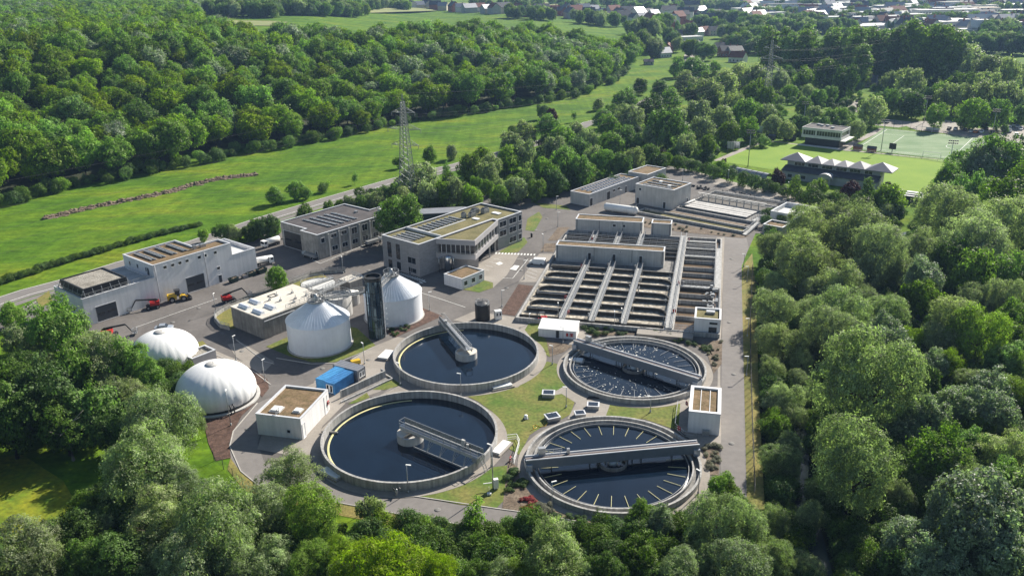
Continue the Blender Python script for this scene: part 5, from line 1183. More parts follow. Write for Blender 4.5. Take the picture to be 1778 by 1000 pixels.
def wire(A, B, sag, i, w):
    b = MB(); pts = []
    for k in range(25): t = k/24; p = A.lerp(B, t); p.z -= sag*4*t*(1-t); pts.append(p)
    b.tube(pts, .022, 4, cap=False); o = b.build('power_line', 'wire_metal'); tag(o, 'thin wire '+WL[w], 'power line', 'power lines '+WL[w])
for i in range(7):
    wire(tips1[i]-Vector((0, 0, 1.4 if i < 6 else 0)), tips2[i]-Vector((0, 0, 1.4 if i < 6 else 0)), 7, i, 0)
    q = tips1[i]+Vector((-190, -215, 0)); 
    wire(tips1[i]-Vector((0, 0, 1.4 if i < 6 else 0)), Vector((q.x, q.y, tips1[i].z+2)), 7, i, 1)
    q = tips2[i]+Vector((210, 190, 4)); wire(tips2[i]-Vector((0, 0, 1.4 if i < 6 else 0)), q, 7, i, 2)

# ---------------------------------------------------------------- meadow details
b = MB(); rr = random.Random(11); ln = [Vector(p) for p in ((-166.8, 287.1, 0), (-160, 296, 0), (-153.5, 304, 0), (-144, 313, 0), (-135.8, 322, 0), (-130, 333, 0), (-122.7, 343, 0), (-116, 347, 0), (-108.5, 350, 0))]
for a, q in zip(ln, ln[1:]):
    for i in range(95):
        p = a.lerp(q, rr.random()); d = (q-a).normalized(); n = Vector((-d.y, d.x, 0)); o_ = rr.gauss(0, .9); p = p+n*o_; s = rr.uniform(.35, 1.1); h = max(.2, (1.3-abs(o_)*.7)*rr.uniform(.5, 1.3))
        k = 5; ring = [(p.x+s*math.cos(6.28*j/k+i)*rr.uniform(.7, 1.2), p.y+s*math.sin(6.28*j/k+i)*rr.uniform(.7, 1.2)) for j in range(k)]
        b.prism(ring, -.1, h*.7, top=False)
        for j in range(k): b.face([(*ring[j], h*.7), (*ring[(j+1) % k], h*.7), (p.x, p.y, h)])
kindof(tag(b.build('rubble_bank', 'rubble'), 'long low bank of brown stones and earth across the green meadow', 'rubble bank'), 'stuff')

# ---------------------------------------------------------------- vehicles
def wheel(t, x, y, r, w=.3):
    m = MB(); m.tube([(x, y-w/2, r), (x, y+w/2, r)], r, 14); o = m.build('wheel', 'tyre', t); m = MB(); m.tube([(x, y-w/2-.02, r), (x, y+w/2+.02, r)], r*.55, 10); m.build('rim', 'rim_grey', o)
def boom_lift(loc, rz, label):
    t = origin('boom_lift', label, 'boom lift', 'red boom lifts in the yard')
    for x in (-1.15, 1.15):
        for y in (-.95, .95): wheel(t, x, y, .5, .38)
    m = MB(); m.obox((0, 0), 0, 3.0, 1.5, .45, .95); m.obox((-1.2, 0), 0, .5, 1.9, .5, .8); m.build('chassis', 'dark_steel', t)
    m = MB(); m.obox((-.5, 0), 0, 2.2, 2.0, 1.0, 1.75); m.obox((-1.35, 0), 0, .8, 1.8, 1.05, 2.0); m.build('turret', 'red_paint', t)
    m = MB(); m.bar((-1.6, 0, 2.0), (.8, 0, 2.5), .45, .5); m.bar((-1.2, 0, 2.3), (3.8, 0, 2.9), .32, .36); m.bar((3.8, 0, 2.9), (4.7, 0, 1.5), .22, .26); m.bar((4.7, 0, 1.5), (5.2, 0, .7), .22, .22); m.build('boom', 'dark_steel', t)
    m = railing([(5.1, -.8, .5), (6.1, -.8, .5), (6.1, .8, .5), (5.1, .8, .5), (5.1, -.8, .5)], 1.0, .8, .04); m.obox((5.6, 0), 0, 1.0, 1.6, .42, .5); m.build('basket', 'galvanised', t)
    t.location = loc; t.rotation_euler = (0, 0, rz); return t
boom_lift(P(266, 535), R(205), 'red boom lift with its dark arm stretched left along the hall wall')
boom_lift(P(398, 524), R(38), 'red boom lift parked alone by the curved low wall, arm to the right')
boom_lift(P(192, 585), R(12), 'red boom lift half hidden behind the trees left of the rear gasholder')
def loader(loc, rz):
    t = origin('wheel_loader', 'yellow wheel loader with big tyres parked by the white hall', 'wheel loader')
    for x in (-1.4, 1.5):
        for y in (-1.05, 1.05): wheel(t, x, y, .75, .55)
    m = MB(); m.obox((-1.3, 0), 0, 2.3, 1.6, .7, 2.0); m.obox((-2.3, 0), 0, .5, 1.7, .8, 1.7); m.obox((1.2, 0), 0, 1.6, 1.2, .7, 1.4); m.build('body', 'yellow_paint', t)
    m = MB(); m.prism([(-.5, -.75), (.7, -.75), (.7, .75), (-.5, .75)], 1.5, 2.95, bottom=True); m.build('cab_glass', 'window_glass', t); m = MB(); m.obox((.1, 0), 0, 1.5, 1.7, 2.95, 3.1); m.build('cab_roof', 'dark_steel', t)
    m = MB(); [m.bar((1.0, s, 1.5), (2.6, s, .7), .22, .3) for s in (-.5, .5)]; build_each(m, 'lift_arm', 'yellow_paint', t)
    m = MB(); m.face([(2.6, -1.3, .2), (3.6, -1.3, .2), (3.6, 1.3, .2), (2.6, 1.3, .2)]); m.face([(2.6, -1.3, .2), (2.6, 1.3, .2), (2.5, 1.3, 1.3), (2.5, -1.3, 1.3)]); [m.face([(2.6, s, .2), (3.6, s, .2), (2.5, s, 1.3)]) for s in (-1.3, 1.3)]; m.build('bucket', 'dark_steel', t)
    t.location = loc; t.rotation_euler = (0, 0, rz)
loader(P(309, 522), R(25))
def car_body(t, L, W_, h, paint, van=False):
    """body by side profile, chamfered top; glass band and lights as parts"""
    if van: prof = [(-L/2, .35), (-L/2, h-.1), (-L/2+.2, h), (L*.22, h), (L*.36, h*.62), (L/2-.05, h*.5), (L/2, .4)]
    else: prof = [(-L/2, .35), (-L/2+.05, h*.62), (-L*.36, h*.68), (-L*.22, h), (L*.08, h), (L*.24, h*.66), (L*.45, h*.55), (L/2, .4)]
    m = MB(); n = len(prof); y0 = W_/2
    inn = lambda z: y0-(.0 if z < h*.6 else .13*(z-h*.6)/(h*.4))
    A = [(x, -inn(z), z) for x, z in prof]; B = [(x, inn(z), z) for x, z in prof]
    m.face(A); m.face(B[::-1])
    for k in range(n): j = (k+1) % n; m.face([A[j], A[k], B[k], B[j]])
    o = m.build('body', paint, t)
    g = MB()
    if van: bands = [((L*.235, h*.96), (L*.35, h*.65))]; side = (L*.05, L*.27)
    else: bands = [((L*.09, h*.98), (L*.235, h*.69)), ((-L*.35, h*.70), (-L*.23, h*.98))]; side = (-L*.26, L*.15)
    for (xa, za), (xb, zb) in bands:
        dz = .02; g.face([(xa+.02, -W_*.4, za+dz), (xb+.02, -W_*.43, zb+dz), (xb+.02, W_*.43, zb+dz), (xa+.02, W_*.4, za+dz)])
    for s in (-1, 1):
        g.face([(side[0], s*(W_/2-.05), h*.66), (side[1], s*(W_/2-.05), h*.66), (side[1]-L*.05, s*(W_/2-.115), h*.94), (side[0]+L*.05, s*(W_/2-.115), h*.94)])
    g.build('window', 'window_glass', t)
    for s in (-1, 1):
        q = MB(); q.obox((L/2-.06, s*W_*.36), 0, .12, .3, h*.4, h*.5); q.build('headlight', 'white_paint', t)
        q = MB(); q.obox((-L/2+.02, s*W_*.4), 0, .08, .2, h*.45, h*.6); q.build('tail_light', 'red_paint', t)
    for x in (-L*.3, L*.31):
        for y in (-W_/2+.08, W_/2-.08): wheel(t, x, y, .33, .2)
def car(loc, rz, paint, label, name='parked_car', cat='car', L=4.3, W_=1.8, h=1.5, van=False, group=None):
    t = origin(name, label, cat, group); car_body(t, L, W_, h, paint, van); t.location = loc; t.rotation_euler = (0, 0, rz); return t
car(P(933, 459), R(163), 'white_paint', 'white van parked beside the upper left corner of the aeration basin', 'parked_van', 'van', 4.6, 1.9, 1.9, True)
car(P(285, 573), R(10), 'silver_paint', 'silver car peeping out behind the rear gasholder')
def truck(loc, rz, label, kind):
    t = origin('parked_truck' if kind != 'flat' else 'flatbed_trailer', label, 'truck' if kind != 'flat' else 'trailer')
    for x in ((-2.6, -1.5, 2.4) if kind != 'flat' else (-2.4, -1.2, 2.6)):
        for y in (-1.0, 1.0): wheel(t, x, y, .48, .32)
    m = MB(); m.obox((0, 0), 0, 7.2, 1.0, .6, .9); m.build('chassis', 'dark_steel', t)
    if kind == 'flat':
        m = MB(); m.obox((-.2, 0), 0, 6.6, 2.4, .95, 1.15); m.obox((-.2, 0), 0, 5.4, 1.9, 1.15, 1.75); m.build('flatbed', 'galvanised', t); m = MB(); m.obox((3.4, 0), 0, .15, 2.4, 1.1, 2.0); m.build('headboard', 'white_paint', t)
    else:
        m = MB(); m.prism([(2.0, -1.2), (3.6, -1.15), (3.6, 1.15), (2.0, 1.2)], .7, 2.7, bottom=True); o = m.build('cab', 'white_paint', t); m = MB(); m.obox((3.62, 0), 0, .04, 2.0, 1.6, 2.5); m.obox((2.9, 0), 0, .8, 2.44, 1.7, 2.4); m.build('windscreen', 'window_glass', o)
        m = MB()
        if kind == 'tank': m.tube([(-3.7, 0, 1.95), (-3.5, 0, 1.95), (1.6, 0, 1.95), (1.8, 0, 1.95)], [.7, 1.1, 1.1, .7], 18)
        else: m.obox((-.9, 0), 0, 5.4, 2.4, 1.0, 3.0)
        m.build('tank' if kind == 'tank' else 'box', 'white_paint', t)
    t.location = loc; t.rotation_euler = (0, 0, rz); t.scale = (.86,)*3; return t
truck(P(471, 427), R(50+180), 'white tanker parked left of the workshop garage bay', 'tank')
truck(P(457, 460), R(30), 'white tank truck nosing out from behind the right end of the white hall', 'tank')
truck(P(540, 448), R(140), 'grey flatbed trailer standing before the open workshop garage', 'flat')
truck(P(648, 424), R(48), 'dark flatbed trailer parked along the front wall of the workshop', 'flat')
def skip(loc, rz, s, paint, label):
    t = thing('waste_skip', label, 'skip', loc, 'skips and heaps along the white hall', rz); m = MB(); ORG[t.name] = Vector()
    L, W_, h = 2.6*s, 1.6*s, 1.25*s
    lo = [(-L*.4, -W_*.45), (L*.4, -W_*.45), (L*.4, W_*.45), (-L*.4, W_*.45)]; hi = [(-L/2, -W_/2), (L/2, -W_/2), (L/2, W_/2), (-L/2, W_/2)]
    for k in range(4): j = (k+1) % 4; m.face([(*lo[k], .1), (*lo[j], .1), (*hi[j], h), (*hi[k], h)])
    m.face([(*p, .3) for p in lo]); m.build('body', paint, t)
    m = MB(); [m.bar((*hi[k], h), (*hi[(k+1) % 4], h), .12) for k in range(4)]; m.build('rim', paint, t)
    m = MB(); rr = random.Random(int(loc[0]*7)); [m.obox((rr.uniform(-L*.3, L*.3), rr.uniform(-W_*.3, W_*.3)), rr.random()*3, rr.uniform(.3, .8), rr.uniform(.2, .6), .3, h*rr.uniform(.6, 1.0)) for _ in range(9)]; m.build('load', 'rubble', t)
    t.location = loc
z1q = lambda x, y: P(370+x/6.668, 450+y/6.668)
skip(z1q(240, 265), R(51), 1.0, 'green_paint', 'dark green skip nearest the door of the white hall'); skip(z1q(370, 215), R(55), .8, 'zinc', 'grey skip with scrap, between two green ones along the hall'); skip(z1q(440, 195), R(48), .9, 'green_paint', 'dark green skip in the middle of the row along the hall'); skip(z1q(500, 165), R(60), .7, 'rubble', 'small rust coloured skip in the row along the hall'); skip(z1q(565, 160), R(51), 1.1, 'green_paint', 'large dark skip at the right end of the white hall')
def forklift(loc, rz):
    t = origin('forklift', 'red forklift standing between the white shed and the basin', 'forklift')
    for x in (-.8, .8):
        for y in (-.55, .55): wheel(t, x, y, .35, .25)
    m = MB(); m.obox((-.5, 0), 0, 1.5, 1.2, .4, 1.1); m.obox((.5, 0), 0, .8, 1.1, .35, .7); m.build('body', 'red_paint', t)
    m = MB(); [m.bar((x, y, .9), (x*.8, y, 2.2), .09) for x in (-.8, .75) for y in (-.5, .5)]; m.obox((0, 0), 0, 1.4, 1.1, 2.2, 2.28); m.build('cage', 'dark_steel', t)
    m = MB(); [m.bar((1.2, y, .1), (1.2, y, 2.3), .12) for y in (-.35, .35)]; [m.bar((1.2, y, .15), (2.2, y, .15), .12, .05) for y in (-.3, .3)]; m.build('mast', 'dark_steel', t)
    t.location = loc; t.rotation_euler = (0, 0, rz)
forklift(P(941, 557), R(190))
t = origin('waste_bin', 'dark waste bin with round lid by the office road', 'bin'); m = MB(); m.lathe((0, 0), [(.32, 0), (.36, 1.1)], 12); m.build('bin_body', 'dark_steel', t); m = MB(); m.lathe((0, 0), [(.4, 1.1), (.3, 1.35), (0, 1.4)], 12); m.build('lid', 'black_tank', t); t.location = P(923, 412)

# ---------------------------------------------------------------- sports ground
SA = Fr((152.9, 305.8), -39)
sheet('football_pitch', [], 'turf', .06, raw=[(92, 362), (126, 405), (151, 382), (195, 354), (176, 326), (155, 303)])
sheet('pitch_path', [], 'paving', .05, raw=[(93, 361), (90, 364), (124, 408), (152, 385), (164, 399), (193, 434), (196, 432), (167, 397), (157, 382), (205, 347), (203, 344), (151, 380), (126, 405)])
sheet('artificial_pitch', [], 'artificial_turf', .08, raw=[(160, 384), (195, 433), (262, 378), (225, 332)])
def wline(pts, w=.22): ribbon('pitch_line', pts, w, 'marking', .1)
a_, b_, c_, d_ = Vector((163.5, 386.5)), Vector((195, 429.5)), Vector((257, 379)), Vector((226, 337))
wline([a_, b_]); wline([b_, c_]); wline([d_, a_]); wline([(a_+d_)/2, (b_+c_)/2]); e = (a_+d_+b_+c_)/4; wline([e+Vector((7*math.cos(t), 7*math.sin(t))) for t in np.linspace(0, 6.29, 30)])
m_ = (a_+b_)/2; dd = (b_-a_).normalized(); nn_ = (d_-a_).normalized(); wline([m_-dd*14, m_-dd*14+nn_*11, m_+dd*14+nn_*11, m_+dd*14])
# sports pavilion (white box on dark ground floor)
Vf = Fr((139.7, 395.7), -37.8)
r = thing('sports_pavilion', 'two-storey sports pavilion with white upper box and dark ground floor at the pitch corner', 'pavilion', Vf(0, 0))
b = MB(); b.prism(Vf.rect(1, 1, 17, 11), 0, 3.7, top=False); b.build('ground_floor', 'dark_steel', r)
up_ = Vf.rect(-.5, -.5, 18.2, 12); ir = inset(up_, .35)
b = MB(); b.prism(up_, 3.7, 5.0, bottom=True); b.prism(up_, 7.2, 8.4, top=False, bottom=True)
for k in range(4): b.face([(*up_[k][:2], 8.4), (*up_[(k+1) % 4][:2], 8.4), (*ir[(k+1) % 4], 8.4), (*ir[k], 8.4)])
for a, bb in ((-.3, -.3), (17.6, -.3), (-.3, 11.6), (17.6, 11.6), (6, -.3)): b.obox(Vf(a+.2, bb+.2), Vf.a, .6, .5, 5.0, 7.2)
b.build('upper_wall', 'render_white', r)
b = MB(); b.prism(inset(up_, .5), 5.0, 7.2, top=False); b.build('window_band', 'window_glass', r)
b = MB(); [b.bar(Vf(x, -.05, 5), Vf(x, -.05, 7.2), .1) for x in np.linspace(0, 17.8, 15)]; build_each(b, 'mullion', 'coping', r)
b = MB(); b.face([(*p, 8.1) for p in ir]); rf = b.build('roof', 'bitumen', r)
b = MB(); [b.obox(Vf(x, y), Vf.a, 1.5, 1.2, 8.1, 8.9) for x, y in ((6, 8), (8.4, 9), (4, 9.5), (12, 5))]; build_each(b, 'roof_unit', 'galvanised', rf)
b = MB(); b.prism(Vf.rect(18.3, -2, 20.5, 12), 3.6, 3.9, bottom=True); b.prism(Vf.rect(-1, -3.0, 18, -.6), 0, .35); b.build('terrace', 'render_white', r)
# clubhouse with pyramid roofs
Kc = Fr(P(1355.2, 276.7, 7)+Vector((.5, .7, 0)), -37.6)
r = thing('clubhouse', 'grandstand clubhouse with a row of six pointed grey roofs and rounded porch', 'clubhouse', Kc(0, 0))
b = MB(); b.prism(Kc.rect(2.5, .6, 38.5, 7.0), 0, 6.6, top=False); b.build('wall', 'render_grey', r)
b = MB(); b.prism(Kc.rect(2.2, -4.0, 38.8, .55), 0, 3.6, top=False); b.build('lower_wall', 'render_grey', r)
b = MB(); b.face([Kc(1.9, -4.5, 3.5), Kc(39.1, -4.5, 3.5), Kc(39.1, .58, 4.9), Kc(1.9, .58, 4.9)]); b.face([Kc(1.9, -4.5, 3.35), Kc(1.9, .58, 3.35), Kc(39.1, .58, 3.35), Kc(39.1, -4.5, 3.35)]); b.build('lean_to_roof', 'slate', r)
W6 = [(0, 10.2), (10.2, 16.6), (16.6, 21.6), (21.6, 26.6), (26.6, 33.0), (33.0, 43.0)]
for a0, a1 in W6:
    b = MB(); q = [Kc(a0, -.9, 7.0), Kc(a1, -.9, 7.0), Kc(a1, 8.4, 7.0), Kc(a0, 8.4, 7.0)]; pk = Kc((a0+a1)/2, 3.9, 7.0+min(2.6, (a1-a0)*.33))
    for k in range(4): b.face([q[k], q[(k+1) % 4], pk])
    for k in range(4): p, s = q[k], q[(k+1) % 4]; b.face([p-Vector((0, 0, .3)), s-Vector((0, 0, .3)), s, p])
    b.face([p-Vector((0, 0, .3)) for p in q[::-1]]); b.build('pyramid_roof', 'roof_sheet', r)
for k, a in enumerate((7.5, 13, 18.5, 24, 29.2, 34.2)): opening(r, Kc(2.5, .6), Kc(38.5, .6), a-2.5, 5.0, 4.2 if k < 5 else 3, 1.2, 'window', 'render_white')
b = MB(); arc = [(20+3.0*math.cos(t), 2.5+2.1*math.sin(t)) for t in np.linspace(0, math.pi, 13)]
b.face([Kc(x, -6.4, z) for x, z in arc[::-1]])
for (x0, z0), (x1, z1) in zip(arc, arc[1:]): b.face([Kc(x0, -6.4, z0), Kc(x1, -6.4, z1), Kc(x1, -2.6, z1), Kc(x0, -2.6, z0)])
b.face([Kc(17, -6.4, 2.5), Kc(23, -6.4, 2.5), Kc(23, -2.6, 2.5), Kc(17, -2.6, 2.5)]); b.build('porch_gable', 'fascia', r)
b = MB(); [b.bar(Kc(20+s, -6.6, 0), Kc(20+s, -6.6, 3.0), .35) for s in (-2, 2)]; build_each(b, 'porch_column', 'pale_concrete', r)
for a in (5.5, 11, 29, 35): opening(r, Kc(2.2, -4.0), Kc(38.8, -4.0), a-2.2, .9, 2.0, 1.4, 'window', 'render_white')
# glass canopy stand and shed
r = thing('spectator_canopy', 'long low barrel-roofed glass canopy stand beside the pitch', 'canopy', P(1305, 305)); A, B = P(1268, 298), P(1335, 312); d = (B-A).normalized(); n = Vector((-d.y, d.x, 0)); m = MB(); ring = [(2.0*math.cos(t), .3+2.1*math.sin(t)) for t in np.linspace(.15, math.pi-.15, 9)]
for (y0, z0), (y1, z1_) in zip(ring, ring[1:]): m.face([A+n*y0+Vector((0, 0, z0)), B+n*y0+Vector((0, 0, z0)), B+n*y1+Vector((0, 0, z1_)), A+n*y1+Vector((0, 0, z1_))], 0, True)
m.build('barrel_roof', 'zinc', r); m = MB()
for k in range(8):
    p = A.lerp(B, k/7)
    for (y0, z0), (y1, z1_) in zip(ring, ring[1:]): m.bar(p+n*y0*1.02+Vector((0, 0, z0+.03)), p+n*y1*1.02+Vector((0, 0, z1_+.03)), .12)
build_each(m, 'arch_rib', 'dark_steel', r, 8)
Tf = Fr(P(1570, 352), -37.6)
r = thing('equipment_shed', 'low shed with stepped grey roof at the near edge of the pitch', 'shed', Tf(0, 0)); b = MB(); b.prism(Tf.rect(0, 0, 9, 4), 0, 2.6, top=False); b.build('wall', 'green_paint', r)
b = MB(); [b.prism(Tf.rect(-.4, -.4+k*1.6, 9.4, 1.3+k*1.6), 2.6+k*.35, 2.75+k*.35, bottom=True) for k in range(3)]; b.build('roof', 'zinc', r)
def hut(loc, L, W_, h, m1, m2, name, label, cat):
    f = Fr(loc, -39); r = thing(name, label, cat, loc); b = MB(); b.prism(f.rect(-L/2, -W_/2, L/2, W_/2), 0, h, top=False); b.build('wall', m1, r)
    b = MB(); [b.face([f(-L/2-.2, s*(W_/2+.25), h-.05), f(L/2+.2, s*(W_/2+.25), h-.05), f(L/2+.2, 0, h+.9), f(-L/2-.2, 0, h+.9)]) for s in (-1, 1)]; [b.face([f(s*L/2, -W_/2, h), f(s*L/2, W_/2, h), f(s*L/2, 0, h+.85)]) for s in (-1, 1)]; b.build('roof', m2, r)
hut(P(1489, 261), 3.6, 2.6, 1.9, 'brick_red', 'slate', 'wooden_hut', 'left of two small brown huts between the pitches', 'hut'); hut(P(1513, 264), 3.6, 2.4, 1.8, 'brick_red', 'slate', 'wooden_hut', 'right of two small brown huts between the pitches', 'hut')
hut(P(1671, 281), 4.2, 2.4, 1.9, 'dark_steel', 'slate', 'players_shelter', 'dark shelter at the right end between the two pitches', 'shelter'); hut(P(1340, 243), 3.2, 2.2, 1.9, 'dark_steel', 'slate', 'players_shelter', 'small dark shelter at the upper left corner of the pitch', 'shelter'); hut(P(1371, 244), 5.6, 2.2, 2.0, 'dark_steel', 'pale_concrete' if False else 'slate', 'players_shelter', 'long dark shelter beside the white-topped sports pavilion', 'shelter')
r = thing('scoreboard', 'square dark scoreboard on a post between the pitches', 'scoreboard', P(1548.5, 265)); f = Fr(P(1548.5, 265), -39); b = MB(); b.prism(f.rect(-1.5, -.12, 1.5, .12), 1.5, 4.2, bottom=True); b.build('panel', 'dark_steel', r); b = MB(); b.bar(f(0, 0, 0), f(0, 0, 1.5), .3); b.build('post', 'galvanised', r)
def floodlight(loc, h, label):
    r = thing('floodlight_mast', label, 'floodlight mast', loc, 'floodlight masts round the pitches'); b = MB(); b.tube([loc, loc+Vector((0, 0, h))], [.2, .1], 8); b.build('mast', 'galvanised', r)
    b = MB(); f = Fr(loc, -20)
    for z in (h-.1, h-1.1): b.bar(f(-1.6, 0, z), f(1.6, 0, z), .1)
    build_each(b, 'cross_bar', 'galvanised', r); b = MB()
    for z in (h-.1, h-1.1):
        for x in (-1.5, -.75, 0, .75, 1.5): c = f(x, -.2); b.obox(c, f.a, .5, .5, z-.15, z+.35)
    build_each(b, 'floodlight', 'dark_steel', r)
for px, h, lb in (((1298.5, 290), 15.5, 'floodlight mast at the near left edge of the bright pitch'), ((1529.5, 262), 14, 'floodlight mast between the huts and the scoreboard'), ((1645, 305), 14.2, 'floodlight mast with two lamp rows at the right end of the bright pitch'), ((1604, 214), 14, 'floodlight mast at the far corner of the artificial pitch'), ((1722, 237), 13, 'floodlight mast by the parked cars beyond the artificial pitch'), ((1394, 225), 14, 'floodlight mast behind the sports pavilion')): floodlight(P(*px), h, lb)
def goal(loc, ang, label):
    r = thing('football_goal', label, 'goal', loc, 'football goals', ang); ORG[r.name] = Vector(); b = MB(); b.bar((-3.66, 0, 0), (-3.66, 0, 2.44), .14); b.bar((3.66, 0, 0), (3.66, 0, 2.44), .14); b.bar((-3.66, 0, 2.44), (3.66, 0, 2.44), .14); [b.bar((s*3.66, 0, 2.44), (s*3.66, 1.6, 0), .06) for s in (-1, 1)]; b.build('frame', 'white_paint', r)
goal(P(1617, 274), R(-39), 'white goal on the near edge of the artificial pitch'); goal(P(1604, 229), R(-39), 'white goal on the far edge of the artificial pitch')
def board(px, w, h, col, label, z=.3):
    f = Fr(P(*px), -39); r = thing('advertising_board', label, 'board', P(*px), 'boards round the pitches'); b = MB(); b.prism(f.rect(-w/2, -.06, w/2, .06), z, z+h, bottom=True); b.build('panel', col, r); b = MB(); [b.bar(f(x, 0, 0), f(x, 0, z), .1) for x in (-w*.4, w*.4)]; build_each(b, 'post', 'galvanised', r)
board((1268, 262), 3.5, 3.2, 'render_white', 'white board at the near left corner of the bright pitch', 1.0); board((1277, 260), 4, 3, 'silver_paint', 'pale grey board beside the white one at the pitch corner', .8); board((1315, 240), 4.5, 5.5, 'silver_paint', 'tall pale blue board at the upper left of the bright pitch', .6); board((1619, 227), 6.5, 1.2, 'render_white', 'long white board beyond the artificial pitch')
fence('ball_fence', 'tall mesh fence along the left edge of the bright pitch', [P(*p) for p in ((1262, 268), (1300, 252), (1335, 240))], 5, 3)
fence('ball_fence', 'tall mesh fence along the far side of the artificial pitch', [P(*p) for p in ((1500, 222), (1537, 222), (1580, 228), (1640, 232))], 4.5, 4)
b = MB(); m = railing([P(1463, 262), P(1530, 268), P(1600, 276), P(1665, 287)], 1.1, 2.5); m.build('pitch_railing', 'galvanised', None, ('low grey railing between the bright pitch and the artificial pitch', 'railing'))
cols = ['silver_paint', 'white_paint', 'dark_steel', 'yellow_paint', 'white_paint', 'blue_paint', 'red_paint', 'silver_paint', 'dark_steel', 'white_paint']
proto = {}
cars_ = [(1648, 225, 'dark_steel', 'black car at the left end of the row'), (1659, 226, 'silver_paint', 'silver car at the left end of the row'), (1675, 228, 'dark_steel', 'dark car left of a silver one in the row'), (1686, 230, 'silver_paint', 'silver car left of the orange one in the row'), (1694, 231, 'orange_paint', 'left of two orange cars in the row'), (1704, 231, 'white_paint', 'white car between the two orange ones'), (1722, 232, 'dark_steel', 'dark blue car left of the right orange one'), (1732, 233, 'orange_paint', 'right of two orange cars in the row'), (1753, 230, 'silver_paint', 'silver car beside the small dark tree'), (1764, 236, 'white_paint', 'white car standing alone at the right end'), (1752, 224, 'white_paint', 'white car in the rear row by the hedge'), (1766, 222, 'silver_paint', 'silver car last in the rear row'), (1760, 219, 'white_paint', 'white car first in the rear row'), (1712, 226, 'dark_steel', 'black car half behind a small tree'), (1772, 226, 'white_paint', 'white car at the edge of the picture'), (1540, 214, 'silver_paint', 'silver car on the drive behind the fence'), (1489, 177, 'dark_steel', 'black car on the grey yard by the lone house')]
mat('orange_paint', (.55, .2, .05), .4, var=.1)
for x, y, pnt, lb in cars_:
    rz = R(55)
    if pnt not in proto: proto[pnt] = freeze(car(P(x, y)+Vector((0, 0, .06)), rz, pnt, '', group='cars parked beyond the artificial pitch')); o = proto[pnt]
    else: o = dup(proto[pnt], P(x, y)+Vector((0, 0, .06)), rz, group='cars parked beyond the artificial pitch')
    o['label'] = 'parked '+lb if not lb.startswith(('left', 'right')) else lb

# ---------------------------------------------------------------- village and far town
def house(loc, rz, L, W_, h, rh, wall, roof, label, group=None, detail=True, cat='house', name='village_house'):
    t = thing(name, label, cat, loc, group, rz); ORG[t.name] = Vector()
    b = MB(); b.prism([(-L/2, -W_/2), (L/2, -W_/2), (L/2, W_/2), (-L/2, W_/2)], -1, h, top=rh <= 0)
    if rh > 0: [b.face([(s*L/2, -W_/2, h), (s*L/2, W_/2, h), (s*L/2, 0, h+rh)]) for s in (-1, 1)]
    b.build('wall', wall, t); b = MB()
    if rh > 0:
        for s in (-1, 1):
            q = [(-L/2-.4, s*(W_/2+.4), h-.25), (L/2+.4, s*(W_/2+.4), h-.25), (L/2+.4, 0, h+rh+.12), (-L/2-.4, 0, h+rh+.12)]; b.face(q); b.face([(x, y, z-.15) for x, y, z in q])
    else: b.prism([(-L/2-.2, -W_/2-.2), (L/2+.2, -W_/2-.2), (L/2+.2, W_/2+.2), (-L/2-.2, W_/2+.2)], h+.003, h+.35, bottom=True)
    ro = b.build('roof', roof, t)
    if rh > 0: b = MB(); b.obox((L*.22, W_*.12), 0, .7, .9, h+rh*.5, h+rh+1.0); b.build('chimney', 'brick_red', ro)
    if detail:
        for s in (-1, 1):
            A, B = (Vector((-L/2, -W_/2, 0)), Vector((L/2, -W_/2, 0))) if s < 0 else (Vector((L/2, W_/2, 0)), Vector((-L/2, W_/2, 0)))
            n = max(2, int(L/3)); 
            for st_ in range(max(1, int(h/2.9))):
                for i in range(n): opening(t, A, B, L*(i+.5)/n, .9+2.9*st_, 1.2, 1.4)
        A, B = Vector((-L/2, W_/2, 0)), Vector((-L/2, -W_/2, 0)); [opening(t, A, B, W_*f, .9, 1.1, 1.4) for f in (.3, .7)]
    return t
# nearest houses, placed one by one
near = [(1152, 100, 25, 11, 8, 4.5, 4.5, 'render_white', 'zinc', 'house with steep pale grey roof at the end of the meadow'), (1160, 92, 70, 10, 8, 5, 4.2, 'brick_red', 'clay_tile', 'dark red gabled house behind the pale-roofed one by the meadow'), (1281, 108, -40, 12, 9, 4.5, 4.5, 'render_white', 'clay_tile', 'white house with a big orange-red hipped roof at the wood edge'), (1262, 98, 15, 14, 8, 5.5, 4.2, 'brick_red', 'slate', 'brick house with dark slate roof just left of the red-roofed house'), (1248, 92, 15, 9, 7, 5.5, 4, 'render_cream', 'slate', 'cream house with slate roof at the bend of the lane'), (1275, 98, 15, 12, 9, 5.5, 3.6, 'render_white', 'slate', 'house with wide dark roof behind the red-roofed one'), (1505, 150, -30, 11, 9, 3.6, 4.0, 'render_cream', 'slate', 'lone house with pale hipped roof under the poplars'), (1198, 72, 20, 22, 13, 5, 0, 'render_white', 'white_cover', 'flat white building beside the village street'), (1172, 68, -5, 14, 9, 6, 4, 'render_grey', 'slate', 'slate-roofed house at the head of the village street'), (1210, 64, 30, 12, 9, 6, 4, 'render_white', 'zinc', 'white house with zinc roof right of the village street'), (1222, 62, 30, 11, 9, 6, 4.5, 'brick_red', 'clay_tile', 'pink brick house among trees right of the street'), (1240, 62, 10, 13, 9, 6, 4.5, 'render_cream', 'slate', 'cream gabled house right of the pink one'), (1200, 85, 20, 15, 8, 5, 3, 'brick_red', 'slate', 'low dark brick row facing the garden hedge'), (1126, 113, 0, 7, 5, 3, 1.8, 'render_grey', 'slate', 'small grey garden shed at the meadow end')]
for x, y, rz, L, W_, h, rh, wm, rm, lb in near:
    p = PT(x, y); house(p, R(rz), L*1.12, W_*1.1, h, rh, wm, rm, lb)
rr = random.Random(21)
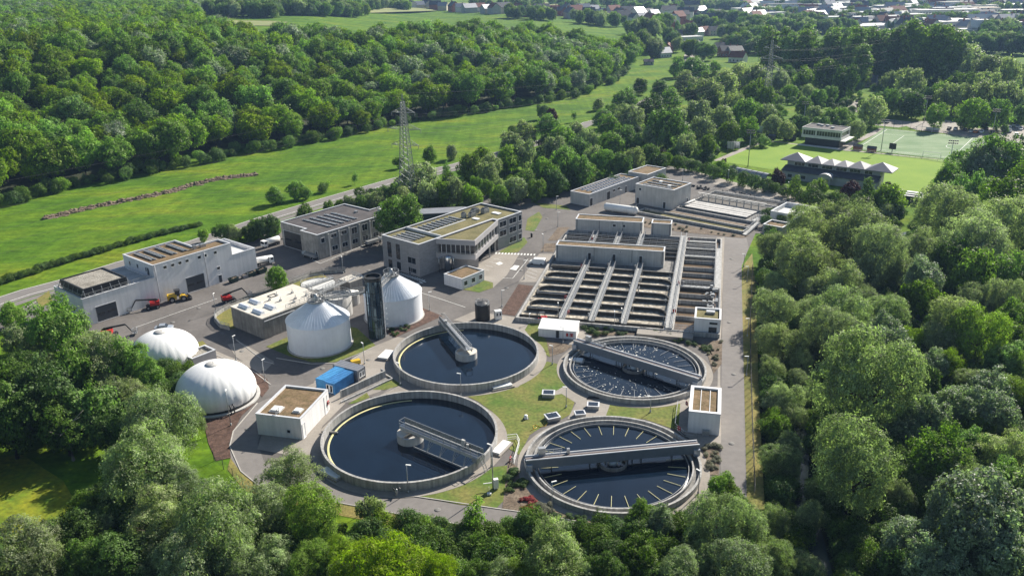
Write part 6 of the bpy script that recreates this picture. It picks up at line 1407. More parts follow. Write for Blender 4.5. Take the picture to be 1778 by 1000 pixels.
vill = [(x, y) for x, y in ((900, 28), (915, 30), (928, 29), (940, 27), (952, 30), (962, 25), (975, 28), (985, 24), (990, 33), (1000, 29), (1012, 26), (1022, 31), (1030, 25), (1045, 30), (1060, 36), (1065, 30), (1075, 33), (1082, 38), (1090, 30), (1100, 40), (1108, 33), (1115, 38), (1122, 30), (1128, 42), (1135, 34), (1142, 48), (1152, 52), (1168, 44), (1176, 50), (1182, 38), (1190, 30), (1196, 56), (1205, 36), (715, 16), (728, 17), (742, 16), (756, 18), (769, 19), (788, 21), (800, 22), (815, 23), (830, 22), (845, 24), (858, 25), (872, 24), (1160, 28), (1172, 22), (1215, 28), (1230, 32), (1200, 18), (1180, 12), (1222, 45), (1245, 30))]
city = []
while len(city) < 190:
    y = 1+rr.random()**.9*62; x = 1270+rr.random()*580
    if y < 44+(x-1290)*.06: city.append((x, y))
walls = ['render_white', 'render_cream', 'render_grey', 'brick_red']; roofs = ['slate', 'slate', 'clay_tile', 'zinc', 'slate']
hp = {}
for i, (x, y) in enumerate(vill+city):
    isv = i < len(vill); wm = rr.choice(walls if isv else walls[:3]); rm = rr.choice(roofs if isv else ['slate', 'zinc', 'zinc', 'clay_tile', 'white_cover']); k = (wm, rm)
    p = PT(x, y); g = 'village houses beyond the wood' if isv else 'houses of the distant town'
    lb = ('%s house with %s roof in the village beyond the wood' if isv else '%s house with %s roof in the hazy distant town') % ({'render_white': 'white', 'render_cream': 'cream', 'render_grey': 'grey', 'brick_red': 'brick'}[wm], {'slate': 'dark slate', 'clay_tile': 'red tiled', 'zinc': 'pale zinc', 'white_cover': 'white'}[rm])
    rz = rr.choice((20, 110, 35, -10))+rr.uniform(-8, 8); s = rr.uniform(.85, 1.25)*(1.35 if isv else 1.5)
    if k not in hp: hp[k] = freeze(house(p, R(rz), 11, 8.5, 5.8, 4.0, wm, rm, lb, g, False)); hp[k].scale = (s*1.1, s, s)
    else: o = dup(hp[k], p, R(rz), lb, g, (s*rr.uniform(.9, 1.6), s, s))
big = [(1470, 26, 75, 26, 11, 'render_cream', 'white_cover', 'long cream hall with white flat roof left of the town'), (1515, 46, 60, 30, 9, 'render_white', 'white_cover', 'white block with rounded forms in front of the town'), (1425, 44, 60, 30, 8, 'dark_steel', 'zinc', 'long dark hall with pale roof edge behind the poplars'), (1505, 54, 80, 40, 7, 'render_grey', 'zinc', 'wide grey shed roof just above the poplars'), (1640, 38, 85, 25, 16, 'render_white', 'render_white', 'large white four-storey block facing the valley'), (1705, 34, 35, 25, 16, 'render_white', 'render_cream', 'square white block right of the large one'), (1350, 26, 60, 22, 8, 'render_white', 'zinc', 'long pale shed at the left of the town'), (1400, 18, 70, 30, 9, 'render_grey', 'white_cover', 'far pale shed left of the cream hall'), (1590, 12, 90, 30, 12, 'render_white', 'white_cover', 'far long white roof in the town centre'), (1745, 22, 80, 30, 12, 'render_cream', 'white_cover', 'far cream block at the right of the town'), (1680, 8, 120, 40, 14, 'render_grey', 'white_cover', 'far wide white roof on the skyline'), (1715, 62, 60, 25, 7, 'render_grey', 'white_cover', 'pale flat shed right of the poplar row'), (1650, 55, 50, 25, 6, 'render_grey', 'zinc', 'low grey shed behind the end of the poplar row'), (1765, 78, 40, 22, 8, 'brick_red', 'zinc', 'brick hall with pale roof at the right edge'), (1690, 75, 45, 15, 6, 'render_white', 'white_cover', 'row of low white sheds right of the poplars'), (945, 22, 26, 12, 8, 'render_white', 'zinc', 'flat grey-roofed block in the village left'), (1015, 18, 30, 14, 9, 'render_white', 'slate', 'flat white block in the village middle'), (990, 20, 18, 12, 10, 'render_white', 'zinc', 'white villa block between the village blocks'), (830, 21, 22, 10, 5, 'render_grey', 'zinc', 'long low barn at the left of the village'), (858, 22, 14, 9, 8, 'brick_red', 'slate', 'tall dark-roofed house by the left village trees')]
for i in range(120):
    y = 1+rr.random()*58; x = 1290+rr.random()*520
    if y > 40+(x-1290)*.05: continue
    c = rr.choice((('render_white', 'white_cover', 'pale flat-roofed block with white roof'), ('render_cream', 'zinc', 'cream flat-roofed block with grey roof'), ('render_grey', 'white_cover', 'grey flat-roofed block with white roof'), ('render_white', 'slate', 'white flat-roofed block with dark roof')))
    big.append((x, y, rr.uniform(22, 62), rr.uniform(12, 26), rr.uniform(7, 15), c[0], c[1], c[2]+' in the hazy distant town'))
for x, y, L, W_, h, wm, rm, lb in big:
    t = house(PT(x, y), R(8+rr.uniform(-14, 14)), L, W_, h, 0, wm, rm, lb, 'blocks of the distant town' if 'hazy' in lb else None, L < 0, 'building', 'town_building')
    b = MB(); n = int(L/4)
    for st_ in range(int(h/3.6)):
        for i in range(n): x0 = -L/2+L*(i+.25)/n; b.prism([(x0, -W_/2-.02), (x0+L/n*.5, -W_/2-.02), (x0+L/n*.5, -W_/2+.1), (x0, -W_/2+.1)], 1.0+3.5*st_, 2.6+3.5*st_)
    build_each(b, 'window', 'window_glass', t)

# ---------------------------------------------------------------- trees
PROTO = bpy.data.collections.new('tree_kinds')           # kept out of the scene; copies of these meshes stand in it
def crown_mesh(name, seed, n, ls, aspect=.62, D=10.0, Hc=9.0, lobes=26, lr=(.13, .23), shape='round', droop=0.0, tuft=16, ts=.42, core=.10):
    """crown built of leaf tufts: lobes stand on boughs, tufts sit on the lobes, leaf-sized rhombs gather in the tufts; base at z=0, spread D"""
    g = np.random.default_rng(seed); rx = D/2; rz = Hc/2
    U = lambda v: v/np.linalg.norm(v, axis=1)[:, None]
    dirs = g.normal(size=(lobes, 3)); dirs[:, 2] = np.abs(dirs[:, 2])-.45*g.random(lobes); dirs = U(dirs)
    r = g.uniform(lr[0], lr[1], lobes)*D; f = np.clip(g.uniform(.5, 1.06, lobes)-r/D*.9, .3, .92)
    wob = 1+.24*np.sin(np.arctan2(dirs[:, 1], dirs[:, 0])*2+g.random()*6)+.1*np.sin(np.arctan2(dirs[:, 1], dirs[:, 0])*3+g.random()*6)
    c = dirs*(f*wob)[:, None]*np.array([rx, rx, rz])+np.array([0, 0, rz])
    if shape == 'column': c[:, 2] = g.uniform(.08, .95, lobes)*Hc; w = np.sin(np.clip(c[:, 2]/Hc, 0, 1)*2.6+.35); c[:, :2] *= w[:, None]*.8; r *= .6+.4*w
    if shape == 'cone': c[:, 2] = g.uniform(.05, .95, lobes)*Hc; w = 1.08-c[:, 2]/Hc; a = g.random(lobes)*6.28; q = g.random(lobes)**.5*rx*.8*w; c[:, 0] = q*np.cos(a); c[:, 1] = q*np.sin(a); r *= .35+.7*w
    k = max(4, lobes//5); ci = g.normal(size=(k, 3))*np.array([rx*.25, rx*.25, rz*.25])+np.array([0, 0, rz*.85]); c = np.vstack([c, ci]); r = np.concatenate([r, g.uniform(.18, .26, k)*D*(.6 if shape in ('column', 'cone') else 1)])
    T = int(n/tuft); m = int(T*3.2); li = g.choice(len(r), m, p=r**2/np.sum(r**2))
    d = g.normal(size=(m, 3)); d[:, 2] += .2; d = U(d)
    sq = np.array([1, 1, .86]); pos = c[li]+d*(r[li]*(.86+.30*g.random(m)**1.4))[:, None]*sq
    keep = np.ones(m, bool)
    for j in range(len(r)):
        keep &= ~((np.linalg.norm((pos-c[j])/sq, axis=1) < r[j]*.80) & (li != j) & (g.random(m) > core))
    keep &= pos[:, 2] > -.02*Hc
    pos, d = pos[keep][:T], d[keep][:T]; T = len(pos)
    tint = g.random(T); tr_ = ts*g.uniform(.6, 1.35, T)
    ti = np.repeat(np.arange(T), tuft); m = len(ti); dd = d[ti]
    off = g.normal(size=(m, 3))*np.array([1, 1, .8]); off += dd*(g.random(m)*1.1-.25)[:, None]
    p = pos[ti]+off*(tr_[ti]*.62)[:, None]
    if droop: p[:, 2] -= droop*np.maximum(0, np.hypot(p[:, 0], p[:, 1])/rx-.5)**2*Hc; p[:, 2] -= droop*2.2*np.abs(off[:, 2])*tr_[ti]
    nr = U(dd*.9+g.normal(size=(m, 3))*.5+U(off)*.35+np.array([0, 0, .3]))
    t = U(np.cross(nr, g.normal(size=(m, 3))))
    if droop: t = t*.6+dd*.25+np.array([0, 0, -.5]); t -= nr*np.sum(t*nr, axis=1)[:, None]; t = U(t)
    b = np.cross(nr, t); s = (ls*g.uniform(.6, 1.45, m))[:, None]
    V = np.stack([p-t*s, p+b*s*aspect+nr*s*.2, p+t*s, p-b*s*aspect+nr*s*.2], 1).reshape(-1, 3)
    e = np.percentile(np.hypot(p[:, 0], p[:, 1]), 97); V[:, :2] *= rx/e; z0, z1 = np.percentile(p[:, 2], 1), np.percentile(p[:, 2], 99.3); V[:, 2] = (V[:, 2]-z0)*Hc/(z1-z0)
    me = bpy.data.meshes.new(name); me.vertices.add(4*m); me.vertices.foreach_set('co', V.ravel().astype(np.float32))
    me.loops.add(4*m); me.loops.foreach_set('vertex_index', np.arange(4*m, dtype=np.int32)); me.polygons.add(m)
    me.polygons.foreach_set('loop_start', np.arange(0, 4*m, 4, dtype=np.int32)); me.polygons.foreach_set('loop_total', np.full(m, 4, dtype=np.int32)); me.update(calc_edges=True)
    at = me.attributes.new('tuft', 'FLOAT', 'POINT'); at.data.foreach_set('value', np.repeat(tint[ti], 4).astype(np.float32))
    me.materials.append(MT['mid_leaf']); return me
def trunk_mesh(name, seed, h, D, r0, limbs=6):
    q = random.Random(seed); b = MB(); top = Vector((q.uniform(-.3, .3), q.uniform(-.3, .3), h*.72)); mid = Vector((q.uniform(-.25, .25), q.uniform(-.25, .25), h*.35))
    b.tube([(0, 0, -.6), (0, 0, .2), mid, top], [r0*1.35, r0, r0*.75, r0*.3], 8)
    for i in range(limbs):
        a = 6.28*i/limbs+q.random(); s = mid.lerp(top, q.uniform(0, .8)); e = Vector((math.cos(a)*D*.33, math.sin(a)*D*.33, s.z+h*q.uniform(.12, .3))); k = s.lerp(e, .5)+Vector((0, 0, h*.04)); b.tube([s, k, e], [r0*.42, r0*.28, r0*.1], 6)
        e2 = k+Vector((math.cos(a+.7)*D*.2, math.sin(a+.7)*D*.2, h*.16)); b.tube([k, e2], [r0*.24, r0*.07], 5)
    me = bpy.data.meshes.new(name); me.from_pydata(b.v, [], b.f); me.polygons.foreach_set('use_smooth', [True]*len(b.f)); me.materials.append(MT['bark']); me.update(); return me
CR = {}
def kindset(key, cnt, tr, **kw): CR[key] = ([crown_mesh(key+'_crown', 100+hash_(key)*10+i, **kw) for i in range(cnt)], [trunk_mesh(key+'_trunk', i, tr[0], kw.get('D', 10), tr[1]) for i in range(2)], tr[2], kw.get('Hc', 9)) 
def hash_(s): return sum(ord(c) for c in s)
# key: crown meshes, trunk meshes, crown base height; sizes nominal for a spread of D metres
kindset('willow', 5, (7.5, .36, 1.2), n=22000, ls=.17, aspect=.36, D=10, Hc=9.0, lobes=46, lr=(.10, .2), droop=.10, tuft=18, ts=.48)
kindset('broad', 5, (8.5, .33, 1.6), n=16000, ls=.2, aspect=.62, D=10, Hc=9.8, lobes=46, lr=(.09, .18), tuft=13, ts=.45)
kindset('beech', 6, (14, .34, 4.0), n=8000, ls=.26, aspect=.66, D=10, Hc=8.8, lobes=46, lr=(.10, .19), tuft=9, ts=.62)
kindset('medium', 5, (8.0, .28, .7), n=7600, ls=.27, aspect=.6, D=10, Hc=9.3, lobes=34, lr=(.10, .2), tuft=10, ts=.55)
kindset('poplar', 3, (15, .26, 2.6), n=4400, ls=.36, aspect=.6, D=8, Hc=16.5, lobes=36, lr=(.14, .25), shape='column', tuft=9, ts=.7)
kindset('cone', 2, (7, .18, .6), n=6000, ls=.17, aspect=.6, D=6, Hc=9, lobes=50, lr=(.18, .3), shape='cone', tuft=9, ts=.35)
kindset('shrub', 4, (2.2, .12, .1), n=4200, ls=.14, aspect=.55, D=5, Hc=4.2, lobes=26, lr=(.12, .24), tuft=10, ts=.34)
kindset('young', 2, (4.2, .09, 1.2), n=1800, ls=.14, aspect=.55, D=3.2, Hc=4.6, lobes=22, lr=(.12, .2), tuft=8, ts=.3, core=.5)
NOM = {'willow': 10, 'broad': 10, 'beech': 10, 'medium': 10, 'poplar': 8, 'cone': 6, 'shrub': 5, 'young': 3.2}
trng = random.Random(17)
KN = {'w': ('willow', 'willow_grey', 'willow_tree', 'grey-green willow'), 'o': ('willow', 'willow_olive', 'willow_tree', 'olive willow'), 's': ('broad', 'silver_leaf', 'broadleaf_tree', 'silvery tree'),
      'b': ('broad', 'bright_leaf', 'broadleaf_tree', 'bright green tree'), 'y': ('willow', 'yellow_leaf', 'broadleaf_tree', 'yellow-green tree'), 'd': ('broad', 'dark_leaf', 'broadleaf_tree', 'dark green tree'),
      'm': ('medium', 'mid_leaf', 'broadleaf_tree', 'mid green tree'), 'k': ('medium', 'dark_leaf', 'broadleaf_tree', 'dark round tree'), 'g': ('medium', 'willow_grey', 'broadleaf_tree', 'pale grey-green tree'),
      'p': ('poplar', 'poplar_leaf', 'poplar_tree', 'tall poplar'), 'c': ('cone', 'mid_leaf', 'cone_shaped_tree', 'green cone-shaped tree'), 'r': ('medium', 'red_leaf', 'copper_maple', 'dark red-leaved tree'),
      'h': ('shrub', 'hedge_leaf', 'shrub', 'green shrub'), 'l': ('medium', 'yellow_leaf', 'broadleaf_tree', 'yellowish rounded tree'), 'v': ('young', 'bright_leaf', 'young_tree', 'slender young tree'), 'x': ('medium', 'bright_leaf', 'broadleaf_tree', 'fresh green leafy tree')}
def set_mat(o, m): o.material_slots[0].link = 'OBJECT'; o.material_slots[0].material = MT[m]
def plant(pos, D, kind, label, group, hs=1.0, name=None, single=False):
    base, m, nm, _ = KN[kind]; cs, trs, cb, Hc = CR[base]; s = D/NOM[base]; q = trng
    t = thing(name or nm, label, 'shrub' if base == 'shrub' else 'tree', pos, group, q.random()*6.28); t.scale = (s*q.uniform(.88, 1.12), s*q.uniform(.88, 1.12), s*hs); t.rotation_euler.x = q.uniform(-.06, .06); t.rotation_euler.y = q.uniform(-.06, .06)
    c = bpy.data.objects.new('crown', q.choice(cs)); COL.objects.link(c); c.parent = t; c.location = (0, 0, cb); set_mat(c, m)
    if base != 'shrub': u = bpy.data.objects.new('trunk', q.choice(trs)); COL.objects.link(u); u.parent = t
    return t
ZONE = {}
def at_crown(cx, cy, w, kind, hs=1.0):
    """tree from the measured centre and width of its crown in the photograph"""
    base = KN[kind][0]; cb, Hc = CR[base][2], CR[base][3]; D = 8.0; p = P(cx, cy, 6)
    for _ in range(6):
        s = D/NOM[base]*hs; zc = (cb+Hc*.52)*s; p0 = PT(cx, cy, zc); dist = Vector((p0.x, p0.y, p0.z+zc-CAMH)).length; D = w/F*dist*.98
    return p0, D
ORD = 'first second third fourth fifth sixth seventh eighth ninth tenth eleventh twelfth thirteenth fourteenth fifteenth sixteenth'.split()
def grove(data, where, group):
    rows = {}
    for it in data.split():
        v = it.split(','); cx, cy, w, kd = float(v[0]), float(v[1]), float(v[2]), v[3]
        hs = float(v[4]) if len(v) > 4 else 1.0; p, D = at_crown(cx, cy, w, kd, hs)
        size = 'big ' if D > 11 else 'small ' if D < 5.5 else ''
        rows.setdefault((size, KN[kd][3]), []).append((cx, cy, p, D, kd, hs))
    for (size, nm), L in rows.items():
        L.sort(); n = len(L)
        tiers = [('', L)]
        if n > 9: ys = sorted(q[1] for q in L); c = ys[n//2]; tiers = [('nearer ', [q for q in L if q[1] >= c]), ('farther ', [q for q in L if q[1] < c])]
        for tn, T in tiers:
            k = len(T)
            for i, (cx, cy, p, D, kd, hs) in enumerate(T):
                lab = tn+size+nm if k == 1 else ('leftmost' if i == 0 else 'rightmost' if i == k-1 else ORD[i]+' from left' if i < 16 else 'one')+' of the '+tn+size+nm+'s'
                plant(p, D, kd, lab+' '+where, group+': '+nm, hs*trng.uniform(.92, 1.08))
# riverside wood on the right
grove('1640,372,92,w 1720,280,95,b 1765,335,105,b 1700,300,75,s 1652,318,62,b 1690,345,70,b 1640,340,44,s 1745,290,80,d 1400,400,85,w 1490,402,112,w 1456,382,80,w 1424,380,80,w 1525,440,105,w 1600,434,74,w 1391,448,100,w 1340,432,52,w 1695,415,112,w 1755,395,105,w 1606,485,72,s 1346,492,54,o 1455,500,85,w 1682,474,84,m 1755,474,76,b 1560,470,60,w 1650,455,70,d 1720,440,80,w 1420,470,70,w 1500,480,70,w',
      'in the wood right of the basins', 'upper riverside wood')
grove('1343,535,72,w 1467,540,92,o 1538,540,62,o 1600,518,62,m 1655,560,92,w 1700,585,90,y 1440,582,92,w 1361,598,72,w 1535,572,62,s 1543,610,84,s 1581,588,42,y,1.3 1745,522,66,w 1760,550,56,b 1515,668,165,o,1.05 1366,690,62,w 1340,697,36,s 1350,738,54,b 1619,636,54,s 1650,632,46,y,1.5 1665,700,72,s 1687,664,54,w 1722,668,64,s 1758,680,62,y 1722,714,72,s 1606,724,72,s 1695,735,54,y 1566,738,62,s 1405,540,60,w 1395,630,50,w 1748,620,60,b 1600,660,50,d 1630,590,60,w 1480,600,60,m 1500,520,60,w 1690,525,56,w 1420,510,60,w 1760,590,50,m 1775,640,60,y 1388,660,44,w 1402,690,40,o 1378,720,44,w 1400,600,46,w 1340,640,50,w 1332,585,44,w',
      'in the wood right of the clarifiers', 'middle riverside wood')
grove('1350,802,72,o 1372,775,50,o 1425,850,60,o 1405,900,60,w 1480,818,150,o,1.1 1634,790,92,b 1738,785,84,w 1670,834,74,o 1748,840,66,b 1695,892,150,s 1585,930,84,s 1654,942,72,y 1632,985,95,s 1735,958,115,s 1346,905,64,o 1340,978,74,o 1394,985,64,w 1570,985,70,m 1445,760,60,o 1560,860,60,w 1772,890,70,s 1690,770,60,b 1600,840,50,w',
      'in the lower right wood', 'lower riverside wood')
# foreground trees
grove('1118,895,58,b 1146,906,56,s,1.1 1254,840,52,b 1247,910,112,o 1302,905,82,o 963,968,130,o 1057,996,70,d 1184,992,84,o 905,1008,74,y 1285,982,104,o 1072,952,42,h 1110,960,70,d 1015,1010,60,o 1225,970,80,o',
      'below the front right clarifier', 'foreground trees right')
grove('503,820,102,w 541,896,114,y 663,980,150,y 647,890,56,g 822,892,40,v,1.25 470,884,92,w 465,972,94,o 756,1002,90,y 870,1006,74,o 735,930,40,h 796,944,50,h 858,944,40,h 770,935,36,h 830,950,36,h 705,1003,80,y 590,968,80,y 610,985,90,o 830,1000,60,d 540,985,80,y 905,964,34,h',
      'below the front left tank', 'foreground trees middle')
grove('253,792,152,o 278,905,132,w 380,918,142,o 215,975,92,d 142,980,74,b 119,920,80,d 38,968,122,w 329,982,104,w 177,910,44,g 405,960,100,o 320,850,80,o 60,1000,90,w 430,1000,80,o 255,990,80,w',
      'in the lower left corner', 'foreground trees left')
grove('96,566,92,b 165,618,102,w 132,646,92,x 208,622,82,b 254,650,54,b 76,692,112,d 25,668,84,d 152,726,92,m 24,590,46,g 192,684,72,w 278,728,112,o 13,730,100,d 311,706,42,o 60,610,60,w 225,690,70,w 110,740,80,d 45,640,60,d 330,730,50,o 200,745,70,d 20,545,40,x',
      'left of the gasholders', 'trees by the gasholders')
# along the public road and between the buildings
grove('478,338,30,x 513,330,32,x 531,335,20,x 693,282,20,m 615,308,12,v 568,320,9,v 745,267,28,x 784,264,26,g 815,291,46,m 726,310,64,g 774,295,18,v 572,362,26,m 590,358,22,x 604,354,26,g 627,352,28,m 655,346,32,g 640,349,26,g 675,340,34,m 744,336,44,g 766,334,46,m 792,333,46,g 820,339,42,x 825,320,26,x 528,368,30,m 460,394,42,k 476,392,32,m 870,339,40,x 868,320,26,g 835,278,42,m 855,286,46,g 880,278,46,x 352,408,24,x 387,404,32,x 405,405,30,g 430,404,30,k 445,395,32,m 700,340,40,g 850,300,40,g 845,325,30,x 780,318,40,m',
      'beside the public road', 'roadside trees')
grove('910,268,52,g 943,299,62,x 981,283,62,x 1007,299,52,x 913,316,48,m 895,329,42,g 963,316,48,k 1052,283,48,x 1077,286,44,m 1100,278,44,g 1125,268,38,m 885,337,28,x 1030,275,45,g 990,312,36,k 930,330,40,m 1020,300,40,m 1140,280,30,k 960,255,46,g 1000,258,46,x',
      'behind the long low building', 'grove trees')
grove('1082,175,42,m 1040,180,22,g 1128,190,54,k 1163,172,42,x 1234,142,40,m 1179,116,32,x 1206,121,44,x 1227,160,52,g 1260,147,52,g 1285,135,48,g 1315,135,48,g 1310,160,44,m 1245,175,34,m 1272,185,44,g 1209,195,48,g 1163,222,68,x 1219,226,48,g 1295,195,48,x 1255,205,48,g 1262,231,40,m 1095,205,48,g 1057,218,38,x 1044,205,34,x 951,226,54,x 956,203,28,r 941,193,26,m 910,231,48,g 997,200,11,v 976,241,44,x 1022,243,44,g 1090,241,44,m 1133,238,40,g 1190,250,44,g 1230,255,40,m 1180,205,40,g 1110,150,26,k 1060,195,30,x 1145,160,34,m 1205,165,40,k 1300,225,40,x 1330,200,40,g 1190,140,40,g 1240,120,26,x 1330,170,36,m 890,250,44,g 1000,228,30,g 1060,250,44,x',
      'left of the sports ground', 'valley copse')
for i in range(24): pass
grove('1340,86,30,p 1362,84,32,p 1374,88,32,p 1392,90,32,p 1412,86,32,p 1434,88,32,p 1452,86,32,p 1470,87,32,p 1488,92,34,p 1495,108,32,p,.9 1515,88,34,p 1530,86,34,p 1548,84,34,p 1563,84,34,p 1580,84,36,p 1598,86,36,p 1616,86,36,p 1634,88,36,p 1652,92,36,p 1330,82,30,p 1402,84,32,p 1444,85,30,p 1505,84,30,p 1608,84,32,p',
      'beyond the sports ground', 'poplar row')
grove('1682,112,62,g 1720,124,54,g 1745,130,52,g 1586,147,48,g 1551,140,32,g 1470,140,52,k 1437,124,48,m 1396,135,38,m 1412,109,52,k 1366,130,32,x 1373,104,38,g 1515,194,44,g 1487,226,30,g 1543,179,42,m 1568,175,42,g 1586,180,42,k 1657,170,48,g 1637,165,42,x 1703,170,52,g 1743,170,52,g 1626,199,42,x 1687,198,44,x 1735,199,42,x 1671,217,14,g 1709,217,14,k 1745,223,14,m 1460,203,28,l 1442,205,30,m 1404,160,24,g 1371,160,24,x 1396,185,32,m 1353,175,20,g 1394,215,28,m 1366,226,32,g 1338,218,32,g 1424,216,28,x 1770,180,40,g 1640,120,40,g 1600,120,40,k 1770,130,40,g 1540,120,36,m 1420,170,26,x 1345,200,26,m 1415,195,24,g 1440,165,26,m 1500,135,26,g 1610,170,36,k 1670,150,40,m 1720,150,40,g 1355,140,36,g 1770,200,30,m',
      'round the far pitch', 'trees beyond the sports ground')
grove('1351,310,30,r 1475,328,30,r 1540,323,15,r 1380,322,26,c 1508,336,40,c 1418,325,32,l 1543,343,50,l 1538,367,30,g 1558,369,28,k 1449,348,36,h 1411,342,40,h 1152,268,15,r 1158,276,22,x 1176,282,22,m 1201,286,20,g 1252,290,26,x 1257,281,12,r 1225,292,26,h 1240,298,30,h 1270,304,28,h 1290,310,30,h 1310,316,30,h 1330,322,26,h 1210,288,24,h 1190,288,24,h 1360,330,24,h 1395,342,30,h 1430,350,30,h 1465,352,30,h 1490,350,30,h 1345,325,22,h 1275,292,16,h',
      'by the clubhouse and pitch', 'clubhouse hedge')
plant(*at_crown(693, 375, 80, 'b'), 'b', 'large bright green tree standing between the workshop and the office', None)
plant(*at_crown(479, 482, 34, 'x', 1.25), 'x', 'single fresh green tree on the island by the sludge tank', None, 1.25)
# hedge along the meadow edge of the road
hd = [(-148, 214), (-144.7, 220.6), (-136.3, 236.8), (-125.8, 253), (-116.8, 265.6), (-105.7, 276.3)]; k = 0
for (x0, y0), (x1, y1) in zip(hd, hd[1:]):
    L = math.hypot(x1-x0, y1-y0); n = int(L/1.7)
    for i in range(n):
        t = i/n; sz = 1-.5*k/66; k += 1
        plant(Vector((x0+(x1-x0)*t+trng.uniform(-.4, .4), y0+(y1-y0)*t+trng.uniform(-.4, .4), 0)), trng.uniform(3.6, 4.8)*sz, 'h', 'low bush in the long hedge between meadow and public road', 'meadow hedge bushes', .62)
# brushwood at the foot of the forest
BW = []
for (a, b) in zip(EDGE[2:], EDGE[3:]):
    L = (b-a).length; n = int(L/3.0); d = (b-a).normalized()
    for i in range(n):
        p = a.lerp(b, (i+trng.random())/n)+Vector((d.y, -d.x, 0))*trng.uniform(-7, 1.5)
        BW.append((p.x, p.y, terr(p.x, p.y), trng.uniform(.7, 1.5)))
# planted shrubs in the beds
def bed_bushes(px, n, sizes, m, label, group, kd='h'):
    poly = [P(*p) for p in px]; x0, x1 = min(p.x for p in poly), max(p.x for p in poly); y0, y1 = min(p.y for p in poly), max(p.y for p in poly); c = 0
    while c < n:
        x, y = trng.uniform(x0, x1), trng.uniform(y0, y1); ins = False
        for i in range(len(poly)):
            a, b = poly[i], poly[i-1]
            if (a.y > y) != (b.y > y) and x < (b.x-a.x)*(y-a.y)/(b.y-a.y)+a.x: ins = not ins
        if not ins: continue
        t = plant(Vector((x, y, .05)), trng.uniform(*sizes), kd, label, group, .55); c += 1
        if m: set_mat([o for o in t.children if o.name.startswith('crown')][0], m)
leafmat('flower_leaf', (.30, .05, .05), .015, .2, .15); leafmat('grey_shrub_leaf', (.17, .17, .12), .02, .3, .2); leafmat('low_green_leaf', (.06, .11, .03), .02, .25, .2)
bed_bushes([(1000, 562), (1100, 572), (1180, 585), (1236, 606), (1225, 614), (1160, 590), (1090, 583), (1030, 584)], 40, (.8, 2.0), 'low_green_leaf', 'low green shrub on the bank behind the rear right clarifier', 'bank shrubs')
bed_bushes([(888, 812), (905, 824), (918, 846), (885, 856), (876, 868), (876, 830)], 24, (.8, 1.8), 'low_green_leaf', 'low green shrub in the front flower bed', 'front bed green shrubs')
bed_bushes([(902, 866), (918, 860), (932, 868), (928, 884), (906, 884)], 22, (.7, 1.3), 'flower_leaf', 'red flowering cushion in the front flower bed', 'red flower cushions')
bed_bushes([(934, 870), (955, 876), (960, 896), (925, 890)], 18, (.8, 1.5), 'grey_shrub_leaf', 'grey twiggy shrub in the front flower bed', 'front bed grey shrubs')
bed_bushes([(960, 890), (1000, 896), (1030, 906), (962, 900)], 12, (.6, 1.3), 'low_green_leaf', 'small shrub along the kerb at the tip of the front flower bed', 'front bed kerb shrubs')
bed_bushes([(1220, 778), (1249, 771), (1248, 822), (1234, 822)], 26, (.7, 1.6), 'grey_shrub_leaf', 'grey-green shrub in the bed right of the front right clarifier', 'east bed shrubs')
bed_bushes([(1226, 600), (1252, 594), (1252, 640), (1240, 648)], 14, (.6, 1.4), 'grey_shrub_leaf', 'small shrub in the bed right of the rear right clarifier', 'rear east bed shrubs')
bed_bushes([(672, 572), (700, 562), (718, 568), (686, 584)], 26, (.6, 1.3), 'low_green_leaf', 'low green cushion in the brown bed before the far digester', 'digester bed cushions')
bed_bushes([(1110, 380), (1200, 395), (1290, 408), (1285, 412), (1190, 403), (1120, 394)], 24, (.8, 1.6), 'grey_shrub_leaf', 'low shrub in the strip before the settling tank channel', 'channel strip shrubs')

# ---------------------------------------------------------------- forest on the hill and far woods
def pos_ok(x, y):
    if seg_d(x, y, EDGE) < 5: return False
    r = math.hypot(x, y); a = math.degrees(math.atan2(x, y))
    if a > 9.5 or a < -40: return False
    if a > -19.5: return r < 670+120*sstep((a+8)/9)
    return r < 1500
pts = []; fr = random.Random(31); spc = 11.2
for j in range(int(1350/spc)):
    for i in range(int(1140/spc)):
        x = -1000+i*spc+fr.uniform(-.42, .42)*spc+(j % 2)*spc/2; y = 150+j*spc+fr.uniform(-.42, .42)*spc
        if abs(math.atan2(x, y)) < R(37) and pos_ok(x, y): pts.append((x, y, fr.uniform(10.5, 17.5)))
pts.sort(key=lambda p: math.hypot(p[0], p[1])+fr.uniform(-25, 25))
bk = {'beech': ('beech_leaf', 'dark green leafy tree'), 'pale': ('silver_leaf', 'pale silvery tree'), 'light': ('bright_leaf', 'light green leafy tree')}
GNP = []
for i, (x, y, D) in enumerate(pts):
    if i >= 300: break
    u = fr.random(); k = 'beech' if u < .78 else 'light' if u < .92 else 'pale'
    if y < 480 and x < -60 and k == 'pale' and fr.random() < .7: k = 'beech'
    cs, trs, cb, Hc = CR['beech']; s = D/10
    t = thing('forest_tree', bk[k][1]+' in the front ranks of the hillside forest', 'tree', (x, y, terr(x, y)), 'hillside forest: '+bk[k][1], fr.random()*6.28); t.scale = (s, s, s*fr.uniform(.75, 1.05))
    c = bpy.data.objects.new('crown', fr.choice(cs)); COL.objects.link(c); c.parent = t; c.location = (0, 0, cb); set_mat(c, bk[k][0])
    c = bpy.data.objects.new('trunk', fr.choice(trs)); COL.objects.link(c); c.parent = t
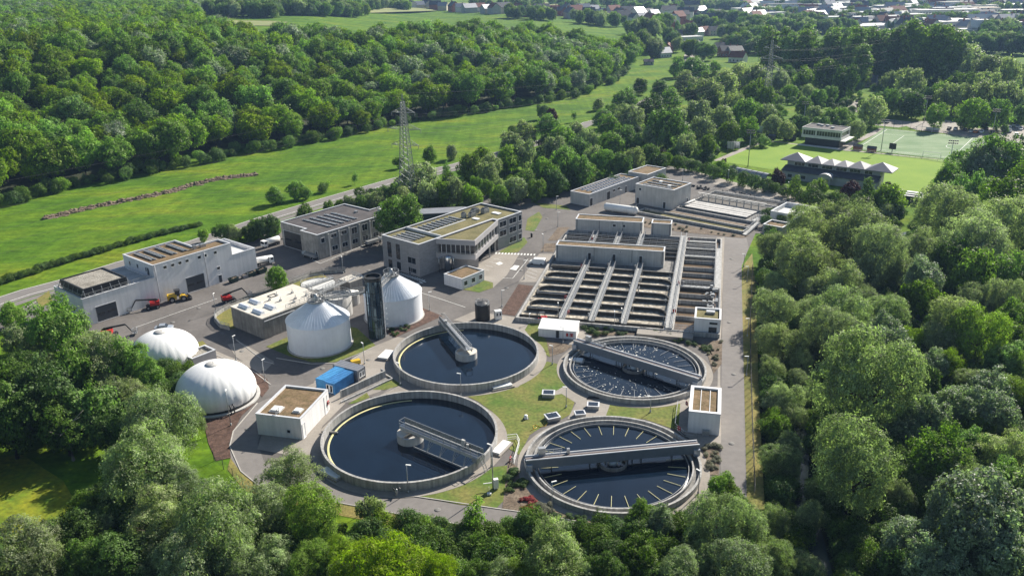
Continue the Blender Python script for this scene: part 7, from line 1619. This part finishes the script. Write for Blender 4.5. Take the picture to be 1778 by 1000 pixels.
def scatter(name, pp, meshes, cb, zs=1.0):
    """one object: many far trees, each point carrying a tree from the list"""
    ob = []
    for me, m in meshes:
        me2 = me.copy(); me2.materials[0] = MT[m]; o = bpy.data.objects.new('far_tree_shape', me2); ob.append(o)
    col = bpy.data.collections.new(name+'_kinds'); [col.objects.link(o) for o in ob]
    me = bpy.data.meshes.new(name); me.from_pydata([(x, y, z) for x, y, z, s in pp], [], [])
    at = me.attributes.new('size', 'FLOAT', 'POINT'); at.data.foreach_set('value', [p[3] for p in pp])
    me.materials.append(MT[meshes[0][1]])
    o = bpy.data.objects.new(name, me); COL.objects.link(o)
    ng = bpy.data.node_groups.new(name, 'GeometryNodeTree'); ng.interface.new_socket('Geometry', in_out='INPUT', socket_type='NodeSocketGeometry'); ng.interface.new_socket('Geometry', in_out='OUTPUT', socket_type='NodeSocketGeometry')
    N, L = ng.nodes, ng.links; gi = N.new('NodeGroupInput'); go = N.new('NodeGroupOutput'); ip = N.new('GeometryNodeInstanceOnPoints'); ci = N.new('GeometryNodeCollectionInfo')
    ci.inputs[0].default_value = col; ci.inputs['Separate Children'].default_value = True; ci.inputs['Reset Children'].default_value = True
    L.new(gi.outputs[0], ip.inputs['Points']); L.new(ci.outputs[0], ip.inputs['Instance']); ip.inputs['Pick Instance'].default_value = True
    rv = N.new('FunctionNodeRandomValue'); rv.data_type = 'FLOAT_VECTOR'; rv.inputs[0].default_value = (0, 0, 0); rv.inputs[1].default_value = (0, 0, 6.28)
    L.new(rv.outputs[0], ip.inputs['Rotation'])
    na = N.new('GeometryNodeInputNamedAttribute'); na.data_type = 'FLOAT'; na.inputs[0].default_value = 'size'
    L.new(na.outputs[0], ip.inputs['Scale']); L.new(ip.outputs[0], go.inputs[0])
    md = o.modifiers.new('scatter', 'NODES'); md.node_group = ng
    return kindof(o, 'stuff')
bm_ = CR['beech'][0]
scatter('distant_forest', [(x, y, terr(x, y)+3.2*D/10, D/10) for x, y, D in pts[300:]], [(bm_[0], 'beech_leaf'), (bm_[1], 'beech_leaf'), (bm_[2], 'beech_leaf'), (bm_[3], 'bright_leaf'), (bm_[4], 'beech_leaf'), (bm_[0], 'silver_leaf'), (bm_[2], 'mid_leaf')], 4)
fp_ = []
def belt(x0, y0, x1, y1, n, D=(11, 17), jx=10, jy=2):
    for i in range(n):
        t = fr.random(); x = x0+(x1-x0)*t+fr.uniform(-jx, jx); y = y0+(y1-y0)*t+fr.uniform(-jy, jy)
        if y < -25: continue
        p = PT(x, y); s = fr.uniform(*D)/10; fp_.append((p.x, p.y, p.z+1.5*s, s))
for a in ((290, 26, 480, 31, 70), (470, 24, 630, 30, 60), (300, 14, 560, 18, 70), (560, 16, 660, 22, 30), (1290, 50, 1560, 40, 50), (1560, 30, 1778, 24, 40), (1300, 14, 1778, 12, 50), (300, 22, 400, 30, 26), (300, 12, 420, 16, 30), (400, 27, 480, 30, 22), (420, 20, 520, 24, 22), (520, 26, 620, 26, 20), (560, 10, 640, 12, 12), (590, 8, 700, 6, 26), (640, 18, 700, 16, 12), (700, 20, 720, 22, 4), (815, 12, 860, 14, 14), (868, 14, 1000, 8, 40), (880, 32, 960, 36, 26), (1000, 40, 1080, 48, 26), (1040, 14, 1160, 6, 44), (1080, 22, 1150, 26, 24), (1095, 60, 1165, 62, 22), (1165, 75, 1180, 95, 8), (1100, 95, 1150, 100, 14), (1180, 62, 1200, 66, 6), (1210, 50, 1260, 60, 18), (1215, 15, 1300, 20, 40), (1230, 40, 1300, 44, 36), (1250, 68, 1330, 74, 36), (1255, 85, 1330, 95, 26), (1290, 60, 1480, 58, 60), (1290, 52, 1400, 48, 30), (1300, 30, 1400, 34, 26), (1440, 38, 1480, 36, 10), (1480, 22, 1570, 10, 26), (1560, 48, 1660, 46, 34), (1590, 30, 1610, 34, 8), (1660, 48, 1778, 44, 34), (1700, 66, 1760, 60, 16), (1740, 48, 1800, 54, 18), (1660, 90, 1800, 96, 30), (1700, 78, 1760, 74, 14), (1180, 0, 1300, -6, 40), (1400, 4, 1778, 2, 60), (300, -4, 900, -8, 80), (480, 3, 560, 1, 16), (1500, 105, 1660, 108, 20), (900, 0, 1180, -4, 60), (1165, 20, 1280, 8, 30), (900, 22, 1100, 16, 24), (1200, 100, 1230, 105, 8)): belt(*a)
for i in range(70):
    x, y = fr.uniform(1290, 1850), 3+fr.random()*60
    if y < 46+(x-1290)*.05: p = PT(x, y); s = fr.uniform(.7, 1.3); fp_.append((p.x, p.y, p.z+.8*s, s))
mm = CR['medium'][0]
scatter('far_woods', fp_, [(mm[0], 'mid_leaf'), (mm[1], 'dark_leaf'), (mm[2], 'mid_leaf'), (mm[3], 'beech_leaf'), (mm[1], 'willow_grey')], 1)
# brushwood on the floor of the riverside wood and the foreground wood
up_ = []
for px, n in (((1316, 470, 1800, 880), 900), ((1330, 380, 1800, 480), 220), ((0, 640, 330, 760), 240), ((150, 860, 560, 1080), 300), ((560, 925, 1240, 1080), 380), ((1240, 880, 1800, 1100), 380)):
    for i in range(n):
        x, y = fr.uniform(px[0], px[2]), fr.uniform(px[1], px[3]); p = P(x, y)
        if px[0] == 1316 and x < 1322+(y-470)*.03: continue
        if abs(seg_d(p.x, p.y, RIV)) < 1.8: continue
        if px[0] == 150 and y < 830+(x-150)*.2: continue
        s = fr.uniform(.4, 1.1); up_.append((p.x, p.y, terr(p.x, p.y), s))
sm_ = CR['shrub'][0]
scatter('brushwood', BW, [(sm_[0], 'hedge_leaf'), (sm_[1], 'mid_leaf'), (sm_[2], 'hedge_leaf'), (sm_[3], 'bright_leaf')], 0)
scatter('undergrowth', up_, [(sm_[0], 'dark_leaf'), (sm_[1], 'hedge_leaf'), (sm_[2], 'mid_leaf'), (sm_[3], 'dark_leaf')], 0)
# the wood goes on past the edges of the picture
ow = []
for (x0, y0, x1, y1, n) in ((1810, 300, 2350, 1150, 130), (1300, 1220, 1900, 1400, 26), (-100, 1220, 1300, 1400, 50), (-300, 640, -30, 1200, 70)):
    for i in range(n): p = P(fr.uniform(x0, x1), fr.uniform(y0, y1)); s = fr.uniform(.8, 1.4); ow.append((p.x, p.y, .7*s, s))
scatter('outer_woodland', ow, [(mm[0], 'willow_grey'), (mm[1], 'mid_leaf'), (mm[2], 'willow_olive'), (mm[3], 'bright_leaf'), (mm[4], 'dark_leaf')], 1)
# scrub on the rough ground between copse, pitch and poplars
up2 = []
for px, n in (((1330, 150, 1480, 240), 150), ((1060, 190, 1330, 260), 160), ((880, 230, 1150, 330), 120), ((1440, 120, 1780, 205), 160), ((560, 330, 880, 365), 60), ((1150, 262, 1260, 285), 30)):
    for i in range(n): p = P(fr.uniform(px[0], px[2]), fr.uniform(px[1], px[3])); up2.append((p.x, p.y, 0, fr.uniform(.5, 1.3)))
road_c = [(a.x, a.y) for a in road]
rv = [Vector((x, y, 0)) for x, y in road_c]
up2 = [q for q in up2 if abs(seg_d(q[0], q[1], rv)) > 8 and not (150 < q[0] and 320 < q[1] < 425 and q[0] < 270)]
scatter('scrub', up2, [(sm_[0], 'mid_leaf'), (sm_[1], 'hedge_leaf'), (sm_[2], 'bright_leaf'), (sm_[3], 'low_green_leaf')], 0)

# small things on the asphalt
for i, (x, y) in enumerate(((300, 560), (345, 535), (420, 610), (455, 560), (520, 430), (600, 440), (640, 470), (720, 520), (770, 545), (830, 520), (880, 500), (905, 470), (930, 400), (950, 380), (1010, 350), (1270, 450), (1266, 560), (1274, 650), (1270, 770), (640, 858), (760, 885), (900, 905), (430, 745), (500, 690), (640, 625), (560, 640))):
    t = thing('manhole_cover', 'small round dark manhole cover in the plant asphalt', 'manhole cover', P(x, y), 'manhole covers'); m = MB(); m.lathe(P(x, y), [(.55, .07), (.5, .12), (0, .12)], 14); m.build('lid', 'dark_concrete', t)
for x, y, s_ in ((128, 800, 1.0), (395, 50, 1.3)):
    p = PT(x, y); t = thing('dead_tree', 'bare pale dead tree '+('at the edge of the lower left clearing' if y > 100 else 'at the forest edge by the far field'), 'tree', p, None, 1.0); t.scale = (s_, s_, s_*1.2); c = bpy.data.objects.new('trunk', CR['broad'][1][0]); COL.objects.link(c); c.parent = t; set_mat(c, 'paving')
# ---------------------------------------------------------------- haze
m = bpy.data.materials.new('haze'); m.use_nodes = True; N = m.node_tree.nodes; N.remove(N['Principled BSDF']); v = N.new('ShaderNodeVolumePrincipled')
v.inputs['Color'].default_value = (.33, .52, .85, 1); v.inputs['Density'].default_value = 0.000095; v.inputs['Anisotropy'].default_value = .2; m.node_tree.links.new(v.outputs[0], N['Material Output'].inputs['Volume']); MT['haze'] = m
b = MB(); b.prism([(-4200, -400), (4200, -400), (4200, 5600), (-4200, 5600)], -4.5, 112, bottom=True); hz = kindof(b.build('haze', 'haze'), 'stuff')
